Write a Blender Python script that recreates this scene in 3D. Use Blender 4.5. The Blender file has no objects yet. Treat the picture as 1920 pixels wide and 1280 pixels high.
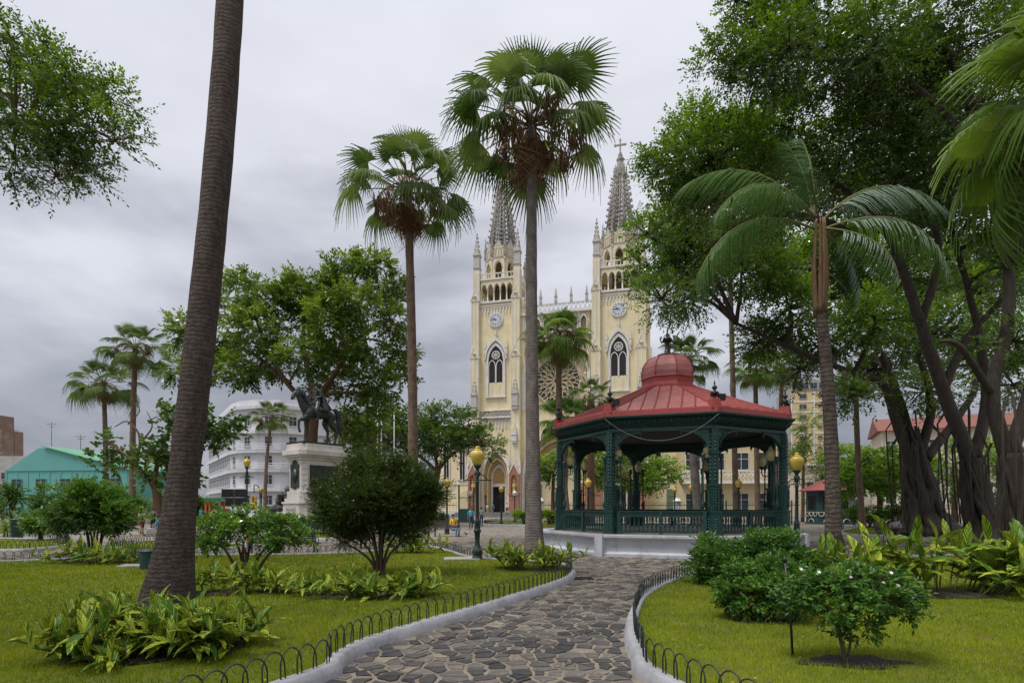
import bpy, math, random
import numpy as np
from mathutils import Vector, Matrix, Euler
random.seed(7); rng=np.random.default_rng(11)
PI=math.pi; R=math.radians
S=bpy.context.scene; COL=S.collection
# ---------------------------------------------------------------- camera
F=1050.0; HZ=947.0; CH=1.85            # focal length in photo pixels, horizon row, eye height
cam=bpy.data.cameras.new('camera'); co=bpy.data.objects.new('camera',cam); COL.objects.link(co)
co.location=(0,0,CH); co.rotation_euler=(PI/2,0,0)
cam.sensor_width=36; cam.lens=36*F/1920; cam.shift_y=(HZ-640)/1920
cam.clip_start=.1; cam.clip_end=4000
S.camera=co
# ---------------------------------------------------------------- light
SUN_EL=R(66); SUN_AZ=R(-125)            # where the light comes from: high, behind left
W=bpy.data.worlds.new('World'); S.world=W; W.use_nodes=True
nt=W.node_tree; nt.nodes.clear(); N=nt.nodes.new; L=nt.links.new
out=N('ShaderNodeOutputWorld'); mixs=N('ShaderNodeMixShader'); mixs.inputs[0].default_value=.93
sky=N('ShaderNodeTexSky'); sky.sky_type='NISHITA'; sky.sun_disc=False
sky.sun_elevation=SUN_EL; sky.sun_rotation=SUN_AZ
b1=N('ShaderNodeBackground'); b1.inputs[1].default_value=.1; L(sky.outputs[0],b1.inputs[0])
tc=N('ShaderNodeTexCoord'); sep=N('ShaderNodeSeparateXYZ'); L(tc.outputs['Generated'],sep.inputs[0])
mp=N('ShaderNodeMapping'); mp.inputs['Scale'].default_value=(1,1,2.6); mp.inputs['Location'].default_value=(3.1,.4,.2); L(tc.outputs['Generated'],mp.inputs[0])
n1=N('ShaderNodeTexNoise'); n1.inputs['Scale'].default_value=1.5; n1.inputs['Detail'].default_value=6; n1.inputs['Roughness'].default_value=.5; n1.inputs['Distortion'].default_value=.5
L(mp.outputs[0],n1.inputs[0])
n2=N('ShaderNodeTexNoise'); n2.inputs['Scale'].default_value=5; n2.inputs['Detail'].default_value=5; L(mp.outputs[0],n2.inputs[0])
def wm(op,a,b):
    m=N('ShaderNodeMath'); m.operation=op
    for i,q in enumerate((a,b)):
        if isinstance(q,(int,float)): m.inputs[i].default_value=q
        else: L(q,m.inputs[i])
    return m.outputs[0]
e=wm('ADD',sep.outputs['Z'],wm('MULTIPLY',wm('SUBTRACT',n1.outputs[0],.5),1.0))
e=wm('ADD',e,wm('MULTIPLY',wm('SUBTRACT',n2.outputs[0],.5),.34))
rp=N('ShaderNodeValToRGB'); L(e,rp.inputs[0]); cr=rp.color_ramp
cr.elements[0].position=0; cr.elements[0].color=(.20,.207,.245,1)
cr.elements[1].position=.72; cr.elements[1].color=(.78,.79,.84,1)
for p,c in ((.17,(.36,.367,.42,1)),(.38,(.64,.65,.705,1))):
    q=cr.elements.new(p); q.color=c
b2=N('ShaderNodeBackground'); b2.inputs[1].default_value=.63; L(rp.outputs[0],b2.inputs[0])
L(b1.outputs[0],mixs.inputs[1]); L(b2.outputs[0],mixs.inputs[2]); L(mixs.outputs[0],out.inputs[0])
sl=bpy.data.lights.new('sun','SUN'); sl.energy=1.5; sl.angle=R(20); sl.color=(1,.965,.9)
so=bpy.data.objects.new('sun',sl); COL.objects.link(so)
sd=Vector((math.sin(SUN_AZ)*math.cos(SUN_EL),math.cos(SUN_AZ)*math.cos(SUN_EL),math.sin(SUN_EL)))
so.rotation_euler=sd.to_track_quat('Z','Y').to_euler(); so.location=(0,0,40)
S.view_settings.view_transform='Standard'; S.view_settings.look='None'; S.view_settings.gamma=1; S.view_settings.exposure=0.90
# ---------------------------------------------------------------- helpers
def gp(x,y,z=0.0):                       # photo pixel -> point on the level plane z
    Y=(CH-z)*F/(y-HZ); return Vector(((x-960)/F*Y,Y,z))
def at(x,y,Y): return Vector(((x-960)/F*Y,Y,CH+(HZ-y)/F*Y))   # photo pixel at a known depth
def link(o,parent=None):
    COL.objects.link(o)
    if parent is not None: o.parent=parent
    return o
def thing(name,label,cat,loc=(0,0,0),rz=0,group=None):
    o=bpy.data.objects.new(name,None); o.empty_display_size=.2; link(o); o.location=loc; o.rotation_euler=(0,0,rz)
    o['label']=label; o['category']=cat
    if group: o['group']=group
    return o
def tag(o,label,cat,group=None):
    o['label']=label; o['category']=cat
    if group: o['group']=group
    return o
def inst(name,src,parent,loc=(0,0,0),rot=(0,0,0),sc=(1,1,1)):
    me=src.data if isinstance(src,bpy.types.Object) else src
    o=bpy.data.objects.new(name,me); link(o,parent); o.location=loc; o.rotation_euler=rot
    o.scale=(sc,sc,sc) if isinstance(sc,(int,float)) else sc
    return o
class MB:
    def __init__(s): s.v=[]; s.f=[]; s.m=[]; s.s=[]
    def add(s,vs,fs,mi=0,sm=False):
        b=len(s.v); s.v.extend([tuple(p) for p in vs])
        for f in fs: s.f.append(tuple(b+i for i in f)); s.m.append(mi); s.s.append(sm)
        return s
    def box(s,c,d,rz=0,mi=0,taper=1.0):
        x,y,z=d[0]/2,d[1]/2,d[2]/2; ca,sa=math.cos(rz),math.sin(rz); vs=[]
        for k,zz in ((1,-z),(taper,z)):
            for a,b in ((-x,-y),(x,-y),(x,y),(-x,y)):
                a*=k;b*=k; vs.append((c[0]+a*ca-b*sa,c[1]+a*sa+b*ca,c[2]+zz))
        return s.add(vs,[(3,2,1,0),(4,5,6,7),(0,1,5,4),(1,2,6,5),(2,3,7,6),(3,0,4,7)],mi)
    def bx(s,x0,x1,y0,y1,z0,z1,mi=0): return s.box(((x0+x1)/2,(y0+y1)/2,(z0+z1)/2),(x1-x0,y1-y0,z1-z0),0,mi)
    def lathe(s,prof,n=12,c=(0,0,0),mi=0,sm=True,rot=0,cap=True):
        vs=[];fs=[]
        for r,z in prof:
            for k in range(n):
                a=rot+2*PI*k/n; vs.append((c[0]+r*math.cos(a),c[1]+r*math.sin(a),c[2]+z))
        for i in range(len(prof)-1):
            for k in range(n): fs.append((i*n+k,i*n+(k+1)%n,(i+1)*n+(k+1)%n,(i+1)*n+k))
        if cap:
            fs.append(tuple(range(n-1,-1,-1))); fs.append(tuple((len(prof)-1)*n+k for k in range(n)))
        return s.add(vs,fs,mi,sm)
    def tube(s,pts,rad,n=6,mi=0,sm=True,cap=True):
        pts=[Vector(p) for p in pts]; m=len(pts)
        if isinstance(rad,(int,float)): rad=[rad]*m
        vs=[];fs=[];u=None
        for i in range(m):
            t=(pts[min(i+1,m-1)]-pts[max(i-1,0)])
            if t.length<1e-9: t=Vector((0,0,1))
            t.normalize()
            if u is None:
                u=t.cross(Vector((0,0,1)))
                if u.length<.05: u=t.cross(Vector((1,0,0)))
            u=(u-t*u.dot(t)); u.normalize(); w=t.cross(u)
            for k in range(n):
                a=2*PI*k/n; vs.append(pts[i]+(u*math.cos(a)+w*math.sin(a))*rad[i])
        for i in range(m-1):
            for k in range(n): fs.append((i*n+k,i*n+(k+1)%n,(i+1)*n+(k+1)%n,(i+1)*n+k))
        if cap: fs.append(tuple(range(n-1,-1,-1))); fs.append(tuple((m-1)*n+k for k in range(n)))
        s.add(vs,fs,mi,sm)
        if cap: s.s[-1]=s.s[-2]=False
        return s
    def ext(s,poly,axis,a0,a1,mi=0):
        """prism: 2-D polygon (counter-clockwise) pushed along an axis; 'y': poly is (x,z); 'z': poly is (x,y); 'x': poly is (y,z)"""
        n=len(poly)
        def P(p,a):
            return (p[0],a,p[1]) if axis=='y' else ((p[0],p[1],a) if axis=='z' else (a,p[0],p[1]))
        vs=[P(p,a0) for p in poly]+[P(p,a1) for p in poly]
        fs=[tuple(range(n-1,-1,-1)),tuple(range(n,2*n))]+[(i,(i+1)%n,n+(i+1)%n,n+i) for i in range(n)]
        if axis=='y': fs=[tuple(reversed(f)) for f in fs]
        return s.add(vs,fs,mi)
    def band(s,outer,inner,y0,y1,mi=0):
        """open strip between two (x,z) curves with equal point counts, pushed from y0 to y1"""
        n=len(outer); vs=[]
        for y in (y0,y1):
            vs+=[(p[0],y,p[1]) for p in outer]+[(p[0],y,p[1]) for p in inner]
        fs=[]
        for i in range(n-1):
            fs.append((n+i,i,i+1,n+i+1)); b=2*n
            fs.append((b+i,b+n+i,b+n+i+1,b+i+1))
            fs.append((i,b+i,b+i+1,i+1)); fs.append((n+i+1,b+n+i+1,b+n+i,n+i))
        fs.append((0,n,3*n,2*n)); fs.append((n-1,3*n-1,4*n-1,2*n-1))
        return s.add(vs,fs,mi)
    def mesh(s,name,mats,sub=None):
        me=bpy.data.meshes.new(name); me.from_pydata(s.v,[],s.f)
        for m in (mats if isinstance(mats,(list,tuple)) else [mats]): me.materials.append(m)
        me.polygons.foreach_set('material_index',s.m); me.polygons.foreach_set('use_smooth',s.s)
        me.update(); return me
    def build(s,name,mats,parent=None,loc=(0,0,0),rz=0,bevel=0):
        o=bpy.data.objects.new(name,s.mesh(name,mats)); link(o,parent); o.location=loc; o.rotation_euler=(0,0,rz)
        if bevel:
            b=o.modifiers.new('bevel','BEVEL'); b.width=bevel; b.segments=2; b.limit_method='ANGLE'
        return o
def np_mesh(name,V,Q,mat,attr=None,smooth=False,uv=None):
    """fast mesh from arrays: V (n,3), Q (m,k) faces; attr: per-face float 'tint'"""
    me=bpy.data.meshes.new(name); k=Q.shape[1]
    me.vertices.add(len(V)); me.vertices.foreach_set('co',np.ascontiguousarray(V,dtype=np.float32).ravel())
    me.loops.add(Q.size); me.loops.foreach_set('vertex_index',np.ascontiguousarray(Q,dtype=np.int32).ravel())
    me.polygons.add(len(Q)); me.polygons.foreach_set('loop_start',np.arange(0,Q.size,k,dtype=np.int32))
    if attr is not None:
        a=me.attributes.new('tint','FLOAT','FACE'); a.data.foreach_set('value',np.ascontiguousarray(attr,dtype=np.float32))
    me.materials.append(mat); me.update(calc_edges=True); me.validate()
    if smooth: me.polygons.foreach_set('use_smooth',[True]*len(me.polygons))
    return me
def smooth_curve(pts,n=6,closed=False):
    P=[Vector(p) for p in pts]; out=[]; m=len(P)
    for i in range(m if closed else m-1):
        if closed: a,b,c,d=P[(i-1)%m],P[i],P[(i+1)%m],P[(i+2)%m]
        else: a,b,c,d=P[max(i-1,0)],P[i],P[i+1],P[min(i+2,m-1)]
        for k in range(n):
            t=k/n; out.append(.5*((2*b)+(c-a)*t+(2*a-5*b+4*c-d)*t*t+(3*b-a-3*c+d)*t**3))
    if not closed: out.append(P[-1])
    return out
def resample(pts,step,closed=False):
    P=[Vector(p) for p in pts]
    if closed: P=P+[P[0]]
    out=[P[0].copy()]; acc=0
    for a,b in zip(P,P[1:]):
        l=(b-a).length; d=step-acc
        while d<=l: out.append(a.lerp(b,d/l)); d+=step
        acc=l-(d-step)
    return out
def inside(poly,X,Y):
    r=np.zeros(X.shape,bool); n=len(poly)
    for i in range(n):
        x0,y0=poly[i][0],poly[i][1]; x1,y1=poly[(i+1)%n][0],poly[(i+1)%n][1]
        if y0==y1: continue
        c=((y0>Y)!=(y1>Y))&(X<(x1-x0)*(Y-y0)/(y1-y0)+x0); r^=c
    return r
# ---------------------------------------------------------------- materials
MATS={}
def M(name,col,rough=.8,var=.18,scale=3.0,bump=.25,bscale=30.0,metal=0.0,dirt=None,dscale=1.2,rnd=0.0,spec=.5,stretch=None,lo=None,dst=None):
    if name in MATS: return MATS[name]
    m=bpy.data.materials.new(name); m.use_nodes=True; t=m.node_tree; n=t.nodes; l=t.links
    p=n['Principled BSDF']; p.inputs['Roughness'].default_value=rough; p.inputs['Metallic'].default_value=metal
    p.inputs['Specular IOR Level'].default_value=spec
    tc=n.new('ShaderNodeTexCoord'); src=tc.outputs['Object']
    if stretch:
        mp=n.new('ShaderNodeMapping'); mp.inputs['Scale'].default_value=stretch; l.new(src,mp.inputs[0]); src=mp.outputs[0]
    a=n.new('ShaderNodeTexNoise'); a.inputs['Scale'].default_value=scale; a.inputs['Detail'].default_value=6; a.inputs['Roughness'].default_value=.6; l.new(src,a.inputs[0])
    r=n.new('ShaderNodeValToRGB'); r.color_ramp.elements[0].position=.3; r.color_ramp.elements[1].position=.72
    c0=lo if lo else [c*(1-var) for c in col]; c1=[min(1,c*(1+var*.7)) for c in col]
    r.color_ramp.elements[0].color=(*c0,1); r.color_ramp.elements[1].color=(*c1,1); l.new(a.outputs[0],r.inputs[0])
    cur=r.outputs[0]
    if dirt:
        d=n.new('ShaderNodeTexNoise'); d.inputs['Scale'].default_value=dscale; d.inputs['Detail'].default_value=8; d.inputs['Roughness'].default_value=.7
        if dst:
            dm=n.new('ShaderNodeMapping'); dm.inputs['Scale'].default_value=dst; l.new(tc.outputs['Object'],dm.inputs[0]); l.new(dm.outputs[0],d.inputs[0])
        else: l.new(tc.outputs['Object'],d.inputs[0])
        dr=n.new('ShaderNodeValToRGB'); dr.color_ramp.elements[0].position=.5; dr.color_ramp.elements[1].position=.75; dr.color_ramp.elements[1].color=(.75,.75,.75,1); dr.color_ramp.elements[0].color=(0,0,0,1); l.new(d.outputs[0],dr.inputs[0])
        mx=n.new('ShaderNodeMixRGB'); mx.inputs[2].default_value=(*dirt,1); l.new(dr.outputs[0],mx.inputs[0]); l.new(cur,mx.inputs[1]); cur=mx.outputs[0]
    if rnd:
        oi=n.new('ShaderNodeObjectInfo'); mr=n.new('ShaderNodeMapRange'); mr.inputs[3].default_value=1-rnd; mr.inputs[4].default_value=1+rnd; l.new(oi.outputs['Random'],mr.inputs[0])
        hs=n.new('ShaderNodeHueSaturation'); l.new(mr.outputs[0],hs.inputs['Value']); l.new(cur,hs.inputs['Color']); cur=hs.outputs[0]
    l.new(cur,p.inputs['Base Color'])
    if bump:
        b=n.new('ShaderNodeTexNoise'); b.inputs['Scale'].default_value=bscale; b.inputs['Detail'].default_value=5; l.new(src,b.inputs[0])
        bp=n.new('ShaderNodeBump'); bp.inputs['Strength'].default_value=bump; bp.inputs['Distance'].default_value=.02; l.new(b.outputs[0],bp.inputs['Height']); l.new(bp.outputs[0],p.inputs['Normal'])
    MATS[name]=m; return m
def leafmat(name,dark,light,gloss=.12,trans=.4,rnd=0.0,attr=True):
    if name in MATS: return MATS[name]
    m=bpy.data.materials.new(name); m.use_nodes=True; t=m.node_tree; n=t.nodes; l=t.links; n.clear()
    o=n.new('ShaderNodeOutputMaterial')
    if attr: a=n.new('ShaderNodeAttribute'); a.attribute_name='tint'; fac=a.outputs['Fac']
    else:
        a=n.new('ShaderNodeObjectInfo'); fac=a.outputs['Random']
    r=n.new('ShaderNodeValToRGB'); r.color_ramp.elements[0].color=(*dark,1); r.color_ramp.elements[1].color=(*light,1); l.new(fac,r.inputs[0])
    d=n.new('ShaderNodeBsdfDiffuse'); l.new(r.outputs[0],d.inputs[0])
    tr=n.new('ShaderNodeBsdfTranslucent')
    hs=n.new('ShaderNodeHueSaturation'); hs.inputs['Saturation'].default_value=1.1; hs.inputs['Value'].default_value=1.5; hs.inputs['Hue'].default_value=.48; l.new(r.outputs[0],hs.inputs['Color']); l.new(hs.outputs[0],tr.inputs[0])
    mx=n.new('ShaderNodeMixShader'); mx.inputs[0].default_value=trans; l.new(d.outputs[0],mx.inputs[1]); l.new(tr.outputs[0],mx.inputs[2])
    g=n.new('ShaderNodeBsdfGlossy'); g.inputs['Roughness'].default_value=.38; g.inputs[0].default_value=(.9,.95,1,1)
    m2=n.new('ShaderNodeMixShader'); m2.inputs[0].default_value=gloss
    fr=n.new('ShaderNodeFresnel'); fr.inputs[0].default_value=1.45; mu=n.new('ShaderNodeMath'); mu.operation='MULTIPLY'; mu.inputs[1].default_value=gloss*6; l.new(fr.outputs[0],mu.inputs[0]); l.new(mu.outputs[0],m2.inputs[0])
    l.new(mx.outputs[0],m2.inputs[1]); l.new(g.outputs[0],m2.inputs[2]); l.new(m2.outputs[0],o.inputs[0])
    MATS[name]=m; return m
def ringbark(name,col,lo,freq,rough=.9,strength=.6,var_scale=3,fibre=0.0):
    if name in MATS: return MATS[name]
    m=M(name,col,rough,.3,var_scale,0,30,lo=lo,stretch=(2,2,1),dirt=[(c*1.25+.02) for c in col],dscale=1.4); t=m.node_tree; n=t.nodes; l=t.links; p=n['Principled BSDF']
    tc=n.new('ShaderNodeTexCoord'); mp=n.new('ShaderNodeMapping'); mp.inputs['Scale'].default_value=(.9,.9,1); l.new(tc.outputs['Object'],mp.inputs[0])
    w=n.new('ShaderNodeTexWave'); w.wave_type='BANDS'; w.bands_direction='Z'; w.inputs['Scale'].default_value=freq; w.inputs['Distortion'].default_value=9; w.inputs['Detail'].default_value=6; w.inputs['Detail Scale'].default_value=1.6; w.inputs['Detail Roughness'].default_value=.72; l.new(mp.outputs[0],w.inputs[0])
    b=n.new('ShaderNodeBump'); b.inputs['Strength'].default_value=strength; b.inputs['Distance'].default_value=.03
    hgt=w.outputs[1]
    if fibre:
        m2=n.new('ShaderNodeMapping'); m2.inputs['Scale'].default_value=(16,16,2.2); m2.inputs['Rotation'].default_value=(.35,.25,0); l.new(tc.outputs['Object'],m2.inputs[0])
        f2=n.new('ShaderNodeTexNoise'); f2.inputs['Scale'].default_value=1.6; f2.inputs['Detail'].default_value=9; f2.inputs['Roughness'].default_value=.75; f2.inputs['Distortion'].default_value=1.2; l.new(m2.outputs[0],f2.inputs[0])
        hm=n.new('ShaderNodeMath'); hm.operation='MULTIPLY_ADD'; hm.inputs[1].default_value=fibre; l.new(f2.outputs[0],hm.inputs[0]); l.new(hgt,hm.inputs[2]); hgt=hm.outputs[0]
    l.new(hgt,b.inputs['Height']); l.new(b.outputs[0],p.inputs['Normal'])
    src=p.inputs['Base Color'].links[0].from_socket
    mx=n.new('ShaderNodeMixRGB'); mx.blend_type='MULTIPLY'; mr=n.new('ShaderNodeMapRange'); mr.inputs[3].default_value=.84; mr.inputs[4].default_value=1.08; l.new(w.outputs[1],mr.inputs[0])
    mx.inputs[0].default_value=1; l.new(src,mx.inputs[1]); l.new(mr.outputs[0],mx.inputs[2]); l.new(mx.outputs[0],p.inputs['Base Color'])
    return m
# ================================================================ ground, paving, lawns
def stonemat():
    m=bpy.data.materials.new('paving_stone'); m.use_nodes=True; t=m.node_tree; n=t.nodes; l=t.links; p=n['Principled BSDF']; p.inputs['Roughness'].default_value=.72
    a=n.new('ShaderNodeAttribute'); a.attribute_name='tint'
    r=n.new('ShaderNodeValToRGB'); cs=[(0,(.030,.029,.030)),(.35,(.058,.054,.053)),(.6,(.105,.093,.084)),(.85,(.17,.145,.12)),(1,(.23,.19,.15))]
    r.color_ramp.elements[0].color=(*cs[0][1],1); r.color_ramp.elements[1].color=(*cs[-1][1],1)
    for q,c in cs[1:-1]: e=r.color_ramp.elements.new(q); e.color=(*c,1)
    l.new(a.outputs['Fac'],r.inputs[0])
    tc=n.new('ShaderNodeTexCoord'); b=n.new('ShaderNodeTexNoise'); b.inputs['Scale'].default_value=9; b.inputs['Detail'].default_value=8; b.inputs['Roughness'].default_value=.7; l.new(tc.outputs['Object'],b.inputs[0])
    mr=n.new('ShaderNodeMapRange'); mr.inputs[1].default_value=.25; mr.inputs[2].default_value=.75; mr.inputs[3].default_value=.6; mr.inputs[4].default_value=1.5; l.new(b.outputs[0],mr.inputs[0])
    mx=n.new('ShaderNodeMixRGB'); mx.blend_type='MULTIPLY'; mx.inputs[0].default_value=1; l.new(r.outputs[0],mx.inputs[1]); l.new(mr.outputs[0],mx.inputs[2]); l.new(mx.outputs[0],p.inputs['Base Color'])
    bp=n.new('ShaderNodeBump'); bp.inputs['Strength'].default_value=.6; bp.inputs['Distance'].default_value=.02; l.new(b.outputs[0],bp.inputs['Height']); l.new(bp.outputs[0],p.inputs['Normal'])
    return m
def groundmat():
    m=bpy.data.materials.new('plaza_paving'); m.use_nodes=True; t=m.node_tree; n=t.nodes; l=t.links; p=n['Principled BSDF']; p.inputs['Roughness'].default_value=.8
    tc=n.new('ShaderNodeTexCoord')
    v=n.new('ShaderNodeTexVoronoi'); v.inputs['Scale'].default_value=2.6; l.new(tc.outputs['Object'],v.inputs[0])
    v2=n.new('ShaderNodeTexVoronoi'); v2.feature='DISTANCE_TO_EDGE'; v2.inputs['Scale'].default_value=2.6; l.new(tc.outputs['Object'],v2.inputs[0])
    r=n.new('ShaderNodeValToRGB'); r.color_ramp.elements[0].color=(.075,.07,.068,1); r.color_ramp.elements[1].color=(.25,.215,.18,1); l.new(v.outputs['Color'],r.inputs[0])
    e=n.new('ShaderNodeMapRange'); e.inputs[1].default_value=.03; e.inputs[2].default_value=.08; l.new(v2.outputs[0],e.inputs[0])
    mx=n.new('ShaderNodeMixRGB'); mx.inputs[1].default_value=(.33,.29,.24,1); l.new(e.outputs[0],mx.inputs[0]); l.new(r.outputs[0],mx.inputs[2])
    l.new(mx.outputs[0],p.inputs['Base Color']); return m
STONE=stonemat()
MORTAR=M('mortar',(.235,.195,.150),.9,.35,2.2,.5,60,dirt=(.10,.09,.08),dscale=1.6)
KERB=M('kerb_paint',(.35,.35,.375),.7,.22,2.5,.35,25,dirt=(.17,.165,.155),dscale=4.5)
IRON=M('fence_iron',(.018,.028,.026),.45,.3,20,0,30)
SOIL=M('soil',(.035,.024,.016),.95,.5,12,.8,25)
def struct(name,mb,mat,parent=None,loc=(0,0,0)):
    o=mb.build(name,mat,parent,loc)
    if parent is None: o['kind']='structure'
    return o
g=MB(); g.add([(-1500,-200,0),(1500,-200,0),(1500,2500,0),(-1500,2500,0)],[(0,1,2,3)])
ground=struct('ground',g,groundmat())
# street between the park and the cathedral, asphalt
LW=[gp(613,1280),gp(650,1250),gp(698,1221),gp(786.6,1189),gp(879,1160.6),gp(974,1129),gp(1031,1109),gp(1068,1094),gp(1081,1082),gp(1078,1071),gp(1055,1061),gp(1000,1057),gp(939,1053.5),gp(885,1048.5),gp(848,1037),gp(810,1029),gp(740,1033),gp(680,1039),gp(620,1042),gp(500,1044.5),gp(380,1045),gp(250,1048.5),gp(110,1053.5),gp(0,1058),Vector((-20,16.6,0)),Vector((-28,15,0)),Vector((-30,6,0)),Vector((-20,1.2,0)),Vector((-8,.8,0)),Vector((-4.1,2.2,0)),Vector((-2.9,4.0,0))]
RW=[gp(1205.5,1280),gp(1180,1237),gp(1169,1198),gp(1176,1158),gp(1195.6,1126),gp(1235,1102),gp(1295,1081),gp(1345,1069),gp(1420,1060),gp(1510,1055),gp(1600,1052),gp(1760,1046),gp(1920,1040),Vector((24,19.5,0)),Vector((27,12,0)),Vector((20,3.2,0)),Vector((8,2.0,0)),Vector((3.6,2.9,0)),Vector((2.0,4.3,0))]
LAWNS={
 'left':LW,'right':RW,
 'far_left':[gp(-260,1036),gp(0,1036),gp(70,1033),gp(118,1028),gp(136,1021),gp(118,1015),gp(60,1013),gp(-100,1012),gp(-260,1012)],
 'mid_left':[gp(196,1029),gp(240,1022),gp(292,1017),gp(350,1018),gp(440,1022),gp(480,1027),gp(430,1032),gp(340,1036),gp(240,1036)],
 'back_left':[gp(-300,1006),gp(0,1005.5),gp(110,1003),gp(190,999),gp(225,992),gp(170,986),gp(0,984),gp(-300,984)],
 'statue':[gp(560,1010),gp(520,1003),gp(500,993),gp(520,985),gp(600,981.5),gp(700,982.5),gp(742,989),gp(735,1000),gp(690,1009),gp(620,1013)],
 'middle':[gp(905,984),gp(930,980),gp(990,976.5),gp(1060,977),gp(1100,981),gp(1090,987),gp(1050,992),gp(1012,993),gp(985,986),gp(940,985.5)],
 'park_edge':[gp(740,984),gp(790,979),gp(850,978),gp(852,982),gp(800,989),gp(752,991)],
 'kiosk':[gp(1574,999),gp(1600,992),gp(1660,986),gp(1760,985),gp(1760,996),gp(1700,1004),gp(1640,1006.5),gp(1595,1005)],
}
LZ=.10
GRASSM=leafmat('grass_blade',(.095,.160,.004),(.35,.385,.034),gloss=0.0,trans=.35)
TURF=M('turf',(.12,.15,.010),.95,.35,1.1,.8,70,dirt=(.16,.115,.05),dscale=.9)
FINE={}
def offset(pts,d):
    n=len(pts); out=[]
    A=sum(pts[i].x*pts[(i+1)%n].y-pts[(i+1)%n].x*pts[i].y for i in range(n)); sg=1 if A>0 else -1
    for i in range(n):
        t=(pts[(i+1)%n]-pts[i-1]); t.z=0; t.normalize(); out.append(pts[i]+Vector((-t.y,t.x,0))*sg*d)
    return out
NAMES={'left':'lawn_front_left','right':'lawn_front_right'}
for k,poly in LAWNS.items():
    fine=smooth_curve(poly,8 if k in('left','right') else 5,True); FINE[k]=fine
    ht=.15
    prof=[(0,-.02),(.015,.06),(.05,ht-.015),(.07,ht),(.18,ht),(.20,ht-.02),(.20,-.02)]
    mb=MB(); rings=[offset(fine,d) for d,_ in prof]; n=len(fine); vs=[]
    for rg,(d,z) in zip(rings,prof):
        for p in rg: vs.append((p.x,p.y,z+(random.uniform(-.006,.006) if z>.05 else 0)))
    fs=[]
    A=sum(fine[i].x*fine[(i+1)%n].y-fine[(i+1)%n].x*fine[i].y for i in range(n))
    for i in range(len(prof)-1):
        for j in range(n):
            q=(i*n+j,i*n+(j+1)%n,(i+1)*n+(j+1)%n,(i+1)*n+j); fs.append(q if A>0 else q[::-1])
    mb.add(vs,fs,0,True); struct('kerb',mb,KERB)
    inn=offset(fine,.19); mb=MB(); mb.add([(p.x,p.y,LZ) for p in (inn if A>0 else inn[::-1])],[tuple(range(n))])
    struct(NAMES.get(k,'lawn'),mb,TURF)
# planting beds without grass: centre x, y, half widths
def bed(p,rx,ry): return (p.x,p.y,rx,ry)
BEDS=[bed(Vector((-4.85,6.65,0)),.6,.55),bed(Vector((-3.75,6.8,0)),.58,.55),bed(Vector((-4.3,6.5,0)),.55,.5),bed(gp(405,1112,.1),.62,.32),bed(gp(520,1108,.1),.55,.28),bed(gp(695,1118,.1),1.15,.4),bed(gp(712,1080,.1),.5,.4),bed(gp(180,1055,.1),1.2,.4),bed(gp(1000,1066,.1),.9,.45),bed(gp(1755,1112,.1),1.5,.6),bed(gp(1600,1240,.1),.85,.34),bed(gp(1432,1164,.1),.6,.3),bed(gp(1408,1095,.1),1.1,.4),bed(gp(465,1092,.1),.5,.3)]
# grass blades, one sheet of blades over all lawns
def blades():
    V=[];T=[]
    for k,fine in FINE.items():
        inn=offset(fine,.21); xs=[p.x for p in inn]; ys=[p.y for p in inn]
        x0,x1,y0,y1=min(xs),max(xs),max(2.0,min(ys)),max(ys)
        near=k in('left','right'); dens=2600 if near else 500
        n=int(min((x1-x0)*(y1-y0)*dens,2400000))
        X=rng.uniform(x0,x1,n); Y=rng.uniform(y0,y1,n)
        keep=rng.random(n)<np.minimum(1,(6.2/Y)**1.9 if near else (11/Y)**1.9)
        keep&=np.abs(X)<Y*1.0+1.5
        X,Y=X[keep],Y[keep]; ok=inside(inn,X,Y)
        for bx_,by_,rx_,ry_ in BEDS: ok&=(((X-bx_)/rx_)**2+((Y-by_)/ry_)**2)>rng.uniform(.15,1.25,len(X))
        X,Y=X[ok],Y[ok]; n=len(X)
        w=.0042*(np.maximum(Y,5)/6)**.9; h=rng.uniform(.022,.05,n)*(np.maximum(Y,6)/6)**.25
        # patchy colour: dry and lush areas
        pat=.45+.30*np.sin(X*1.1+1.7*np.sin(Y*.7))*np.cos(Y*.9+X*.35)+.24*np.sin(X*3.7+Y*2.1)*np.sin(Y*4.3-X*1.3)+.16*np.sin(X*9.1-Y*6.3)*np.sin(Y*8.7+X*5.1); h*=1+.45*np.clip(pat-.4,-.5,.8); h*=np.where(rng.random(n)<.04,1.9,1)
        if k=='right': pat=pat+.18
        a=rng.uniform(0,PI,n); dx=np.cos(a)*w; dy=np.sin(a)*w; lx=rng.normal(0,.018,n); ly=rng.normal(0,.018,n)
        v=np.empty((n,3,3)); v[:,0]=np.c_[X-dx,Y-dy,np.full(n,LZ-.004)]; v[:,1]=np.c_[X+dx,Y+dy,np.full(n,LZ-.004)]; v[:,2]=np.c_[X+lx,Y+ly,LZ+h]
        V.append(v.reshape(-1,3)); T.append(np.clip(pat*.7+rng.normal(.1,.16,n),0,1))
    V=np.concatenate(V); T=np.concatenate(T); Q=np.arange(len(V)).reshape(-1,3)
    o=bpy.data.objects.new('grass',np_mesh('grass',V,Q,GRASSM,T)); link(o); o['kind']='stuff'; tag(o,'short mown green grass covering the park lawns','grass')
blades()
# bare earth of the beds
for bx_,by_,rx_,ry_ in BEDS[10:]:
    so=[]
    for i in range(18): a=2*PI*i/18; kk=random.uniform(.5,.95); so.append((math.cos(a)*rx_*kk,math.sin(a)*ry_*kk))
    struct('soil_bed',MB().add([(x,y,.012) for x,y in so]+[(0,0,.02)],[(i,(i+1)%18,18) for i in range(18)]),SOIL,None,(bx_,by_,LZ))
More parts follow.
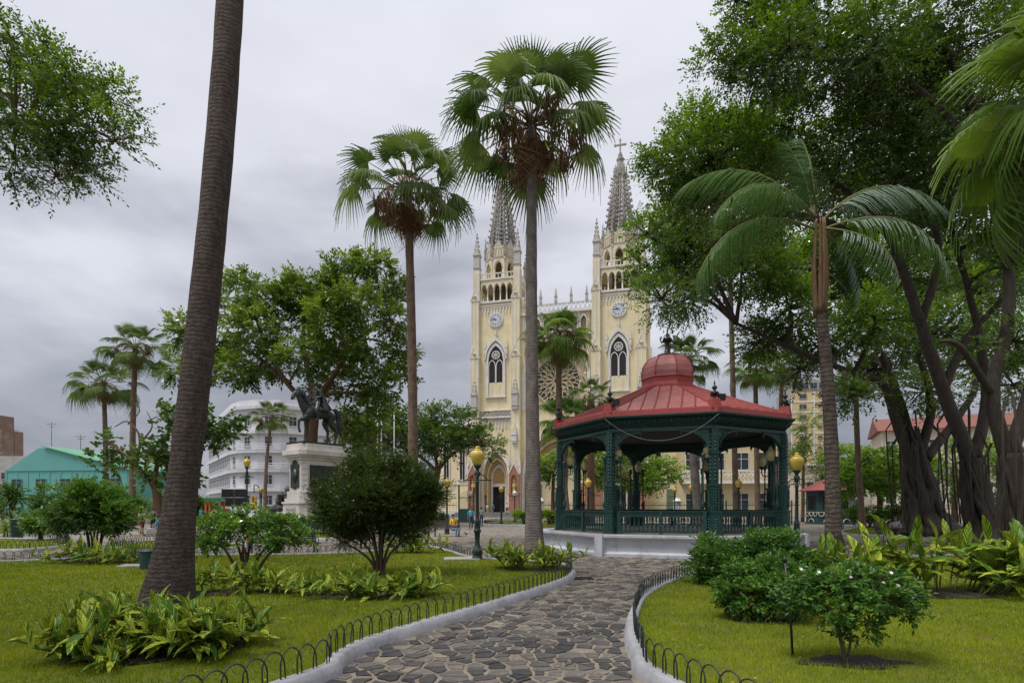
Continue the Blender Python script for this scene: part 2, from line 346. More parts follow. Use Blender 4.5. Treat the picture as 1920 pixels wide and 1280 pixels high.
# fallen leaves
def fallen():
    n=900; X=rng.uniform(-14,16,n); Y=rng.uniform(5,21,n); ok=inside(offset(FINE['left'],.3),X,Y)|inside(offset(FINE['right'],.3),X,Y); X,Y=X[ok],Y[ok]; n=len(X)
    a=rng.uniform(0,2*PI,n); s=rng.uniform(.014,.03,n); z=LZ+.035
    c,sn=np.cos(a)*s,np.sin(a)*s
    V=np.stack([np.c_[X-c,Y-sn,np.full(n,z)],np.c_[X+sn*.5,Y-c*.5,np.full(n,z+.012)],np.c_[X+c,Y+sn,np.full(n,z+.004)],np.c_[X-sn*.5,Y+c*.5,np.full(n,z+.008)]],1).reshape(-1,3)
    o=bpy.data.objects.new('fallen_leaves',np_mesh('fallen_leaves',V,np.arange(4*n).reshape(-1,4),leafmat('dry_leaf',(.22,.10,.03),(.62,.50,.10),.02,.2),rng.random(n))); link(o); o['kind']='stuff'; tag(o,'scattered yellow and brown fallen leaves on the lawns','leaves')
fallen()
# ---------------------------------------------------------------- crazy paving
GC=Vector((6.74,24.3,0)); GROT=R(4)
mb=MB(); mb.add([(-32,2.5,.004),(34,2.5,.004),(34,31.5,.004),(-32,31.5,.004)],[(0,1,2,3)])
path=struct('stone_path',mb,MORTAR)
def paving():
    st=.215; pts=[]
    for j in range(int(29/st)):
        y=3.2+j*st*.86
        if y>31: break
        for i in range(-130,145):
            x=i*st*1.12+(j%2)*.14
            if abs(x)>y*.98+1.5 or x<-31 or x>33: continue
            pts.append((x+random.uniform(-.12,.12),y+random.uniform(-.085,.085)))
    P=np.array(pts); ex=np.zeros(len(P),bool)
    for k in FINE: ex|=inside(offset(FINE[k],.02),P[:,0],P[:,1])
    ex|=(np.hypot(P[:,0]-GC.x,P[:,1]-GC.y)<4.9)
    grid={}
    for i,(x,y) in enumerate(P): grid.setdefault((int(x//.6),int(y//.6)),[]).append(i)
    items=[]
    for i,(x,y) in enumerate(P):
        if ex[i]: continue
        poly=[(x-.5,y-.5),(x+.5,y-.5),(x+.5,y+.5),(x-.5,y+.5)]; gx,gy=int(x//.6),int(y//.6)
        for a in range(gx-2,gx+3):
            for b in range(gy-2,gy+3):
                for q in grid.get((a,b),()):
                    if q==i: continue
                    mx,my=(x+P[q,0])/2,(y+P[q,1])/2; nx,ny=P[q,0]-x,P[q,1]-y; out=[]
                    m=len(poly)
                    for k in range(m):
                        p0,p1=poly[k],poly[(k+1)%m]; d0=(p0[0]-mx)*nx+(p0[1]-my)*ny; d1=(p1[0]-mx)*nx+(p1[1]-my)*ny
                        if d0<=0: out.append(p0)
                        if (d0<0)!=(d1<0) and d0!=d1:
                            t=d0/(d0-d1); out.append((p0[0]+t*(p1[0]-p0[0]),p0[1]+t*(p1[1]-p0[1])))
                    poly=out
                    if len(poly)<3: break
                if len(poly)<3: break
            if len(poly)<3: break
        if len(poly)<3: continue
        cx=sum(p[0] for p in poly)/len(poly); cy=sum(p[1] for p in poly)/len(poly)
        # broken outline: add jittered mid points, then pull in for the joint
        pp=[]
        for k in range(len(poly)):
            p0,p1=poly[k],poly[(k+1)%len(poly)]; pp.append(p0)
            if math.hypot(p1[0]-p0[0],p1[1]-p0[1])>.16: pp.append(((p0[0]+p1[0])/2+random.uniform(-.014,.014),(p0[1]+p1[1])/2+random.uniform(-.014,.014)))
        gap=random.uniform(.009,.032); pol=[]
        for p in pp:
            dx,dy=p[0]-cx,p[1]-cy; l=math.hypot(dx,dy)+1e-6; k=max(.3,(l-gap-random.uniform(0,.012))/l); pol.append((dx*k,dy*k))
        items.append((cy*cy+cx*cx,cx,cy,pol))
    items.sort(key=lambda t:t[0])
    def geo(pol,ox,oy):
        if oy>15: pol=pol[::2] if len(pol)>9 else pol
        n=len(pol); h=random.uniform(.010,.022); tx,ty=random.uniform(-.02,.02),random.uniform(-.02,.02)
        vs=[(ox+p[0],oy+p[1],-.003) for p in pol]+[(ox+p[0]*.98,oy+p[1]*.98,h*.7+p[0]*tx+p[1]*ty) for p in pol]+[(ox+p[0]*.88,oy+p[1]*.88,h+p[0]*tx+p[1]*ty) for p in pol]
        if oy>13:
            return vs[:n]+vs[2*n:],[(i,(i+1)%n,n+(i+1)%n,n+i) for i in range(n)]+[tuple(n+i for i in range(n))]
        fs=[(i,(i+1)%n,n+(i+1)%n,n+i) for i in range(n)]+[(n+i,n+(i+1)%n,2*n+(i+1)%n,2*n+i) for i in range(n)]+[tuple(2*n+i for i in range(n))]
        return vs,fs
    def addtint(me,vals):
        a=me.attributes.new('tint','FLOAT','FACE'); a.data.foreach_set('value',vals)
    vis=[it for it in items if abs(it[1])<it[2]*.93 and it[2]>5.2]; first=set(id(i) for i in vis[:300])
    big=MB(); tints=[]
    def tone(): 
        return min(1,max(0,random.gauss(.42,.27)))
    for it in items:
        _,cx,cy,pol=it
        if id(it) in first:
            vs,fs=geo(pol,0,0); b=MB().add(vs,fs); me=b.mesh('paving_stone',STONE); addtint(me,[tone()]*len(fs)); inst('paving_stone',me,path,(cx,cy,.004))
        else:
            vs,fs=geo(pol,cx,cy); big.add([(v[0],v[1],v[2]+.004) for v in vs],fs); tints+=[min(1,tone()+.12+.24*min(1,max(0,(cy-9)/6)))]*len(fs)  # brighter look of far paving at a grazing view is put into the tint
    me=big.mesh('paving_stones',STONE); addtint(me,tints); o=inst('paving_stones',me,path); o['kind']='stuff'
paving()
# drain grate on the path beside the lawn's point, slabs set in the lawn
mb=MB()
for i in range(9): mb.bx(-.24,.24,-.22+i*.052,-.195+i*.052,0,.018)
mb.bx(-.27,-.24,-.24,.24,0,.02); mb.bx(.24,.27,-.24,.24,0,.02)
tag(mb.build('drain_grate',M('rust_iron',(.03,.022,.018),.7,.4,15),None,gp(1091,1084,.022)),'dark rusty drain grate in the paving at the tip of the left lawn','drain grate')
CONC=M('concrete',(.36,.34,.31),.85,.25,2,.4,30,dirt=(.15,.14,.12))
o=MB().box((0,0,.02),(1.15,.8,.08)).build('concrete_slab',CONC,None,gp(866,1048.6,LZ),.1,bevel=.012); tag(o,'flat grey concrete slab in the lawn left of the near lamp post','slab')
o=MB().box((0,0,.02),(.75,.6,.08)).build('concrete_slab',CONC,None,gp(254,1062,LZ),.2,bevel=.012); tag(o,'flat concrete slab in the lawn beside the slatted litter bin','slab')
# ---------------------------------------------------------------- hoop fences
def hoopmesh(w,h,r,seg=9):
    pts=[(-w/2,0,-.06),(-w/2,0,h-w*.62)]
    for i in range(1,seg): a=PI-PI*i/seg; pts.append((w/2*math.cos(a),0,h-w*.62+w*.62*math.sin(a)))
    pts+=[(w/2,0,h-w*.62),(w/2,0,-.06)]
    return MB().tube(pts,r,5).mesh('hoop',IRON)
HOOP=hoopmesh(.265,.30,.008); HOOPF=hoopmesh(.36,.34,.011,6)
def hoopfence(label,k,i0,i1,near=True,step=.21,d=.145):
    fine=offset(FINE[k],d); n=len(fine); seg=[]
    i=i0
    while True:
        seg.append(fine[i%n]); 
        if i%n==i1%n: break
        i+=1
    rs=resample(seg,step); t=thing('hoop_fence',label,'fence',(seg[0].x,seg[0].y,.13),0,'low hoop fences edging the lawns')
    for a,b in zip(rs,rs[1:]):
        m=(a+b)/2
        if abs(m.x)>m.y*1.0+.6 or m.y<2.6: continue
        inst('hoop',HOOP if near else HOOPF,t,(m.x-seg[0].x,m.y-seg[0].y,random.uniform(-.012,.012)),(random.uniform(-.05,.05),random.uniform(-.03,.03),math.atan2(b.y-a.y,b.x-a.x)))
    # thin base rail holding the hoops together
    mb=MB(); mb.tube([(p.x-seg[0].x,p.y-seg[0].y,.012) for p in rs if abs(p.x)<=p.y+.8],.006,4); mb.build('base_rail',IRON,t)
hoopfence('low dark iron hoop fence along the curved path edge of the left lawn','left',-14,9*8)
hoopfence('low dark iron hoop fence along the back edge of the left lawn','left',9*8,24*8)
hoopfence('low dark iron hoop fence around the right front lawn','right',-10,12*8)
hoopfence('low hoop fence along the lawn with a rounded end at far left','far_left',0,6*5,False)
hoopfence('low hoop fence around the small lawn behind the leaning palm','mid_left',0,44,False)
hoopfence('low hoop fence around the middle lawn left of the gazebo','middle',0,49,False)
# ================================================================ gazebo
GREEN=M('green_iron',(.010,.052,.046),.42,.35,6,.5,45,dirt=(.006,.020,.019),dscale=5)
GREENL=M('green_iron_worn',(.016,.075,.066),.45,.4,9,.5,60,dirt=(.008,.030,.028),dscale=7)
REDR=M('red_roof_metal',(.40,.135,.125),.5,.3,1.6,.2,12,dirt=(.29,.16,.15),dscale=2.0,rnd=.06)
REDT=M('red_roof_trim',(.33,.05,.045),.5,.22,3,.2,20)
PLINTH=M('plinth_paint',(.50,.52,.56),.7,.18,1.5,.3,14,dirt=(.20,.20,.20),dscale=1.6,dst=(1.6,1.6,.5))
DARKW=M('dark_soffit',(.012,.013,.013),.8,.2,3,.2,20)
GLOBE=M('amber_globe',(.62,.44,.075),.28,.12,6,.05,40)
GLOBEP=M('pale_globe',(.60,.52,.26),.3,.15,6,.05,40)
GLOBEW=M('white_globe',(.8,.8,.78),.3,.05,6,0)
BLACKM=M('black_metal',(.012,.013,.014),.45,.3,15,.1,60)
LAMPG=M('lamp_iron',(.012,.030,.028),.45,.4,14,.4,70,dirt=(.02,.018,.014),dscale=6)
def octp(r,a0=0): return [(r*math.cos(a0+k*PI/4),r*math.sin(a0+k*PI/4)) for k in range(8)]
gz=thing('gazebo','octagonal green cast iron gazebo with red metal roof and grey plinth','gazebo',GC,GROT)
def octlathe(prof,mat,name,parent,bev=0):
    return MB().lathe(prof,8,sm=False).build(name,mat,parent,bevel=bev)
octlathe([(5.50,0),(5.50,.13),(5.42,.16),(5.36,.20),(5.36,.58),(5.42,.62),(5.50,.66),(5.56,.70),(5.56,.80)],PLINTH,'plinth',gz,.012)
mb=MB(); mb.add([(x,y,.806) for x,y in octp(5.3)],[tuple(range(8))]); mb.build('floor',M('gazebo_floor',(.25,.22,.19),.7,.3,2,.3,20),gz)
# corner blocks of the plinth
PB=MB().bx(-.16,.16,-.16,.16,.0,.805).mesh('plinth_corner',PLINTH)
for k in range(8): a=k*PI/4; inst('plinth_corner',PB,gz,(5.40*math.cos(a),5.40*math.sin(a),-.006),(0,0,a))
RP=4.70
# --- post: panelled pedestal, decorated shaft
mb=MB(); mb.bx(-.21,.21,-.21,.21,0,.10); mb.bx(-.185,.185,-.185,.185,.10,.78); mb.bx(-.205,.205,-.205,.205,.78,.86); mb.bx(-.16,.16,-.16,.16,.86,1.72); mb.bx(-.185,.185,-.185,.185,1.72,1.80); mb.bx(-.12,.12,-.12,.12,1.80,3.74)
mb.bx(-.165,.165,-.165,.165,2.86,2.92)
POST=mb.mesh('post',GREEN)
mb=MB()                                              # raised ornament on a post face
for z0,z1,w in ((.18,.70,.22),(.94,1.64,.2)):
    mb.bx(-w/2,w/2,-.012,.012,z0,z0+.03); mb.bx(-w/2,w/2,-.012,.012,z1-.03,z1); mb.bx(-w/2,-w/2+.03,-.012,.012,z0+.03,z1-.03); mb.bx(w/2-.03,w/2,-.012,.012,z0+.03,z1-.03)
    z=z0+.09
    while z<z1-.08: mb.lathe([(.001,-.03),(.045,-.012),(.05,.0),(.02,.03),(.001,.035)],6,(0,-.004,z)); z+=.095
ORN=mb.mesh('ornament',GREENL)
mb=MB(); z=1.95
while z<3.6:
    mb.lathe([(.001,-.05),(.045,-.02),(.05,.0),(.02,.045),(.001,.05)],6,(0,0,z)); z+=.13
ORNS=mb.mesh('shaft_ornament',GREENL)
COLN=MB().lathe([(.075,0),(.075,.06),(.05,.1),(.045,.5),(.07,.55),(.045,.6),(.04,.92),(.075,1.0),(.085,1.08),(.06,1.16),(.036,1.25),(.034,1.5),(.055,1.56),(.032,1.62),(.030,2.55),(.055,2.62),(.06,2.7),(.085,2.82),(.085,2.88)],8).mesh('colonnette',GREEN)
# bracket: quarter arch spandrel with pendant; local x runs along the side away from the post
def bracketmesh():
    mb=MB(); n=10; w=.95; h=.86
    ins=[(w*(1-math.cos(i/n*PI/2)),-h+h*math.sin(i/n*PI/2)*.93) for i in range(n+1)]
    rim=[(x+.0,z+.055) if i else (x,z) for i,(x,z) in enumerate(ins)]
    mb.band(rim,ins,-.06,.06)
    top=[(x,0) for x,_ in rim]
    fill=[(x,z) for x,z in rim]
    mb.band([(x,-.002) for x,_ in top],fill,-.018,.018,1)
    # scroll rings in the spandrel
    for cx,cz,r in ((.14,-.18,.11),(.14,-.42,.075),(.36,-.13,.085),(.55,-.09,.055),(.13,-.6,.05)):
        mb.tube([(cx+r*math.cos(q*PI/5),-.022,cz+r*math.sin(q*PI/5)) for q in range(11)],.016,4,0,True,False)
    mb.lathe([(.01,-.2),(.03,-.17),(.012,-.14),(.055,-.09),(.06,-.05),(.03,0)],7,(w,0,-.02))
    return mb.mesh('arch_bracket',[GREEN,GREENL])
BRK=bracketmesh()
SIDE=2*RP*math.sin(PI/8)
# baluster rail panel pieces
BAL=MB().lathe([(.035,0),(.035,.05),(.018,.08),(.04,.17),(.045,.22),(.02,.32),(.018,.42),(.035,.46),(.018,.5),(.018,.56)],6).mesh('baluster',GREEN)
def lampbracket(parent,k,pale=True):
    # bracket lamp on the inner side of a gazebo post
    a=k*PI/4; e=None
    mb=MB(); pts=[(-.13,0,2.35),(-.34,0,2.30),(-.46,0,2.42),(-.46,0,2.62)]; mb.tube(smooth_curve(pts,5),.022,6)
    mb.lathe([(.03,2.58),(.09,2.66),(.11,2.72),(.10,2.74)],8,(-.46,0,0))
    b=mb.build('bracket_lamp',GREEN,parent,(RP*math.cos(a),RP*math.sin(a),.806),a)
    MB().lathe([(.09,0),(.15,.08),(.19,.22),(.185,.32),(.13,.42),(.075,.45),(.085,.48),(.05,.54),(.03,.58),(.001,.60)],12).build('globe',GLOBEP,b,(-.46,0,2.735))
for k in range(8):
    a=k*PI/4; c=(RP*math.cos(a),RP*math.sin(a),.806)
    p=inst('post',POST,gz,c,(0,0,a))
    for q in range(4):
        b=q*PI/2; inst('ornament',ORN,p,(.178*math.sin(b),-.178*math.cos(b),0),(0,0,b)); inst('ornament',ORNS,p,(.12*math.sin(b),-.12*math.cos(b),0),(0,0,b))
    lampbracket(gz,k)
    # the side from post k to post k+1
    a2=a+PI/4; m=Vector(((math.cos(a)+math.cos(a2))/2*RP,(math.sin(a)+math.sin(a2))/2*RP,0)); sa=a+PI/8+PI/2
    ux,uy=math.cos(sa),math.sin(sa)
    for sgn in (-1,1):
        base=m+Vector((ux,uy,0))*sgn*(SIDE/2-.36)
        inst('colonnette',COLN,gz,(base.x,base.y,.806))
        hb=m+Vector((ux,uy,0))*sgn*(SIDE/2-.15)
        inst('arch_bracket',BRK,gz,(hb.x,hb.y,4.55),(0,0,sa+(PI if sgn>0 else 0)))
    rl=MB(); Lr=SIDE-.52
    for z,hh,d in ((.045,.07,.09),(.63,.03,.07),(.80,.045,.13)): rl.bx(-Lr/2,Lr/2,-d/2,d/2,z,z+hh)
    rl.bx(-Lr/2,Lr/2,-.012,.012,.66,.80,1)
    for i in range(26): 
        x=-Lr/2+.07+i*(Lr-.14)/25; rl.lathe([(.001,-.05),(.05,0),(.001,.05)],6,(x,0,.73),1)
    for x in (-Lr/2+.03,0,Lr/2-.03): rl.bx(x-.06,x+.06,-.065,.065,.0,.86)
    r=rl.build('railing',[GREEN,GREENL],gz,(m.x,m.y,.806),sa)
    for i in range(19):
        x=-Lr/2+.14+i*(Lr-.28)/18
        if abs(x)<.09: continue
        inst('baluster',BAL,r,(x,0,.112))
    # beam and frieze with little arches
    B=MB(); L2=SIDE+.06
    B.bx(-L2/2,L2/2,-.10,.10,4.545,4.64); B.bx(-L2/2-.04,L2/2+.04,-.035,.035,4.64,4.93,0); B.bx(-L2/2-.1,L2/2+.1,-.13,.13,4.93,4.955)
    fo=B.build('frieze_beam',GREEN,gz,(m.x,m.y,0),sa)
    fm=MB(); w=.185
    for i in range(20):
        x=-L2/2+w/2+i*(L2/20)+.005
        fm.tube([(x+w*.46*math.cos(q*PI/6),-.05,4.69+.17*math.sin(q*PI/6)) for q in range(7)],.014,4); fm.tube([(x,-.05,4.66),(x+.02,-.12,4.80),(x,-.24,4.91)],.018,4)
        fm.tube([(x-w*.46,-.05,4.67),(x-w*.46,-.13,4.78),(x-w*.46,-.30,4.92)],.022,4)
    fm.build('frieze_arches',GREENL,fo)
octlathe([(4.62,4.957),(4.9,4.957),(5.0,4.98),(5.09,5.01),(5.12,5.04),(5.12,5.085),(4.62,5.085)],GREEN,'cornice',gz)
octlathe([(4.85,5.09),(5.0,5.10),(4.98,5.28),(4.92,5.32),(4.85,5.30)],REDT,'roof_fascia',gz)
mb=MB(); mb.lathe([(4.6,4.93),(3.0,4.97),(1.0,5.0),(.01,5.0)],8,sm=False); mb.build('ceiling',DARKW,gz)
r0,z0,r1,z1=4.92,5.30,1.12,6.86
ap=math.cos(PI/8)
for k in range(8):
    a=k*PI/4; a2=a+PI/4
    def rp(r,z,t): 
        p=Vector((math.cos(a),math.sin(a),0)).lerp(Vector((math.cos(a2),math.sin(a2),0)),t)*r; return (p.x,p.y,z)
    mb=MB(); vs=[]; n=6
    def zz(t): return z0+(z1-z0)*(t**1.08)
    for i in range(n+1):
        t=i/n; r=r0+(r1-r0)*t
        vs+= [rp(r,zz(t),0),rp(r,zz(t),1)]
    mb.add(vs,[(2*i,2*i+1,2*i+3,2*i+2) for i in range(n)])
    pan=mb.build('roof_panel',REDR,gz)
    for j in range(0,8):                                    # standing seams
        t=(j+.5)/8; sm=MB(); top=r0*abs(0)  # seams run straight up the slope until they meet the hip
        xs=(t-.5)*2*r0*math.sin(PI/8); am=a+PI/8
        pts=[]
        for i in range(13):
            q=i/12; r=r0+(r1-r0)*q; half=r*math.sin(PI/8)
            if abs(xs)>half-.02: break
            d=r*math.cos(PI/8); pts.append((math.cos(am)*d-math.sin(am)*xs,math.sin(am)*d+math.cos(am)*xs,zz(q)+.012))
        if len(pts)>1: sm.tube(pts,.03,4); sm.build('seam',REDT,pan)
    sm=MB(); sm.tube([(Vector((math.cos(a),math.sin(a),0))*(r0+(r1-r0)*i/8)+Vector((0,0,zz(i/8)+.015))) for i in range(9)],.045,5); sm.build('hip_ridge',REDT,gz)
    fb=MB(); fb.box((0,0,.13),(.40,.36,.34),0,0,.75); fo=fb.build('corner_pedestal',REDT,gz,(4.76*math.cos(a),4.76*math.sin(a),5.27),a)
    fb=MB(); fb.lathe([(.09,0),(.06,.05),(.05,.12),(.11,.17),(.13,.22),(.06,.28),(.04,.33),(.09,.37),(.10,.41),(.04,.47),(.02,.53),(.035,.56),(.001,.66)],8)
    for q in range(4):
        b=q*PI/2+.4; fb.tube([(.05*math.cos(b),.05*math.sin(b),.14),(.16*math.cos(b),.16*math.sin(b),.10),(.19*math.cos(b),.19*math.sin(b),.18),(.14*math.cos(b),.14*math.sin(b),.24)],.02,4)
    fb.build('corner_finial',BLACKM,fo,(0,0,.29))
    sp=MB(); sp.box((.0,.26,.24),(.16,.22,.22)); sp.tube([(0,.1,.1),(0,.24,.16)],.025,4); sp.build('spotlight',BLACKM,fo,(0,0,.12))
octlathe([(1.24,7.02),(1.24,7.10),(1.16,7.16),(1.13,7.26),(1.13,7.44),(1.18,7.48),(1.16,7.54),(1.05,7.54)],REDT,'lantern_ring',gz).location.z=-.22
dp=[(1.11,7.50),(1.13,7.70),(1.08,7.95),(.97,8.17),(.79,8.35),(.56,8.46),(.40,8.49),(.30,8.5)]
for k in range(8):
    a=k*PI/4; mb=MB(); vs=[]
    for r,z in dp: vs+=[(r*math.cos(a),r*math.sin(a),z),(r*math.cos(a+PI/4),r*math.sin(a+PI/4),z)]
    mb.add(vs,[(2*i,2*i+1,2*i+3,2*i+2) for i in range(len(dp)-1)],0,False); mb.build('dome_panel',REDR,gz,(0,0,-.2))
    mb=MB(); mb.tube([(r*1.005*math.cos(a),r*1.005*math.sin(a),z) for r,z in dp],.03,5); mb.build('dome_rib',REDT,gz,(0,0,-.2))
fb=MB(); fb.lathe([(.46,8.44),(.44,8.50),(.25,8.53),(.14,8.60),(.10,8.85),(.07,9.0),(.12,9.05),(.2,9.13),(.21,9.2),(.1,9.26),(.06,9.32),(.09,9.36),(.05,9.42),(.03,9.6),(.001,9.78)],10)
for q in range(8):
    b=q*PI/4; fb.tube([(.08*math.cos(b),.08*math.sin(b),9.1),(.28*math.cos(b),.28*math.sin(b),9.08),(.33*math.cos(b),.33*math.sin(b),9.22),(.25*math.cos(b),.25*math.sin(b),9.3)],.025,4)
fb.build('finial',BLACKM,gz,(0,0,-.14))
# hanging cable across the front side
def gl(ang,r,z): return Vector((r*math.cos(ang),r*math.sin(ang),z))
A5,A6=gl(5*PI/4,5.12,5.0),gl(6*PI/4,5.12,5.0)
mb=MB(); mb.tube([A5.lerp(A6,i/16)-Vector((0,0,.86*(1-(2*i/16-1)**2))) for i in range(17)],.007,4); mb.build('cable',M('pale_cable',(.26,.27,.27),.6),gz)
mb=MB(); mb.tube([(0,0,0),(.3,.0,.42)],.01,4)
# ================================================================ lamp posts
def lampparts(h=3.66,mat=LAMPG,gmat=GLOBE):
    k=h/3.66
    mb=MB(); mb.lathe([(.17,0),(.17,.10),(.14,.12),(.16,.18),(.175,.26),(.15,.34),(.10,.42),(.085,.50),(.075,.62),(.09,.86),(.12,.90),(.12,.96),(.09,.99),(.10,1.05),(.085,1.18),(.10,1.22),(.07,1.28),(.058,1.4),(.05,2.45*k),(.075,2.49*k),(.05,2.53*k),(.045,2.62*k),(.09,2.74*k),(.10,2.80*k),(.055,2.86*k),(.06,2.92*k),(.13,3.02*k),(.13,3.04*k)],12)
    P=mb.mesh('pole',mat)
    mb=MB(); z=2.56*k
    mb.tube([(-.44,0,z),(.44,0,z)],.02,6)
    for s in (-1,1):
        mb.lathe([(.001,-.035),(.035,0),(.001,.035)],6,(s*.44,0,z)); mb.tube([(s*.06,0,z+.2),(s*.2,0,z+.16),(s*.32,0,z+.02)],.016,5)
        mb.tube([(0,s*.06,z+.2),(0,s*.16,z+.14),(0,s*.2,z+.02)],.016,5)
    A=mb.mesh('cross_arm',mat)
    mb=MB(); z=3.04*k
    mb.lathe([(.12,0),(.16,.08),(.205,.22),(.225,.32),(.215,.40),(.15,.46),(.12,.475)],14,(0,0,z)); 
    mb.lathe([(.13,.476),(.12,.50),(.07,.52),(.06,.55),(.075,.57),(.05,.60),(.02,.615),(.001,.62)],10,(0,0,z))
    G=mb.mesh('globe',gmat)
    return P,A,G
LP=lampparts(); LPT=lampparts(5.3); LPW=lampparts(3.4,GREEN,GLOBEW)
def lamp(loc,label,parts=LP,rz=0,group='park lamp posts with yellow globes'):
    t=thing('lamp_post',label,'lamp post',loc,rz,group)
    for nme,me in zip(('pole','cross_arm','globe'),parts): inst(nme,me,t)
    return t
lamp(gp(895,1049,.1),'tall dark lamp post with yellow globe standing at the near lawn edge')
lamp(gp(1494,1049,.0),'dark lamp post with yellow globe right of the gazebo')
def lp(x,Y,label,parts=LP,**k): lamp(Vector(((x-960)/F*Y,Y,0)),label,parts,**k)
lp(463,37,'tallest lamp post with yellow globe left of the statue pedestal',LPT)
lp(490,54,'small far lamp post with yellow globe beside the traffic light',LP)
lp(838,36,'lamp post with yellow globe behind the bench of the man in yellow')
lp(940,51,'lamp post with yellow globe in front of the side church door')
lp(158,44,'lamp post with yellow globe at the far left above the round shrub')
lp(1103,37,'lamp post with yellow globe seen through the left bay of the gazebo')
lp(1265,55,'smaller lamp post seen through the gazebo before the green church gate')
lp(1296,47,'lamp post seen through the gazebo beside the thick grey palm trunk')
lp(1385,37.5,'lamp post seen through the right bay of the gazebo before the balcony house')
# ================================================================ benches, bins
WOOD=M('bench_wood',(.055,.036,.028),.6,.4,8,.3,30,stretch=(1,8,8)); WOODG=M('bench_wood_dark',(.045,.048,.045),.6,.4,8,.3,30,stretch=(1,8,8))
def bench(loc,rz,label,wood=WOOD,w=1.65):
    t=thing('park_bench',label,'bench',loc,rz,'slatted park benches')
    for i in range(6): MB().box((0,0,0),(w,.055,.025)).build('seat_slat',wood,t,(0,-.22+i*.075,.44+.012*abs(i-3)/3))
    for i in range(7):
        s=MB().box((0,0,0),(w,.022,.05)).build('back_slat',wood,t,(0,.25+i*.022,.52+i*.068)); s.rotation_euler=(-.3,0,0)
    for x in (-w/2+.12,w/2-.12):
        mb=MB(); mb.tube(smooth_curve([(x,-.30,0),(x,-.24,.12),(x,-.27,.28),(x,-.22,.42),(x,.18,.42),(x,.28,.6),(x,.42,1.0)],4),.022,5); mb.tube(smooth_curve([(x,.36,0),(x,.24,.14),(x,.1,.22),(x,.17,.34),(x,.2,.42)],4),.022,5)
        mb.tube(smooth_curve([(x,-.27,.44),(x,-.33,.56),(x,-.2,.66),(x,.05,.62),(x,.28,.66)],4),.018,5)
        mb.tube([(x,-.02+.09*math.cos(q*PI/5),.28+.09*math.sin(q*PI/5)) for q in range(11)],.014,4); mb.tube([(x,-.2,.2),(x,-.05,.1),(x,.12,.14),(x,.22,.2)],.014,4)
        mb.build('end_frame',BLACKM,t)
    return t
bench(gp(549,1042,0)+Vector((0,.35,0)),R(180),'dark slatted bench seen from behind near the hoop fence left of centre',WOODG)
bench(gp(668,1027),R(170),'brown slatted bench behind the dark conifer bush',WOOD)
B3=gp(838,1005); bench(B3,R(12),'slatted bench with the seated man in yellow')
B4=gp(1676,1014); bench(B4,R(0),'slatted bench with the reclining man under the fig trees')
BINM=M('bin_green',(.012,.05,.042),.5,.25,6,.2,30)
mb=MB(); mb.lathe([(.26,0),(.27,.03),(.30,.95),(.32,.97),(.32,1.03),(.28,1.04)],14); t=thing('litter_bin','cylindrical dark green litter bin on the far left lawn','litter bin',gp(32,1009,.0)+Vector((0,0,.0))); mb.build('drum',BINM,t)
MB().lathe([(.33,1.045),(.3,1.09),(.15,1.13),(.001,1.14)],14).build('lid',BINM,t)
t=thing('litter_bin','low slatted green litter bin behind the base of the leaning palm','litter bin',gp(279,1066,.1)); mb=MB()
for i in range(16):
    a=2*PI*i/16; MB().box((0,0,.24),(.075,.02,.46)).build('slat',BINM,t,(.2*math.cos(a),.2*math.sin(a),.01),a+PI/2)
MB().lathe([(.185,0),(.185,.47),(.15,.47),(.15,.05)],14).build('liner',BLACKM,t); MB().lathe([(.23,.47),(.23,.50),(.17,.54),(.001,.56)],14).build('lid',BINM,t)
t=thing('litter_bin','small tapered litter bin beside the bench seen from behind','litter bin',gp(514,1043,0)+Vector((0,.2,0))); MB().lathe([(.10,.0),(.10,.08),(.13,.10),(.22,.42),(.23,.44),(.20,.44),(.12,.14)],12).build('bucket',BINM,t); MB().tube([(-.28,0,0),(-.28,0,.5),(.28,0,.5),(.28,0,0)],.018,5).build('stand',BLACKM,t)
# dark round cover beside the gazebo
t=thing('round_cover','dark round disc standing on edge at the right foot of the gazebo','disc',gp(1470,1020)); MB().tube([(0,-.03,.42),(0,.03,.42)],.42,24).build('disc',BLACKM,t); MB().tube([(.42*math.cos(i*PI/12),0,.42+.42*math.sin(i*PI/12)) for i in range(25)],.02,5).build('rim',M('rim_grey',(.12,.12,.13),.4),t)
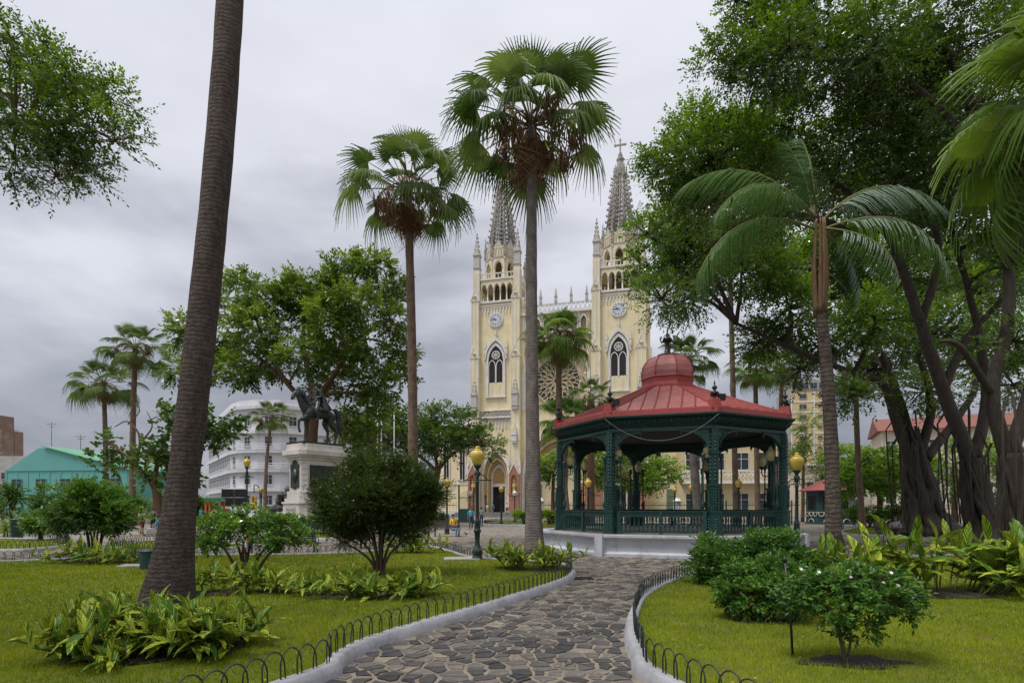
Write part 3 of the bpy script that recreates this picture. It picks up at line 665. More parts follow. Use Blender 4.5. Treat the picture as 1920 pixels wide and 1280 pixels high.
# ================================================================ kiosk
KG=M('kiosk_green',(.022,.075,.080),.6,.2,3,.2,20,dirt=(.015,.05,.052)); KW=M('kiosk_white',(.62,.60,.54),.6,.1)
ks=thing('kiosk','small octagonal green kiosk with red hipped roof and white swags','kiosk',gp(1557,981.5),R(10))
MB().lathe([(2.35,0),(2.35,.15),(2.25,.16),(2.25,3.3)],8,sm=False,rot=PI/8).build('wall',KG,ks)
MB().lathe([(2.95,3.28),(2.95,3.36),(.05,4.75)],8,sm=False,rot=PI/8).build('roof',M('kiosk_red',(.36,.085,.085),.6,.15,2,.2,10),ks)
for k in range(8):
    a=k*PI/4; d=2.25*math.cos(PI/8)
    def kb(name,mat,mb,off=.0): return mb.build(name,mat,ks,((d+off)*math.cos(a),(d+off)*math.sin(a),0),a+PI/2)
    if k%2==0 or k==5:
        w=MB().bx(-.45,.45,-.03,.03,1.4,2.8); wo=kb('window',M('kiosk_dark',(.012,.016,.016),.3),w,.01)
        for i in range(6): MB().box((-.37+i*.148,-.045,2.1),(.025,.02,1.4)).build('bar',BLACKM,wo)
        f=MB(); f.bx(-.55,-.45,-.05,.05,1.3,2.9); f.bx(.45,.55,-.05,.05,1.3,2.9); f.bx(-.45,.45,-.05,.05,2.8,2.9); f.bx(-.45,.45,-.05,.05,1.3,1.4); f.build('frame',KG,wo)
    if k==6:
        kb('door',KW,MB().bx(.2,.72,-.035,.03,.9,2.7),.02)
    mb=MB()
    mb.bx(-.85,.85,-.05,.03,1.15,1.21)
    for i in range(3): mb.tube([(-.56+i*.56+.25*math.cos(PI+q*PI/8),-.04,1.13+.36*math.sin(PI+q*PI/8)) for q in range(9)],.045,5)
    mb.tube([(.38*math.cos(q*PI/8),-.04,.12+.42*math.sin(q*PI/8)) for q in range(9)],.05,5)
    kb('swag',KW,mb,.03)
# ================================================================ cathedral
CREAM=M('cream_plaster',(.76,.66,.43),.85,.10,.6,.15,10,dirt=(.50,.43,.30),dscale=1.0,dst=(.9,.9,.10))
WHT=M('white_trim',(.70,.68,.66),.75,.12,1.5,.2,14,dirt=(.40,.38,.36),dscale=1.4,dst=(1,1,.3))
GREY=M('weathered_stone',(.36,.33,.30),.9,.3,1.2,.4,12,dirt=(.10,.10,.10),dscale=1.0)
GREYW=M('weathered_white',(.52,.49,.45),.9,.2,1.2,.3,12,dirt=(.20,.19,.18),dscale=1.1)
GOLD=M('gold_stone',(.50,.34,.14),.85,.25,2,.3,10,dirt=(.30,.19,.08),dscale=2)
PINK=M('pink_stone',(.36,.16,.11),.85,.25,2,.3,10,dirt=(.24,.11,.08),dscale=2)
DARK=M('dark_interior',(.008,.007,.007),.9,.2,2,0)
DGLASS=M('dark_glass',(.020,.017,.018),.25,.5,2.5,.1,8)
ROSEG=M('rose_glass',(.030,.034,.042),.25,.4,3,.1,8)
def parch(a,r,n=12,cx=0,z=0):
    c=(r*r-a*a)/(2*a); Rr=a+c; out=[]
    for i in range(n+1):
        x=-a+2*a*i/n; out.append((cx+x,z+math.sqrt(max(0,Rr*Rr-(abs(x)+c)**2))))
    return out
def archleg(a,r,z0,zs,cx=0,n=12): return [(cx-a,z0)]+parch(a,r,n,cx,zs)+[(cx+a,z0)]
def archband(mb,ao,ro,ai,ri,z0,zs,y0,y1,cx=0,n=12,mi=0): mb.band(archleg(ao,ro,z0,zs,cx,n),archleg(ai,ri,z0,zs,cx,n),y0,y1,mi)
def archplate(mb,a,r,z0,zs,y0,y1,x0,x1,zt,cx=0,n=12,mi=0):
    """wall from x0..x1, z0..zt with one pointed opening"""
    c=archleg(a,r,z0,zs,cx,n); top=[(x0,z0)]+[(x0+(x1-x0)*i/n,zt) for i in range(n+1)]+[(x1,z0)]
    top[1]=(x0,zt); mb.band(top,c,y0,y1,mi)
def pinnacle(name,h,w,mat,parent,loc,mats=None):
    key=(round(h,2),round(w,2),mat.name)
    if key not in PIN:
        mb=MB(); sh=h*.42
        mb.box((0,0,sh/2),(w,w,sh)); mb.box((0,0,sh*.25),(w*1.18,w*1.18,sh*.06)); mb.box((0,0,sh),(w*1.25,w*1.25,h*.03))
        for q in range(4):
            b=q*PI/2; cx,cy=w*.5*math.sin(b),-w*.5*math.cos(b)
            g=[(-w*.5,0),(w*.5,0),(0,w*.9)]
            vs=[(cx+math.cos(b)*x,cy+math.sin(b)*x,sh+z) for x,z in g]; vs2=[(v[0]*.75,v[1]*.75,v[2]) for v in vs]
            mb.add(vs+vs2,[(0,1,2),(0,2,5,3),(1,4,5,2)])
        mb.lathe([(w*.5,sh),(w*.30,sh+(h-sh)*.4),(w*.06,h*.95),(.001,h*.955)],4,sm=False,rot=PI/4)
        for q in range(4):
            for i in range(5):
                t=(i+.5)/5.4; r=w*.62*(1-t)+.03; a=PI/4+q*PI/2; mb.box((r*math.cos(a),r*math.sin(a),sh+(h-sh)*.95*t),(w*.17,w*.17,w*.2),a)
        mb.lathe([(.001,h*.93),(w*.16,h*.955),(w*.05,h*.975),(w*.12,h*.99),(.001,h)],5)
        PIN[key]=mb.mesh(name,mat)
    return inst(name,PIN[key],parent,loc)
PIN={}
CA=R(-14.44)
ca=thing('cathedral','cream and white neo gothic cathedral with two pierced spires and rose window','cathedral',(7.05,90.5,0),CA)
def P(name,mb,mat,parent=None): return mb.build(name,mat,parent or ca)
def tower(tx,lab):
    T=MB(); T.bx(tx-4.2,tx+4.2,0,8.4,11.6,35.7); 
    T.bx(tx-4.2,tx-2.35,0,8.4,0,11.6); T.bx(tx+2.35,tx+4.2,0,8.4,0,11.6); T.bx(tx-2.35,tx+2.35,2.6,8.4,0,11.6)
    archplate(T,2.2,3.9,0,7.0,.002,2.6,tx-2.35,tx+2.35,11.62,tx)
    wall=P('tower_wall',T,CREAM); wall['label']=lab
    # buttresses with gablets, white strips
    for s in (-1,1):
        bx=tx+s*3.5
        for (z0,z1,w,d) in ((0,14.6,1.7,1.25),(14.6,26.4,1.5,.9),(26.4,36.0,1.35,.55)):
            mb=MB(); mb.bx(bx-w/2,bx+w/2,-d,.1,z0,z1)
            if z0>0: mb.ext([(bx-w/2-.08,z1),(bx+w/2+.08,z1),(bx,z1+1.7)],'y',-d-.06,.1)
            b=P('buttress',mb,CREAM)
            st=MB()
            for x in (-w/2+.09,0,w/2-.09): st.bx(bx+x-.07,bx+x+.07,-d-.05,-d+.01,z0+(8.2 if z0==0 else .2),z1-.25)
            if z0>0:
                for q in (-1,1): st.add([(bx+q*(w/2+.16),-d-.12,z1-.05),(bx+q*(w/2-.1),-d-.12,z1-.05),(bx,-d-.12,z1+1.62),(bx,-d-.12,z1+1.95)],[(0,1,2,3) if q<0 else (3,2,1,0)]); 
                st.lathe([(.3,0),(.3,.01)],10,(bx,-d-.08,z1+.5)); st.bx(bx-w/2-.12,bx+w/2+.12,-d-.1,.1,z1-.22,z1-.04)
            st.build('trim',WHT,b)
            # side of tower shows the same buttress
            if z0>0:
                mb=MB(); mb.bx(tx+4.15,tx+4.2+d,8.4-3.9+s*2.9 if False else 4.2+s*3.4-w/2,4.2+s*3.4+w/2,z0,z1); P('buttress',mb,CREAM)
        pinnacle('pinnacle',6.2,.95,GREYW,ca,(bx,-.75,17.5)); pinnacle('pinnacle',3.2,.75,WHT,ca,(bx,-1.3,12.0))
        # niche with statue at the foot
        mb=MB(); mb.bx(bx-.85,bx+.85,-1.75,-1.2,0,3.5); mb.bx(bx-.95,bx+.95,-1.85,-1.2,3.5,3.75); nb=P('niche_base',mb,PINK)
        mb=MB(); archplate(mb,.52,.8,3.75,6.0,-1.75,-1.25,bx-.85,bx+.85,7.2,bx); mb.ext([(bx-.85,7.2),(bx+.85,7.2),(bx,8.6)],'y',-1.75,-1.25); nn=P('niche',mb,PINK)
        mb=MB()
        for q in (-1,1): mb.add([(bx+q*1.0,-1.82,6.9),(bx+q*.8,-1.82,6.9),(bx,-1.82,8.5),(bx,-1.82,8.9)],[(0,1,2,3) if q<0 else (3,2,1,0)])
        mb.build('gablet_trim',WHT,nn); MB().bx(bx-.52,bx+.52,-1.3,-1.24,3.75,7).build('niche_back',GOLD,nn)
        for q in (-1,1): pinnacle('pinnacle',3.0,.34,WHT,ca,(bx+q*.95,-1.6,7.0))
        sb=MB(); sb.lathe([(.3,0),(.32,.2),(.24,.9),(.27,1.35),(.22,1.6),(.1,1.72),(.09,1.78),(.14,1.88),(.15,2.0),(.09,2.12),(.001,2.16)],9); sb.tube([(-.24,0,1.5),(-.26,-.12,1.15),(-.05,-.26,1.1)],[.08,.07,.05],6); sb.tube([(.24,0,1.5),(.28,-.1,1.15),(.1,-.26,1.2)],[.08,.07,.05],6)
        sb.build('niche_statue',GOLD,nn,(bx,-1.5,3.75))
    # side portal
    pr=MB(); pr.bx(tx-2.2,tx+2.2,2.0,2.4,0,11); P('portal_recess',pr,GOLD)
    for i,(ao,ai,y,mt) in enumerate(((2.42,2.12,-.25,WHT),(2.12,1.85,.2,GOLD),(1.85,1.6,.7,CREAM),(1.6,1.38,1.2,GOLD),(1.38,1.05,1.65,WHT))):
        mb=MB(); archband(mb,ao,ao*1.72,ai,ai*1.72,3.6 if i==1 else 0,7.0-.12*i,y,y+.5,tx,14); P('archivolt',mb,mt)
    vo=MB()
    for i in range(15):
        t=PI*(i+.5)/15; c=parch(1.98,3.4,30,tx,6.9)[int((i+.5)*2)]; vo.box((c[0],.14,c[1]),(.22,.2,.22),t)
    P('voussoir_carving',vo,GOLD)
    mb=MB(); mb.bx(tx-1.15,tx+1.15,1.9,1.99,5.4,8.9); P('tympanum',mb,GOLD); mb=MB(); mb.bx(tx-1.3,tx+1.3,1.6,1.95,5.0,5.5); P('lintel',mb,WHT)
    mb=MB(); mb.bx(tx-1.05,tx+1.05,1.88,1.985,.6,5.0); P('doorway',mb,DARK)
    # frieze and balustrade band
    mb=MB(); mb.bx(tx-4.3,tx+4.3,-.35,.05,16.3,16.6); mb.bx(tx-4.3,tx+4.3,-.45,.02,17.45,17.62); P('string_course',mb,WHT)
    for i in range(10):
        x=tx-2.5+i*.555
        mb=MB(); archband(mb,.26,.42,.17,.33,14.6,15.6,-.14,.02,x,6); mb.tube([(x+.2*math.cos(q*PI/4),-.12,16.08+.17*math.sin(q*PI/4)) for q in range(9)],.05,4); P('blind_arch',mb,WHT)
        mb=MB(); mb.tube([(x-.26,-.3,16.6),(x+.26,-.3,17.46)],.06,4); mb.tube([(x+.26,-.3,16.6),(x-.26,-.3,17.46)],.06,4); mb.bx(x-.31,x-.25,-.36,-.24,16.6,17.45); P('balustrade_tracery',mb,WHT)
    # tall window
    wx=tx; wo=MB(); archband(wo,1.62,2.9,1.28,2.4,19.9,25.9,-.28,.03,wx,14); wo.bx(wx-1.75,wx+1.75,-.34,.03,19.7,19.95)
    W_=P('window',wo,WHT)
    mb=MB(); mb.add([(x,-.03,z) for x,z in archleg(1.28,2.4,19.95,25.9,wx,14)],[tuple(range(17))[::-1]]); mb.bx(wx-1.2,wx+1.2,-.06,-.02,22.15,25.4); 
    MB().add([(x,-.04,z) for x,z in archleg(1.27,2.4,22.2,25.9,wx,14)],[tuple(range(17))[::-1]]).build('pane',DGLASS,W_)
    MB().bx(wx-1.27,wx+1.27,-.10,-.02,19.96,22.2).build('lower_panel',CREAM,W_)
    tr=MB()
    for s in (-1,1):
        cx=wx+s*.64; archband(tr,.64,1.1,.52,.95,22.2,24.9,-.2,-.05,cx,10)
        tr.bx(cx-.035,cx+.035,-.16,-.06,19.97,22.2)
    for q in range(6):
        a=q*PI/3; tr.tube([(wx+.34*math.cos(a)+.26*math.cos(b*PI/5),-.13,26.75+.34*math.sin(a)+.26*math.sin(b*PI/5)) for b in range(11)],.05,4)
    tr.tube([(wx+.66*math.cos(b*PI/9),-.13,26.75+.66*math.sin(b*PI/9)) for b in range(19)],.07,4)
    tr.build('tracery',WHT,W_)
    gr=MB()
    for s in (-1,1):
        for j in range(8): gr.bx(wx+s*.64-.5,wx+s*.64+.5,-.075,-.045,22.45+j*.36,22.49+j*.36)
        for j in range(3): gr.bx(wx+s*.64-.27+j*.25,wx+s*.64-.23+j*.25,-.075,-.045,22.25,25.2)
    gr.build('lead_grid',M('lead',(.06,.035,.03),.6),W_)
    hd=MB(); hd.band(parch(1.95,3.6,14,wx,26.0),parch(1.72,3.1,14,wx,26.0),-.42,.02)
    for i in range(9):
        c=parch(1.95,3.6,20,wx,26.0)[1+int(i*2.2)]; hd.box((c[0],-.25,c[1]+.1),(.18,.18,.24))
    hd.build('hood',WHT,W_); pinnacle('hood_finial',2.0,.34,WHT,W_,(wx,-.22,29.2))
    for s in (-1,1): pinnacle('pinnacle',2.6,.3,WHT,ca,(wx+s*1.85,-.22,26.8)); 
    # clock
    ck=P('clock',MB().tube([(tx,.02,32.6),(tx,-.22,32.6)],1.22,28),WHT); 
    MB().tube([(tx,-.2,32.6),(tx,-.235,32.6)],1.04,28).build('dial',M('clock_dial',(.56,.60,.64),.4,.08),ck)
    ck2=MB()
    for q in range(12):
        a=q*PI/6; mbn=MB().box((0,0,0),(.09,.03,.27)); o=mbn.build('hour_mark',M('clock_blue',(.02,.03,.045),.5),ck,(tx+.82*math.sin(a),-.245,32.6+.82*math.cos(a))); o.rotation_euler=(0,a,0)
    for ang,ln,w in ((R(-52),.55,.10),(R(-85),.85,.075)):
        o=MB().box((0,0,ln/2-.08),(w,.03,ln+.16)).build('clock_hand',MATS['clock_blue'],ck,(tx,-.27,32.6)); o.rotation_euler=(0,ang,0)
    # upper frieze
    mb=MB(); mb.bx(tx-4.3,tx+4.3,-.25,.03,35.45,35.75); mb.bx(tx-3.3,tx+3.3,-.12,.02,34.95,35.1); P('string_course',mb,WHT)
    for i in range(11):
        x=tx-2.6+i*.52; mb=MB(); archband(mb,.25,.42,.17,.32,33.9 if i%2 else 33.5,34.4,-.13,.02,x,6); P('blind_arch',mb,WHT)
    # arcade storey (open): four sides
    U=3.5
    for sd in range(4):
        e=bpy.data.objects.new('arcade',None)
        mb=MB(); nA=5; wA=2*(U-.75)/nA
        for i in range(nA):
            cx=-(U-.75)+wA*(i+.5); archplate(mb,wA*.40,wA*.62,37.9 if False else 38.0,38.2,-.25,.25,cx-wA/2,cx+wA/2,39.5,cx,8)
        mb.bx(-U,U,-.3,.3,35.75,36.0)
        a=sd*PI/2; o=mb.build('arcade_wall',CREAM,ca,(tx+U*math.sin(a),4.2-U*math.cos(a),0),a)
        cm=MB()
        for i in range(nA): cx=-(U-.75)+wA*(i+.5); archband(cm,wA*.47,wA*.72,wA*.39,wA*.60,38.05,38.2,-.32,-.2,cx,8)
        cm.bx(-U,U,-.42,.3,39.5,39.75); cm.build('arcade_hood',WHT,o)
        for i in range(nA+1):
            cx=-(U-.75)+wA*i; c=MB().lathe([(.17,36.0),(.17,36.15),(.11,36.25),(.10,37.7),(.18,37.9),(.18,38.05)],8); c.build('column',CREAM if i in(0,nA) else WHT,o,(cx,0,0))
        for i in range(12):
            x=-U+.45+i*(2*U-.9)/11; b=MB(); b.bx(x-.05,x+.05,-.36,-.26,39.75,40.45); b.build('baluster',WHT,o)
        b=MB(); b.bx(-U+.3,U-.3,-.4,-.22,40.45,40.6); b.build('balustrade_rail',WHT,o)
    for sx in (-1,1):
        for sy in (-1,1):
            mb=MB(); cx,cy=tx+sx*U,4.2+sy*U; mb.box((cx,cy,38.4),(1.15,1.15,5.4)); b=P('corner_pier',mb,CREAM)
            st=MB()
            for q in (-1,0,1): st.bx(cx+q*.42-.05,cx+q*.42+.05,cy-.62,cy-.56,35.8,40.8); st.bx(cx+.56,cx+.62,cy+q*.42-.05,cy+q*.42+.05,35.8,40.8)
            st.build('trim',WHT,b); pinnacle('pinnacle',6.0,1.0,GREYW,ca,(cx,cy,40.9))
    mb=MB(); mb.bx(tx-2.9,tx+2.9,1.3,7.1,35.9,36.0); mb.bx(tx-1.2,tx+1.2,3.0,5.4,36,39.5); P('belfry_core',mb,M('belfry_dark',(.16,.12,.08),.9,.3,1))
    mb=MB(); mb.bx(tx-3.6,tx+3.6,.6,7.8,39.45,39.9); P('belfry_roof',mb,CREAM)
    # octagon lantern
    ro=2.75; ap_=ro*math.cos(PI/8); sw=2*ro*math.sin(PI/8)
    for k in range(8):
        a=k*PI/4
        mb=MB(); archplate(mb,.62,.95,39.9,41.7,-.2,.2,-sw/2,sw/2,43.4,0,10); mb.bx(-sw/2,sw/2,-.16,.16,43.4,45.0)
        o=mb.build('lantern_wall',CREAM,ca,(tx+ap_*math.sin(a),4.2-ap_*math.cos(a),0),a)
        t=MB(); t.band(parch(.78,1.2,10,0,41.7),parch(.62,.95,10,0,41.7),-.32,-.15); t.bx(-sw/2,sw/2,-.3,.05,43.25,43.45)
        for q in range(4): archband(t,.22,.3,.15,.22,43.5,44.5,-.24,-.12,-sw/2+.32+q*.48,5)
        t.ext([(-.6,45.0),(.6,45.0),(0,46.0)],'y',-.2,-.05); t.build('lantern_trim',GREYW,o)
        a2=a+PI/8; pinnacle('pinnacle',3.6,.42,GREY,ca,(tx+2.95*math.sin(a2),4.2-2.95*math.cos(a2),43.5))
        MB().lathe([(.2,39.9),(.16,40.2),(.14,42.6),(.24,42.9),(.24,43.4)],6).build('lantern_shaft',GREYW,ca,(tx+2.85*math.sin(a2),4.2-2.85*math.cos(a2),0))
    MB().lathe([(1.3,39.9),(1.3,43.3)],8).build('lantern_core',M('belfry_dark',(.16,.12,.08)),ca,(tx,4.2,0))
    # pierced spire: ribs with crockets, rings, mullions
    sp0,sp1,zr0,zr1=2.45,1.0,44.9,54.1
    RIB=MB(); RIB.tube([(0,-sp0,zr0),(0,-sp1,zr1)],[.2,.13],4)
    for i in range(10):
        t=(i+.5)/10; RIB.box((0,-(sp0+(sp1-sp0)*t)-.27,zr0+(zr1-zr0)*t),(.2,.4,.16)); RIB.box((0,-(sp0+(sp1-sp0)*t)-.42,zr0+(zr1-zr0)*t+.12),(.2,.16,.16))
    rm=RIB.mesh('spire_rib',GREY)
    LAT=MB()
    for i in range(14):
        t=(i+.3)/14; r=(sp0+(sp1-sp0)*t); z=zr0+(zr1-zr0)*t; h=r*math.sin(PI/8); d=r*math.cos(PI/8)
        LAT.box((0,-d,z),(2*h,.13,.15))
        for x in (-.5,.5): LAT.tube([(x*h*1.15,-d,z),(0,-d+.04,z+.33),],.05,4); 
    LAT.tube([(0,-sp0*.924,zr0),(0,-sp1*.924,zr1)],[.10,.07],4)
    for x in (-.5,.5): LAT.tube([(x*sp0*.765*.5*1.3,-sp0*.924,zr0),(x*sp1*.765*.5*1.3,-sp1*.924,zr1)],[.07,.05],4)
    lm=LAT.mesh('spire_lattice',GREY)
    for k in range(8):
        inst('spire_rib',rm,ca,(tx,4.2,0),(0,0,k*PI/4+PI/8)); inst('spire_lattice',lm,ca,(tx,4.2,0),(0,0,k*PI/4))
    mb=MB(); mb.lathe([(1.0,53.9),(1.22,54.1),(1.22,54.35),(.85,54.4),(.72,55.2),(.5,56.2),(.55,56.35),(.62,56.5),(.62,56.75),(.38,56.8),(.34,57.1),(.42,57.2),(.2,57.4),(.12,57.5)],8,(tx,4.2,0),sm=False); P('spire_crown',mb,GREY)
    for k in range(8): pinnacle('crown_pinnacle',1.3,.2,GREY,ca,(tx+1.0*math.sin(k*PI/4),4.2-1.0*math.cos(k*PI/4),54.4))
    cr=MB(); cr.bx(tx-.11,tx+.11,4.1,4.3,57.4,59.5); cr.bx(tx-.85,tx+.85,4.11,4.29,58.65,58.87)
    for x,z in ((-.85,58.76),(.85,58.76),(0,59.5)): cr.box((tx+x,4.2,z),(.3,.16,.3),0); 
    cr.lathe([(.001,57.3),(.3,57.5),(.001,57.75)],8,(tx,4.2,0)); P('cross',cr,GREY)
tower(-10.02,'left bell tower wall with clock'); tower(10.02,'right bell tower wall with clock')
for o in ca.children:
    nm0=o.name.split('.')[0]
    if nm0 in('lantern_wall','lantern_shaft','lantern_core','spire_rib','spire_lattice','spire_crown','crown_pinnacle','cross') or (nm0=='pinnacle' and o.location.z>40):
        o.scale.z=1.12; o.location.z=o.location.z*1.12-4.788
# --- centre bay
mb=MB(); mb.bx(-5.9,5.9,1.6,2.2,13.8,33.0); mb.bx(-5.9,-5.3,0.3,2,13.8,33); mb.bx(5.3,5.9,.3,2,13.8,33); archplate(mb,5.25,5.6,13.8,23.2,.3,1.6,-5.9,5.9,33.0,0,20); P('centre_wall',mb,CREAM)
mb=MB(); archband(mb,5.55,5.95,5.1,5.45,17.4,23.2,-.05,.35,0,20); P('great_arch',mb,WHT)
for s in (-1,1): P('shaft',MB().lathe([(.3,17.5),(.3,17.8),(.18,18),(.18,22.6),(.3,22.9),(.36,23.2)],8,(s*4.9,.7,0)),CREAM)
ros=P('rose_window',MB().tube([(0,1.62,22.2),(0,1.4,22.2)],4.15,40),WHT)
MB().tube([(0,1.41,22.2),(0,1.34,22.2)],3.85,40).build('pane',ROSEG,ros)
RT=M('rose_tracery',(.62,.52,.33),.8,.1)
mb=MB()
def ringpts(cx,cz,r,n=12,y=1.3): return [(cx+r*math.cos(2*PI*i/n),y,cz+r*math.sin(2*PI*i/n)) for i in range(n+1)]
mb.tube(ringpts(0,22.2,3.82,36),.14,5); mb.tube(ringpts(0,22.2,.55,14),.1,5)
for k in range(12):
    a=k*PI/6
    def pt(r,da): return (r*math.cos(a+da),1.3,22.2+r*math.sin(a+da))
    mb.tube([pt(.55,0),pt(1.1,.2),pt(1.6,.16),pt(1.95,0),pt(1.6,-.16),pt(1.1,-.2),pt(.55,0)],.075,4)
    mb.tube([pt(1.95,0),pt(2.3,.12),pt(2.8,.13),pt(3.2,0),pt(2.8,-.13),pt(2.3,-.12),pt(1.95,0)],.075,4)
    mb.tube([pt(1.45,PI/12),pt(1.9,PI/12+.1),pt(2.25,PI/12+.09),pt(2.55,PI/12),pt(2.25,PI/12-.09),pt(1.9,PI/12-.1),pt(1.45,PI/12)],.07,4)
    mb.tube([pt(2.55,PI/12),pt(3.0,PI/12+.12),pt(3.45,PI/12+.1),pt(3.75,PI/12),pt(3.45,PI/12-.1),pt(3.0,PI/12-.12),pt(2.55,PI/12)],.075,4); mb.tube([pt(3.2,0),pt(3.8,.08)],.07,4); mb.tube([pt(3.2,0),pt(3.8,-.08)],.07,4)
mb.build('tracery',RT,ros)
# gallery above
for i in range(7):
    cx=-4.5+i*1.5; mb=MB(); mb.bx(cx-.5,cx+.5,.22,.28,29.6,32.2); w=P('gallery_opening',mb,M('gallery_dark',(.20,.15,.09),.9)); t=MB(); archband(t,.62,1.0,.46,.8,29.5,31.4,-.02,.3,cx,8); t.bx(cx-.78,cx-.68,-.02,.3,29.4,33.0); t.build('hood',WHT,w)
mb=MB(); mb.bx(-5.9,5.9,-.1,.4,29.2,29.45); mb.bx(-5.9,5.9,-.15,.6,32.9,33.2); mb.bx(-5.9,5.9,.05,.3,34.35,34.55)
P('string_course',mb,WHT)
for i in range(16):
    x=-5.5+i*.73; mb=MB(); mb.tube([(x-.3,.18,33.2),(x+.3,.18,34.35)],.06,4); mb.tube([(x+.3,.18,33.2),(x-.3,.18,34.35)],.06,4); P('balustrade_tracery',mb,WHT)
for i in range(5): pinnacle('pinnacle',2.6,.4,GREYW,ca,(-5+i*2.5,.2,34.5))
# centre portal
mb=MB(); archplate(mb,5.3,7.2,0,6.7,-.1,.3,-5.9,5.9,16.4,0,20); P('portal_wall',mb,CREAM)
mb=MB(); mb.bx(-5.9,5.9,3.2,3.4,0,14); P('portal_recess',mb,GOLD)
for i,(ao,ai,y,mt) in enumerate(((5.55,5.1,-.5,WHT),(5.1,4.6,-.1,GOLD),(4.6,4.2,.45,CREAM),(4.2,3.7,.95,GOLD),(3.7,3.3,1.45,CREAM),(3.3,2.9,1.95,GOLD),(2.9,2.5,2.45,WHT))):
    mb=MB(); archband(mb,ao,ao*1.36,ai,ai*1.36,0 if i==0 else 5.6,6.7-.05*i,y,y+.7,0,20); P('archivolt',mb,mt)
    if mt is GOLD:
        v=MB(); c=parch((ao+ai)/2,(ao+ai)/2*1.36,60,0,6.65)
        for j in range(2,60,3): v.box((c[j][0],y-.03,c[j][1]),(.3,.22,.3),0)
        P('voussoir_carving',v,GOLD)
for s in (-1,1):
    mb=MB(); mb.ext([(s*5.3,-.1),(s*2.5,2.6),(s*2.5,3.1),(s*5.3,3.1)] if s<0 else [(s*2.5,2.6),(s*5.3,-.1),(s*5.3,3.1),(s*2.5,3.1)],'z',0,5.4); P('portal_jamb',mb,PINK)
    for i in range(7):
        t=(i+.5)/7; x=s*(5.2-2.6*t); y=-.15+2.6*t; P('jamb_shaft',MB().lathe([(.2,1.4),(.13,1.6),(.12,4.8),(.2,5.2)],6,(x,y,0)),GOLD if i%2 else PINK)
    mb=MB(); mb.ext([(s*5.5,-.35),(s*2.4,2.4),(s*2.4,3.1),(s*5.5,3.1)] if s<0 else [(s*2.4,2.4),(s*5.5,-.35),(s*5.5,3.1),(s*2.4,3.1)],'z',5.4,5.75); P('jamb_capital',mb,WHT)
mb=MB(); mb.bx(-2.5,2.5,2.75,3.15,.6,5.5); P('doorway',mb,DARK); mb=MB(); mb.bx(-2.5,2.5,2.6,3.1,5.5,6.2); P('lintel',mb,PINK)
# steps
for i in range(5):
    mb=MB(); mb.bx(-16+i*.0,16,-5.2+i*.45,.2,i*.14,(i+1)*.14-.002*i); P('step',mb,M('step_stone',(.20,.19,.18),.8,.2,2))
# --- nave, aisles, transept
mb=MB(); mb.bx(-5.8,5.8,2.2,70,0,26); P('nave_wall',mb,CREAM); mb=MB(); mb.ext([(-6.4,26),(6.4,26),(0,31.5)],'y',8,70); P('nave_roof',mb,M('red_tile',(.22,.085,.065),.85,.3,3))
for s in (-1,1):
    mb=MB(); x0,x1=(14.2,24) if s>0 else (-21,-14.2); mb.bx(x0,x1,1.2,60,0,15.5); A=P('aisle_wall',mb,CREAM); mb=MB(); mb.bx(x0-.25,x1+.25,.95,60,15.5,16.1); mb.bx(x0-.05,x1+.05,1.1,1.25,5.4,5.7); mb.bx(x0-.1,x1+.1,1.0,1.3,0,1.0); mb.build('cornice',WHT,A)
    for cx in ((-16.3,-19.2) if s<0 else (16.0,)):
        w=MB().bx(cx-.45,cx+.45,1.12,1.22,6.3,12.5).build('window',DGLASS,A); t=MB(); archband(t,.62,.6,.45,.45,6.2,12.4,1.0,1.25,cx,8); t.bx(cx-.03,cx+.03,1.05,1.1,6.3,12.5); t.bx(cx-.7,cx+.7,.95,1.2,6.0,6.25); t.build('frame',WHT,w)
    if s>0:
        w=MB().tube([(19.5,1.15,8.3),(19.5,1.1,8.3)],.62,18).build('round_window',DGLASS,A); MB().tube([(19.5+.7*math.cos(q*PI/9),1.1,8.3+.7*math.sin(q*PI/9)) for q in range(19)],.12,5).build('frame',WHT,w)
        g=MB().bx(17.3,21.0,1.02,1.18,.0,4.4).build('gate',M('pale_green_door',(.13,.19,.13),.7,.15,1),A)
        for i in range(2):
            for j in range(4): MB().bx(17.5+i*1.75,19.05+i*1.75,.97,1.03,.3+j*1.0,1.15+j*1.0).build('gate_panel',MATS['pale_green_door'],g)
mb=MB(); mb.bx(-23,-19,30,34,0,25.5); tt=P('transept_tower',mb,GREYW)
for i in range(7): MB().bx(-23+i*.6,-22.7+i*.6,29.9,30.3,25.5,26.6).build('merlon',WHT,tt)
for x in (-23,-19): pinnacle('pinnacle',4.2,.8,WHT,ca,(x,30.2,24.5))
pinnacle('pinnacle',6.5,1.1,WHT,ca,(-16.2,31,19.5))
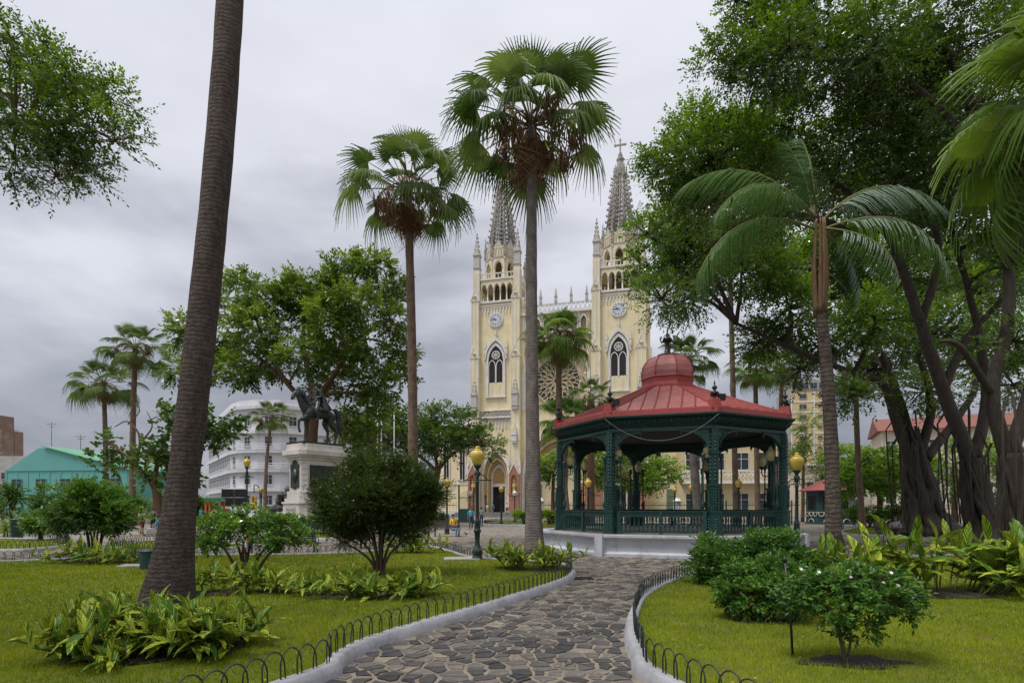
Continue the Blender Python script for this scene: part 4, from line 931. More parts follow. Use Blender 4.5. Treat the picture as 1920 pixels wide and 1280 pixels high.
# ================================================================ other buildings
WINM=M('window_dark',(.035,.04,.05),.25,.4,1.5,0); 
def windows(parent,p0,p1,zs,n,w,h,frame=None,depth=.12,mat=WINM,skip=0):
    """windows along the wall line p0->p1 (local xy), rows at heights zs"""
    p0=Vector((*p0,0)); p1=Vector((*p1,0)); d=(p1-p0); L_=d.length; d.normalize(); ang=math.atan2(d.y,d.x); key=(round(w,2),round(h,2),mat.name)
    me=MB().bx(-w/2,w/2,-.05,.05,0,h).mesh('window',mat); fm=None
    if frame:
        f=MB(); f.bx(-w/2-.12,w/2+.12,-depth-.1,.05,-.16,-.02); f.bx(-w/2-.06,-w/2,-.09,.05,0,h); f.bx(w/2,w/2+.06,-.09,.05,0,h); f.bx(-w/2,w/2,-.09,.05,h,h+.07); f.bx(-.03,.03,-.07,.04,0,h); f.bx(-w/2,w/2,-.068,.04,h*.62,h*.62+.05); fm=f.mesh('frame',frame)
    for z in zs:
        for i in range(n):
            q=p0+d*(L_*(i+.5)/n); o=inst('window',me,parent,(q.x,q.y,z),(0,0,ang))
            if fm: inst('frame',fm,o)
def boxb(name,label,cat,loc,rz,w,d,h,mat):
    t=thing(name,label,cat,loc,rz); MB().bx(-w/2,w/2,0,d,0,h).build('wall',mat,t); return t
WHB=M('white_render',(.62,.62,.65),.8,.08,.5,.1,8,dirt=(.50,.50,.52),dscale=.3)
# white rounded corner building
wb=thing('corner_building','white streamlined corner building with curved balconies behind the statue','building',(0,0,0))
arc=[Vector((-66,122,0)),Vector((-49,97.5,0)),Vector((-46.2,94.6,0)),Vector((-42.5,93.2,0)),Vector((-38.6,93.4,0)),Vector((-35.2,95.2,0)),Vector((-27,101,0))]
fp=[(p.x,p.y) for p in arc]+[(-30,125),(-60,135)]
MB().ext(fp,'z',0,18.2).build('wall',WHB,wb); 
def scaled(off): 
    c=Vector((-44,112,0)); return [((p[0]-c.x)*off+c.x,(p[1]-c.y)*off+c.y) for p in fp]
for z in (4.2,7.4,10.6,13.8,17.9):
    o=MB().ext(scaled(1.035),'z',z,z+.55).build('floor_band',WHB,wb)
for z in (7.95,11.15):
    mb=MB(); pp=[Vector((*q,0)) for q in scaled(1.045)[1:6]]
    mb.tube([(p.x,p.y,z+.85) for p in pp],.05,4); mb.tube([(p.x,p.y,z+.45) for p in pp],.04,4); 
    for q in resample(pp,.6): mb.tube([(q.x,q.y,z-.1),(q.x,q.y,z+.85)],.03,4)
    mb.build('balcony_rail',WHB,wb)
for i,(a,b) in enumerate(zip(arc,arc[1:])):
    n=max(1,int((b-a).length/2.1)); windows(wb,(a.x,a.y),(b.x,b.y),(2.0,5.4,8.6,11.8,15.2),n,1.15,1.5,WHB)
MB().ext(scaled(.99),'z',18.2,19.5).build('parapet',WHB,wb)
# teal warehouse
TEAL=M('teal_paint',(.12,.36,.33),.7,.12,.4,.1,10,dirt=(.07,.30,.28),dscale=.4)
tw=thing('warehouse','long turquoise gabled warehouse with green roof at far left','warehouse',(-71,88,0),R(-8))
MB().bx(-10,12,0,11,0,7.4).build('wall',TEAL,tw)
MB().ext([(-10,7.4),(12,7.4),(-2,10.9),(-4,10.9)],'y',.05,11).build('gable',TEAL,tw)
mb=MB(); mb.add([(-3,-.3,11.1),(12.8,-.3,7.2),(12.8,11.4,7.2),(-3,11.4,11.1),(-3,-.3,11.25),(12.8,-.3,7.35),(12.8,11.4,7.35),(-3,11.4,11.25)],[(3,2,1,0),(4,5,6,7),(0,1,5,4),(1,2,6,5),(2,3,7,6)]); mb.build('roof',M('roof_green',(.12,.34,.20),.6,.15,1),tw)
for i in range(12): MB().bx(-9.8+i*1.95,-9.6+i*1.95,-.06,.02,.2,7.3).build('pilaster_rib',TEAL,tw)
mb=MB(); mb.bx(-10,12,-.12,.02,7.3,7.55); mb.bx(-10,12,-.08,.02,3.6,3.8); mb.build('trim',TEAL,tw)
windows(tw,(-10,-.02),(12,-.02),(4.6,),5,1.8,1.4,TEAL)
# brown tower block, concrete block, antennas
BRN=M('brown_block',(.23,.15,.11),.85,.2,.3,.1,5,dirt=(.33,.30,.27),dscale=.25)
bb=boxb('tower_block','distant brown brick tower block at the left edge','building',(-196,200,0),R(-6),14,12,35,BRN); MB().bx(7,13,2,10,0,29).build('wing',BRN,bb)
windows(bb,(-7,-.02),(7,-.02),[4+i*3 for i in range(10)],5,1.5,1.2,CONC); windows(bb,(7,1.98),(13,1.98),[4+i*3 for i in range(8)],3,1.2,1.2,CONC)
cb=boxb('concrete_block','low stained concrete building behind the turquoise warehouse','building',(-112,130,0),0,26,14,13.3,M('stained_concrete',(.42,.41,.40),.9,.25,.4,.2,8,dirt=(.17,.16,.16),dscale=.5)); windows(cb,(-13,-.02),(13,-.02),(4,8),9,1.4,1.4,CONC)
for x,h in ((-8,17.5),(1,19),(8,16)):
    mb=MB(); mb.tube([(x,5,13.3),(x,5,h+3)],.07,4); mb.tube([(x-1.2,5,h+2.4),(x+1.2,5,h+2.4)],.05,4); mb.tube([(x-.7,5,h+1.8),(x+.7,5,h+1.8)],.05,4); mb.build('antenna',BLACKM,cb)
# yellow high rise on the right
YEL=M('yellow_render',(.58,.47,.25),.8,.12,.4,.1,8,dirt=(.50,.38,.16),dscale=.3)
yb=boxb('high_rise','distant yellow high rise with white floor bands right of the gazebo','building',(91.5,170,0),R(-8),12.6,12,36.5,YEL)
MB().bx(-6.5,6.5,-.1,12,36.5,39.8).build('top_storey',CONC,yb); windows(yb,(-6.3,-.12),(6.3,-.12),(37.3,),5,1.9,1.7,CONC)
for i in range(11): MB().bx(-6.4,6.4,-.14,.02,3.2*i+1.2,3.2*i+1.55).build('floor_band',WHT,yb)
for x in (-6.3,.2,6.2): MB().bx(x-.18,x+.18,-.17,.02,0,36.4).build('pilaster',WHT,yb)
windows(yb,(-6.0,-.02),(0,-.02),[3.2*i+2.4 for i in range(11)],1,2.0,1.3,CONC); windows(yb,(.5,-.02),(6,-.02),[3.2*i+3.0 for i in range(11)],2,1.2,.7,CONC)
MB().bx(-6.9,-6.31,0,12,0,37).build('side_wall',CONC,yb)
# cream building with red roof behind the fig trees
CRB=M('cream_render',(.58,.52,.42),.85,.12,.5,.1,8,dirt=(.42,.38,.31),dscale=.4)
rb=boxb('tiled_building','cream three storey building with red tiled roof behind the fig trees','building',(73.5,88,0),R(-26),26,12,14.2,CRB)
mb=MB(); mb.ext([(-.9,14.2),(12.9,14.2),(6,17.0)],'x',-13.6,13.6); mb.build('roof',M('red_tile',(.28,.09,.06)),rb); windows(rb,(-13,-.02),(13,-.02),(2.2,6.4,10.8),10,1.4,1.7,WHT)
for i in range(10): MB().bx(-12.9+i*2.86-.12,-12.9+i*2.86+.12,-.16,.02,0,14.1).build('pilaster',CRB,rb)
# house with balcony behind the gazebo
PAL=M('pale_yellow',(.58,.48,.28),.85,.1,.5,.1,8,dirt=(.47,.40,.27),dscale=.4)
pb=boxb('balcony_house','pale yellow house with white latticed balcony seen through the gazebo','building',(30.6,79,0),R(-10),13,10,14.0,PAL)
MB().bx(-6.8,6.8,-.35,10.3,14.0,14.6).build('cornice',WHT,pb); windows(pb,(-6.5,-.02),(6.5,-.02),(1.2,6.9,11),4,1.9,2.3,WHT)
mb=MB(); mb.bx(-6.5,6.3,-1.3,0,4.9,5.25); mb.bx(-6.5,6.3,-1.3,-1.15,6.5,6.65)
for s in (-1,1): mb.bx(s*6.4-.12,s*6.4+.12,-1.32,-1.1,5.25,6.5)
bal=mb.build('balcony',WHT,pb)
for i in range(24):
    x=-6.1+i*.53; m=MB(); m.tube([(x-.26,-1.22,5.25),(x+.26,-1.22,6.5)],.05,4); m.tube([(x+.26,-1.22,5.25),(x-.26,-1.22,6.5)],.05,4); m.build('lattice',WHT,bal)
# far low houses closing the streets
CR2=M('grey_render',(.42,.41,.40),.85,.15,.4,.1,8)
for i,(x,Y,w,h,m,lb) in enumerate(((66,112,16,9,CRB,'low cream house far behind the kiosk'),(-20,150,30,10,CR2,'low grey building far behind the flat topped tree'),(92,95,26,11,CRB,'cream building at the far right behind the fig trunks'),(-92,118,16,8.5,WHB,'small white house between the warehouse and the corner building'))):
    t=boxb('low_building',lb,'building',(x,Y,0),0,w,10,h,m); MB().bx(-w/2-.2,w/2+.2,-.2,10.2,h,h+.5).build('cornice',CONC,t); windows(t,(-w/2,-.02),(w/2,-.02),(1.5,5.0),int(w/3),1.3,1.5,CONC)
# ================================================================ park fence and gate, street things
FG=M('fence_green',(.010,.05,.045),.5,.25,6,.1,30)
def ironfence(label,a,b,h=2.2,sp=.17,name='iron_fence',mat=FG,piers=0):
    a=Vector((*a,0)); b=Vector((*b,0)); d=b-a; n=max(2,int(d.length/sp)); t=thing(name,label,'fence',a,math.atan2(d.y,d.x)); Lg=d.length
    mb=MB(); mb.bx(0,Lg,-.03,.03,.25,.31); mb.bx(0,Lg,-.03,.03,h-.35,h-.29); mb.build('rail',mat,t)
    mb=MB()
    for i in range(n+1):
        x=Lg*i/n; mb.tube([(x,0,.05),(x,0,h-.12)],.013,4); mb.lathe([(.013,h-.12),(.03,h-.07),(.001,h)],4,(x,0,0))
    o=mb.build('pickets',mat,t); o['kind']='stuff'
    for i in range(int(Lg/3)+1):
        x=min(i*3,Lg); MB().bx(x-.05,x+.05,-.05,.05,0,h+.15).build('post',mat,t)
    return t
def fx(x,Y): return ((x-960)/F*Y,Y)
ironfence('green iron park fence left of the open gate',fx(640,64),fx(856,59))
ironfence('green iron park fence between the open gate and the gazebo',fx(985,57.5),fx(1300,56))
ironfence('green iron park fence behind the gazebo right bays',fx(1302,56),fx(1500,54))
ironfence('dark iron fence behind the hedge under the fig trees',fx(1600,52),fx(2000,44),1.9)
ironfence('low dark iron railing round the statue lawn',fx(566,31.5),fx(735,32.5),1.0,.16)
gt=thing('park_gate','open green iron gate leaf left of the near lamp post','gate',Vector((*fx(861,58),0)),R(-35))
mb=MB(); mb.bx(0,1.9,-.03,.03,.1,1.5); mb.build('lower_panel',FG,gt)
for i in range(13): MB().tube([(i*.158,0,1.5),(i*.158,0,3.0+.5*math.sin(i/12*PI/2))],.018,4).build('bar',FG,gt)
mb=MB(); mb.bx(-.09,.03,-.06,.06,0,4.0); mb.bx(1.86,1.98,-.05,.05,0,3.6); mb.bx(0,1.9,-.04,.04,2.6,2.68); mb.build('frame',FG,gt)
lp(881,60,'gate post with white globe at the left of the open park gate',LPW,group='gate posts with white globes'); lp(965,58,'gate post with white globe at the right of the open park gate',LPW,group='gate posts with white globes')
for x,lb in ((1013,'white fence pier left of the gazebo at the street edge'),(1270,'white fence pier seen through the gazebo')):
    t=thing('fence_pier',lb,'pier',Vector((*fx(x,56.8),0))); MB().box((0,0,1.1),(.6,.6,2.2)).build('shaft',WHT,t); MB().lathe([(.45,2.2),(.45,2.32),(.36,2.36),(.2,2.6),(.001,2.7)],8).build('cap',WHT,t)
# flag poles
for x,y0,lb in ((708,768,'leftmost of the three white flag poles'),(715,772,'middle of the three white flag poles'),(739,770,'rightmost of the three white flag poles')):
    Y=56; t=thing('flag_pole',lb,'flag pole',Vector((*fx(x,Y),0)),0,'white flag poles'); h=CH+(HZ-y0)/F*Y
    MB().tube([(0,0,0),(0,0,h)],[.07,.045],7).build('pole',WHT,t); MB().lathe([(.001,h),(.09,h+.08),(.001,h+.16)],7).build('knob',WHT,t); MB().lathe([(.25,0),(.25,.2),(.1,.3)],8).build('foot',CONC,t)
# black display board
t=thing('display_board','large black panelled display board left of the statue','board',Vector((*fx(440,62),0)),R(4))
for i in range(2):
    for j in range(2): MB().box((-.74+i*1.48*.92,0,2.25+j*.95),(1.3,.12,.9)).build('panel',BLACKM,t)
MB().bx(-1.45,1.4,-.04,.08,1.7,1.79).build('frame',CONC,t)
for x in (-1.2,1.2): MB().bx(x-.05,x+.05,-.05,.05,0,1.7).build('leg',BLACKM,t)
# snack stall
ORG=M('stall_orange',(.55,.16,.07),.7,.15); t=thing('market_stall','small stall with green canopy and orange posts left of the display board','stall',Vector((*fx(403,57),0)),.1)
MB().ext([(-.85,2.25),(.85,2.25),(.7,2.6),(-.7,2.6)],'y',-.6,.6).build('canopy',M('stall_green',(.05,.25,.10),.7),t)
for x in (-.7,.7):
    for y in (-.45,.45): MB().bx(x-.1,x+.1,y-.06,y+.06,0,2.25).build('post',ORG,t)
MB().bx(-.58,.58,-.4,.4,0,1.0).build('counter',ORG,t)
# traffic light
t=thing('traffic_light','yellow traffic light on a curved pole left of the statue','traffic light',Vector((*fx(482,60),0)))
MB().tube(smooth_curve([(.3,0,0),(.3,0,3.2),(.1,0,3.9),(-.3,0,4.0),(-.3,0,3.2)],5),.05,6).build('pole',BLACKM,t); YL=M('signal_yellow',(.75,.40,.03),.5)
for i,(x,z) in enumerate(((-.3,1.7),(-.3,2.5))):
    h=MB().box((x,-.1,z),(.55,.3,.7)).build('signal_head',YL,t)
    for q in range(3): MB().tube([(x,-.25,z-.22+q*.22),(x,-.32,z-.22+q*.22)],.09,8).build('lens',M('signal_lens',(.02,.12,.07),.3),h)
# cars on the street
def car(x,Y,rz,label,col):
    t=thing('parked_car',label,'car',Vector((*fx(x,Y),0)),rz,'cars on the street beyond the park'); m=M('paint_'+col[0],col[1],.3,.05,3,0)
    mb=MB(); mb.ext([(-2.1,.3),(2.1,.3),(2.15,.75),(1.3,.9),(-2.0,.95),(-2.15,.7)],'y',-.85,.85); mb.build('body',m,t,bevel=.06); MB().ext([(-1.7,.92),(1.2,.92),(.55,1.45),(-1.2,1.47)],'y',-.74,.74).build('cabin',DGLASS,t,bevel=.05); MB().ext([(-1.25,1.44),(.6,1.44),(.5,1.5),(-1.15,1.51)],'y',-.75,.75).build('roof',m,t)
    for sx in (-1.3,1.3):
        for sy in (-.86,.86): w=MB().tube([(sx,sy-.09,.32),(sx,sy+.09,.32)],.32,14).build('wheel',BLACKM,t); MB().tube([(sx,sy-.1,.32),(sx,sy+.1,.32)],.18,10).build('rim',CONC,w)
    for sy in (-.6,.6): MB().box((2.08,sy,.66),(.1,.3,.14)).build('headlight',GLOBEW,t)
car(418,76,.1,'silver car on the street behind the display board',('silver',(.4,.41,.43))); car(275,72,.05,'dark car on the street behind the group of walkers',('dark',(.03,.03,.04))); car(560,80,0,'white car on the street left of the statue pedestal',('white',(.6,.6,.6)))
# ================================================================ vegetation tools
UP=np.array([0,0,1.0])
def nrm(a): return a/(np.linalg.norm(a,axis=-1,keepdims=True)+1e-9)
def sprays(C,D,L,nl,ll,lw,tint,flat=.6,droop=.12,splay=.9):
    """leafy twigs: C start points, D directions -> kite shaped leaves left and right along each twig"""
    n=len(C); t=np.linspace(.12,1,nl)[None,:,None]; L=np.asarray(L).reshape(-1,1,1)*np.ones((n,1,1))
    pos=C[:,None,:]+D[:,None,:]*L*t; pos[...,2]-=(droop*L*t*t)[...,0]
    sd=nrm(np.cross(D,UP+rng.normal(0,.3,(n,3)))); sg=np.where(np.arange(nl)%2==0,1.0,-1.0)[None,:,None]
    ld=D[:,None,:]*.6+sd[:,None,:]*sg*splay+rng.normal(0,.32,(n,nl,3)); ld[:,-1]=D+rng.normal(0,.2,(n,3)); ld=nrm(ld)
    nm=nrm(UP+rng.normal(0,flat,(n,nl,3))); wv=nrm(np.cross(ld,nm)); k=rng.uniform(.7,1.25,(n,nl,1))
    l_=ll*k; w_=lw*k*.5
    v=np.empty((n,nl,4,3)); v[:,:,0]=pos; v[:,:,1]=pos+ld*l_*.45+wv*w_; v[:,:,2]=pos+ld*l_-np.array([0,0,.12])*l_; v[:,:,3]=pos+ld*l_*.45-wv*w_
    tt=np.clip(tint[:,None]+rng.normal(0,.13,(n,nl)),0,1)
    return v.reshape(-1,3),tt.ravel()
def foliage(clumps,leaf,nl=11,twig=.7,flat=.6,droop=.12,sub=9,up=.25,splay=.9,subr=.42,shell=.5,mult=1.0):
    """clumps: (centre, (rx,ry,rz), number of twigs). Each clump breaks into smaller tufts so that gaps stay open."""
    V=[];T=[];hubs=[]
    for c,r,n in clumps:
        n=int(n*mult)
        c=np.array(c); r=np.array(r if not isinstance(r,(int,float)) else (r,r,r*.62))
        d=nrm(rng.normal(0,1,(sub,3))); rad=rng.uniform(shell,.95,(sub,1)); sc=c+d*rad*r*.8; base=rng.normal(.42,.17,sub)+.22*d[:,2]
        hubs.append((Vector(c),[Vector(s) for s in sc]))
        idx=rng.integers(0,sub,n); q=nrm(rng.normal(0,1,(n,3)))*rng.random((n,1))**.45
        C=sc[idx]+q*r*subr*rng.uniform(.7,1.15,(sub,1))[idx]
        D=nrm(nrm((C-c)/r)*.8+q*.6+rng.normal(0,.35,(n,3))+np.array([0,0,up]))
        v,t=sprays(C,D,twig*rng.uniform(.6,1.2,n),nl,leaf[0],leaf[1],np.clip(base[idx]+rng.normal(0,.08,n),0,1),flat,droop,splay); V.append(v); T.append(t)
    return np.concatenate(V),np.concatenate(T),hubs
def limbs(mb,lines,n=8):
    for pts,r0,r1 in lines:
        p=smooth_curve(pts,5); m=len(p); mb.tube([q+Vector((random.uniform(-1,1),random.uniform(-1,1),0))*r0*.08 for q in p],[r0+(r1-r0)*(i/(m-1))**.8 for i in range(m)],n)
def tree(name,label,base,lines,clumps,leaf,lmat,bark,cat='tree',group=None,br=.07,twigr=.02,extra=None,**fk):
    """lines: world-space limb polylines (first is the trunk)."""
    t=thing(name,label,cat,base,0,group); b=Vector(base)
    loc=lambda p: Vector(p)-b
    mb=MB(); limbs(mb,[([loc(q) for q in p],a,c) for p,a,c in lines[:1]],12); mb.build('trunk',bark,t)
    V,T,hubs=foliage([(loc(c),r,n) for c,r,n in clumps],leaf,**fk)
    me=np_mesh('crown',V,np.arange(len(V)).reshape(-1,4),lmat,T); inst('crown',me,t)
    mb=MB(); limbs(mb,[([loc(q) for q in p],a,c) for p,a,c in lines[1:]],8)
    nodes=[]
    for p,a,c in lines:
        pp=smooth_curve([loc(q) for q in p],5); nodes+=pp[len(pp)//3:]
    for h,subs in hubs:
        nn=min(nodes,key=lambda q:(q-h).length+max(0,q.z-h.z)*.8); mid=nn.lerp(h,.5)+Vector((random.uniform(-.1,.1),random.uniform(-.1,.1),.12))*(h-nn).length
        pts=smooth_curve([nn,mid,h],4); m=len(pts); mb.tube(pts,[br*(1-.6*i/(m-1)) for i in range(m)],5)
        for s in subs: mb.tube(smooth_curve([h,h.lerp(s,.5)+Vector((0,0,random.uniform(-.1,.1))),s,s+(s-h)*.25],2),[br*.4,br*.34,br*.28,br*.22,br*.18,twigr*.7,twigr*.5][:7],4)
    if mb.v: mb.build('branches',bark,t)
    return t
# --- materials
BARK=M('fig_bark',(.058,.045,.037),.92,.5,3,1.0,9,dirt=(.020,.016,.014),dscale=2.2,stretch=(4,4,.6)); BARKB=M('brown_bark',(.15,.085,.05),.9,.35,4,.8,14,stretch=(3,3,.7)); STEM=M('shrub_stem',(.10,.065,.045),.85,.4,10,.5,30)
PTR=ringbark('palm_trunk',(.21,.14,.10),(.095,.062,.046),3.6,.9,.6); PTRD=ringbark('palm_trunk_dark',(.088,.064,.053),(.030,.021,.017),4.6,.95,.6,9,fibre=1.6); PTRG=ringbark('palm_trunk_grey',(.17,.145,.13),(.085,.072,.064),3.4,.9,.5)
FIG=leafmat('fig_leaf',(.030,.085,.008),(.175,.32,.026),.045,.45); FIG2=leafmat('fig_leaf_dark',(.022,.062,.008),(.13,.245,.022),.045,.45)
CTL=leafmat('centre_tree_leaf',(.045,.095,.014),(.20,.31,.042),.03,.42); RNT=leafmat('raintree_leaf',(.032,.085,.014),(.14,.235,.034),.03,.32); BRG=leafmat('bright_leaf',(.06,.15,.014),(.25,.42,.04),.04,.42)
CON=leafmat('conifer_needle',(.016,.034,.008),(.085,.125,.022),.02,.2); SHR=leafmat('shrub_leaf',(.030,.095,.012),(.16,.31,.032),.05,.32); SHD=leafmat('gardenia_leaf',(.025,.085,.014),(.13,.27,.036),.06,.28); PLM=leafmat('fan_palm_leaf',(.045,.095,.018),(.17,.25,.065),.05,.33,attr=False); PLB=leafmat('fan_palm_leaf_fresh',(.065,.14,.020),(.18,.28,.045),.05,.35,attr=False)
DEADM=leafmat('dead_frond',(.11,.062,.034),(.27,.18,.105),.02,.2,attr=False); PIN_=leafmat('feather_palm_leaf',(.018,.06,.016),(.085,.165,.04),.03,.22,attr=False); BIGL=leafmat('big_leaf',(.03,.08,.014),(.14,.24,.035),.04,.3)
PET=M('petiole',(.16,.15,.06),.6,.25,8,.1,30); PETB=M('boot_brown',(.19,.11,.058),.8,.35,6,.4,20,stretch=(3,3,.5))
# ================================================================ palms
def fanleaf(Lp,Rl,droop,curv,nseg=34,spread=R(125),mats=(PLM,PET),ragged=.08):
    mb=MB(); mb.tube([(Lp*i/5,0,.10*math.sin(PI*i/5)*Lp*.5) for i in range(6)],[.028,.024,.02,.017,.015,.013],5,1)
    for i in range(nseg):
        ph=-spread+2*spread*(i+.5)/nseg; dp=2*spread/nseg; l=Rl*(.74+.26*math.cos(ph*.7))*random.uniform(1-ragged,1+ragged*.5); tdr=random.uniform(.7,1.4); vs=[]; sway=random.uniform(-.05,.05)
        for s in (0,.3,.58,.78,.92,1.06):
            hw=l*s*dp*.52 if s<.6 else max(.002,l*.58*dp*.52*(1.06-s)/.48)
            f=ph+sway*max(0,s-.5)
            for q in (-1,0,1):
                x=Lp+l*s*math.cos(f)-q*hw*math.sin(f); y=l*s*math.sin(f)+q*hw*math.cos(f)
                z=(.022 if q==0 else -.012)*min(1,s*2)-droop*l*tdr*max(0,s-.5)**1.6*1.9-curv*(max(0,x-Lp*.9)**2)-.25*curv*y*y
                vs.append((x*(1-.06*droop*max(0,s-.5)),y*(1-.10*droop*max(0,s-.6)),z))
        fs=[]
        for k in range(5): 
            b=k*3; fs+=[(b,b+3,b+4,b+1),(b+1,b+4,b+5,b+2)]
        mb.add(vs,fs,0,False)
    return mb.mesh('frond',list(mats))
FAN=[fanleaf(1.35,.88,.22,.04,30,R(118)),fanleaf(1.5,.92,.55,.12,30,R(118)),fanleaf(1.5,.92,1.0,.25,30,R(112))]
FANB=[fanleaf(1.2,.95,.22,.04,mats=(PLB,PET)),fanleaf(1.35,.98,.55,.12,mats=(PLB,PET)),fanleaf(1.35,.98,.95,.24,mats=(PLB,PET))]
DEAD=[fanleaf(.85,.85,1.3,.4,22,R(70),(DEADM,PETB),.3),fanleaf(.7,.8,1.6,.6,18,R(50),(DEADM,PETB),.35)]
FRUIT=None
def fruitmesh():
    mb=MB(); 
    for i in range(7):
        a=random.uniform(-.5,.5); pts=[(0,0,0),(.5,a*.3,.12),(1.0,a*.6,-.1),(1.3,a*.8,-.55)]; mb.tube(smooth_curve(pts,4),.012,4)
        for j in range(9):
            p=Vector((1.0+random.uniform(-.1,.35),a*.7+random.uniform(-.15,.15),-.15-random.uniform(0,.6))); mb.tube([p,p+Vector((random.uniform(-.08,.08),random.uniform(-.08,.08),-.3))],.02,3)
    return mb.mesh('fruit_stalk',PETB)
FRUIT=fruitmesh()
def fanpalm(label,base,top,r0,r1,n=34,sc=1.0,leaves=FAN,trunk=PTR,ndead=12,nfruit=7,bend=(0,0),seed=1,group='fan palms in the park',flare=1.25,elmin=-38):
    rnd=random.Random(seed); base=Vector(base); top=Vector(top); t=thing('fan_palm',label,'palm tree',base,0,group); h=(top-base)
    pts=[];rad=[]; m=44
    for i in range(m+1):
        s=i/m; p=h*s+Vector((bend[0],bend[1],0))*math.sin(PI*s); pts.append(p); rad.append((r0+(r1-r0)*s**.75)*(1+(flare-1)*max(0,1-s*h.z/2.1)**2)*rnd.uniform(.97,1.03))
    MB().tube(pts,rad,16).build('trunk',trunk,t)
    for i in range(n):
        f=i/(n-1); el=R(76+(elmin-76)*f**.85+rnd.uniform(-9,9)); az=i*2.39996+rnd.uniform(-.25,.25); me=leaves[0 if f<.3 else (1 if f<.66 else 2)]
        inst('frond',me,t,h+Vector((math.cos(az)*.12,math.sin(az)*.12,-.25*f)),(rnd.uniform(-.3,.3),-el,az),sc*rnd.uniform(.8,1.12)*(.78+.27*min(1,f*1.5)))
    for i in range(ndead):
        az=i*2.39996+rnd.uniform(-.3,.3); el=R(rnd.uniform(-80,-52)); inst('dead_frond',DEAD[i%2],t,h+Vector((math.cos(az)*.15,math.sin(az)*.15,-.2-.35*(i/max(1,ndead)))),(rnd.uniform(-.4,.4),-el,az),sc*rnd.uniform(.55,.85))
    for i in range(nfruit):
        az=i*2*PI/nfruit+rnd.uniform(-.4,.4); inst('fruit_stalk',FRUIT,t,h+Vector((0,0,-.1)),(0,R(rnd.uniform(-15,25)),az),sc*rnd.uniform(.8,1.1))
    return t
def fpx(x,Y,z=0): return Vector(((x-960)/F*Y,Y,z))
# leaning trunk in the foreground; its crown is above the picture
LB=gp(308,1168,.1); LB.z=.05
fanpalm('huge leaning dark palm trunk in the left foreground rising out of frame',LB,Vector((-4.43,9.1,18.5)),.235,.165,30,1.15,FAN,PTRD,10,5,(.385,0),3,flare=2.0)
fanpalm('tallest fan palm with brown skirt in front of the left church tower',gp(1002,1042,.1)-Vector((0,0,.05)),at(998,228,20.6),.30,.165,34,1.32,FAN,PTRG,22,9,(-.06,0),5,flare=1.35,elmin=-22)
fanpalm('fan palm with long bare trunk behind the dark conifer bush',fpx(774,26.6,-.05),at(764,352,26.6),.27,.18,27,1.38,FAN,PTR,18,8,(.1,0),8,elmin=-22)
fanpalm('taller of the two fan palms at far left',fpx(248,50,-.05),at(254,648,50),.30,.2,30,1.3,FAN,PTR,9,4,(-.1,0),9)
fanpalm('shorter of the two fan palms at far left',fpx(199,60,-.05),at(194,716,60),.32,.2,30,1.5,FAN,PTR,10,4,(.1,0),12)
fanpalm('fan palm standing before the rose window of the church',fpx(1066,40,-.05),at(1048,628,40),.28,.18,34,1.15,FANB,PTR,14,5,(-.25,0),14)
fanpalm('short bright fan palm just left of the gazebo roof',fpx(1057,44,-.05),at(1062,784,44),.26,.2,26,1.12,FANB,PTR,4,2,(0,0),17,elmin=-30)
fanpalm('fan palm with thick grey trunk behind the gazebo dome',fpx(1312,42,-.05),at(1290,668,42),.36,.26,32,1.0,FAN,PTRG,8,4,(-.1,0),21)
fanpalm('slim palm behind the gazebo roof, second trunk from the right',fpx(1421,50,-.05),at(1416,690,50),.26,.19,30,1.05,FANB,PTR,9,3,(0,0),23)
fanpalm('slim palm behind the right corner of the gazebo roof',fpx(1460,54,-.05),at(1466,686,54),.26,.18,28,1.0,FANB,PTR,7,3,(0,0),25)
fanpalm('tall thin palm behind the gazebo roof reaching into the fig foliage',fpx(1381,44,-.05),at(1368,470,44),.24,.17,26,1.0,FAN,PTR,8,3,(0,0),27)
fanpalm('slim tan palm trunk beside the kiosk under the fig branches',fpx(1618,42,-.05),at(1604,708,42),.24,.17,24,.9,FANB,PTR,8,3,(-.1,0),29)
fanpalm('rough trunked palm seen through the left bay of the gazebo',fpx(1108,47,-.05),at(1108,742,47),.36,.3,24,.9,FAN,PETB,10,3,(0,0),31)
fanpalm('leaning small palm in front of the white corner building',fpx(497,74,-.05),at(510,778,74),.26,.18,28,1.2,FAN,PTR,8,2,(-.3,0),33)
fanpalm('near fan palm reaching in at the right edge of the picture',Vector((12.55,11.6,.05)),Vector((12.15,11.5,10.5)),.32,.22,36,1.2,FANB,PTR,6,3,(0,0),35,elmin=-46)
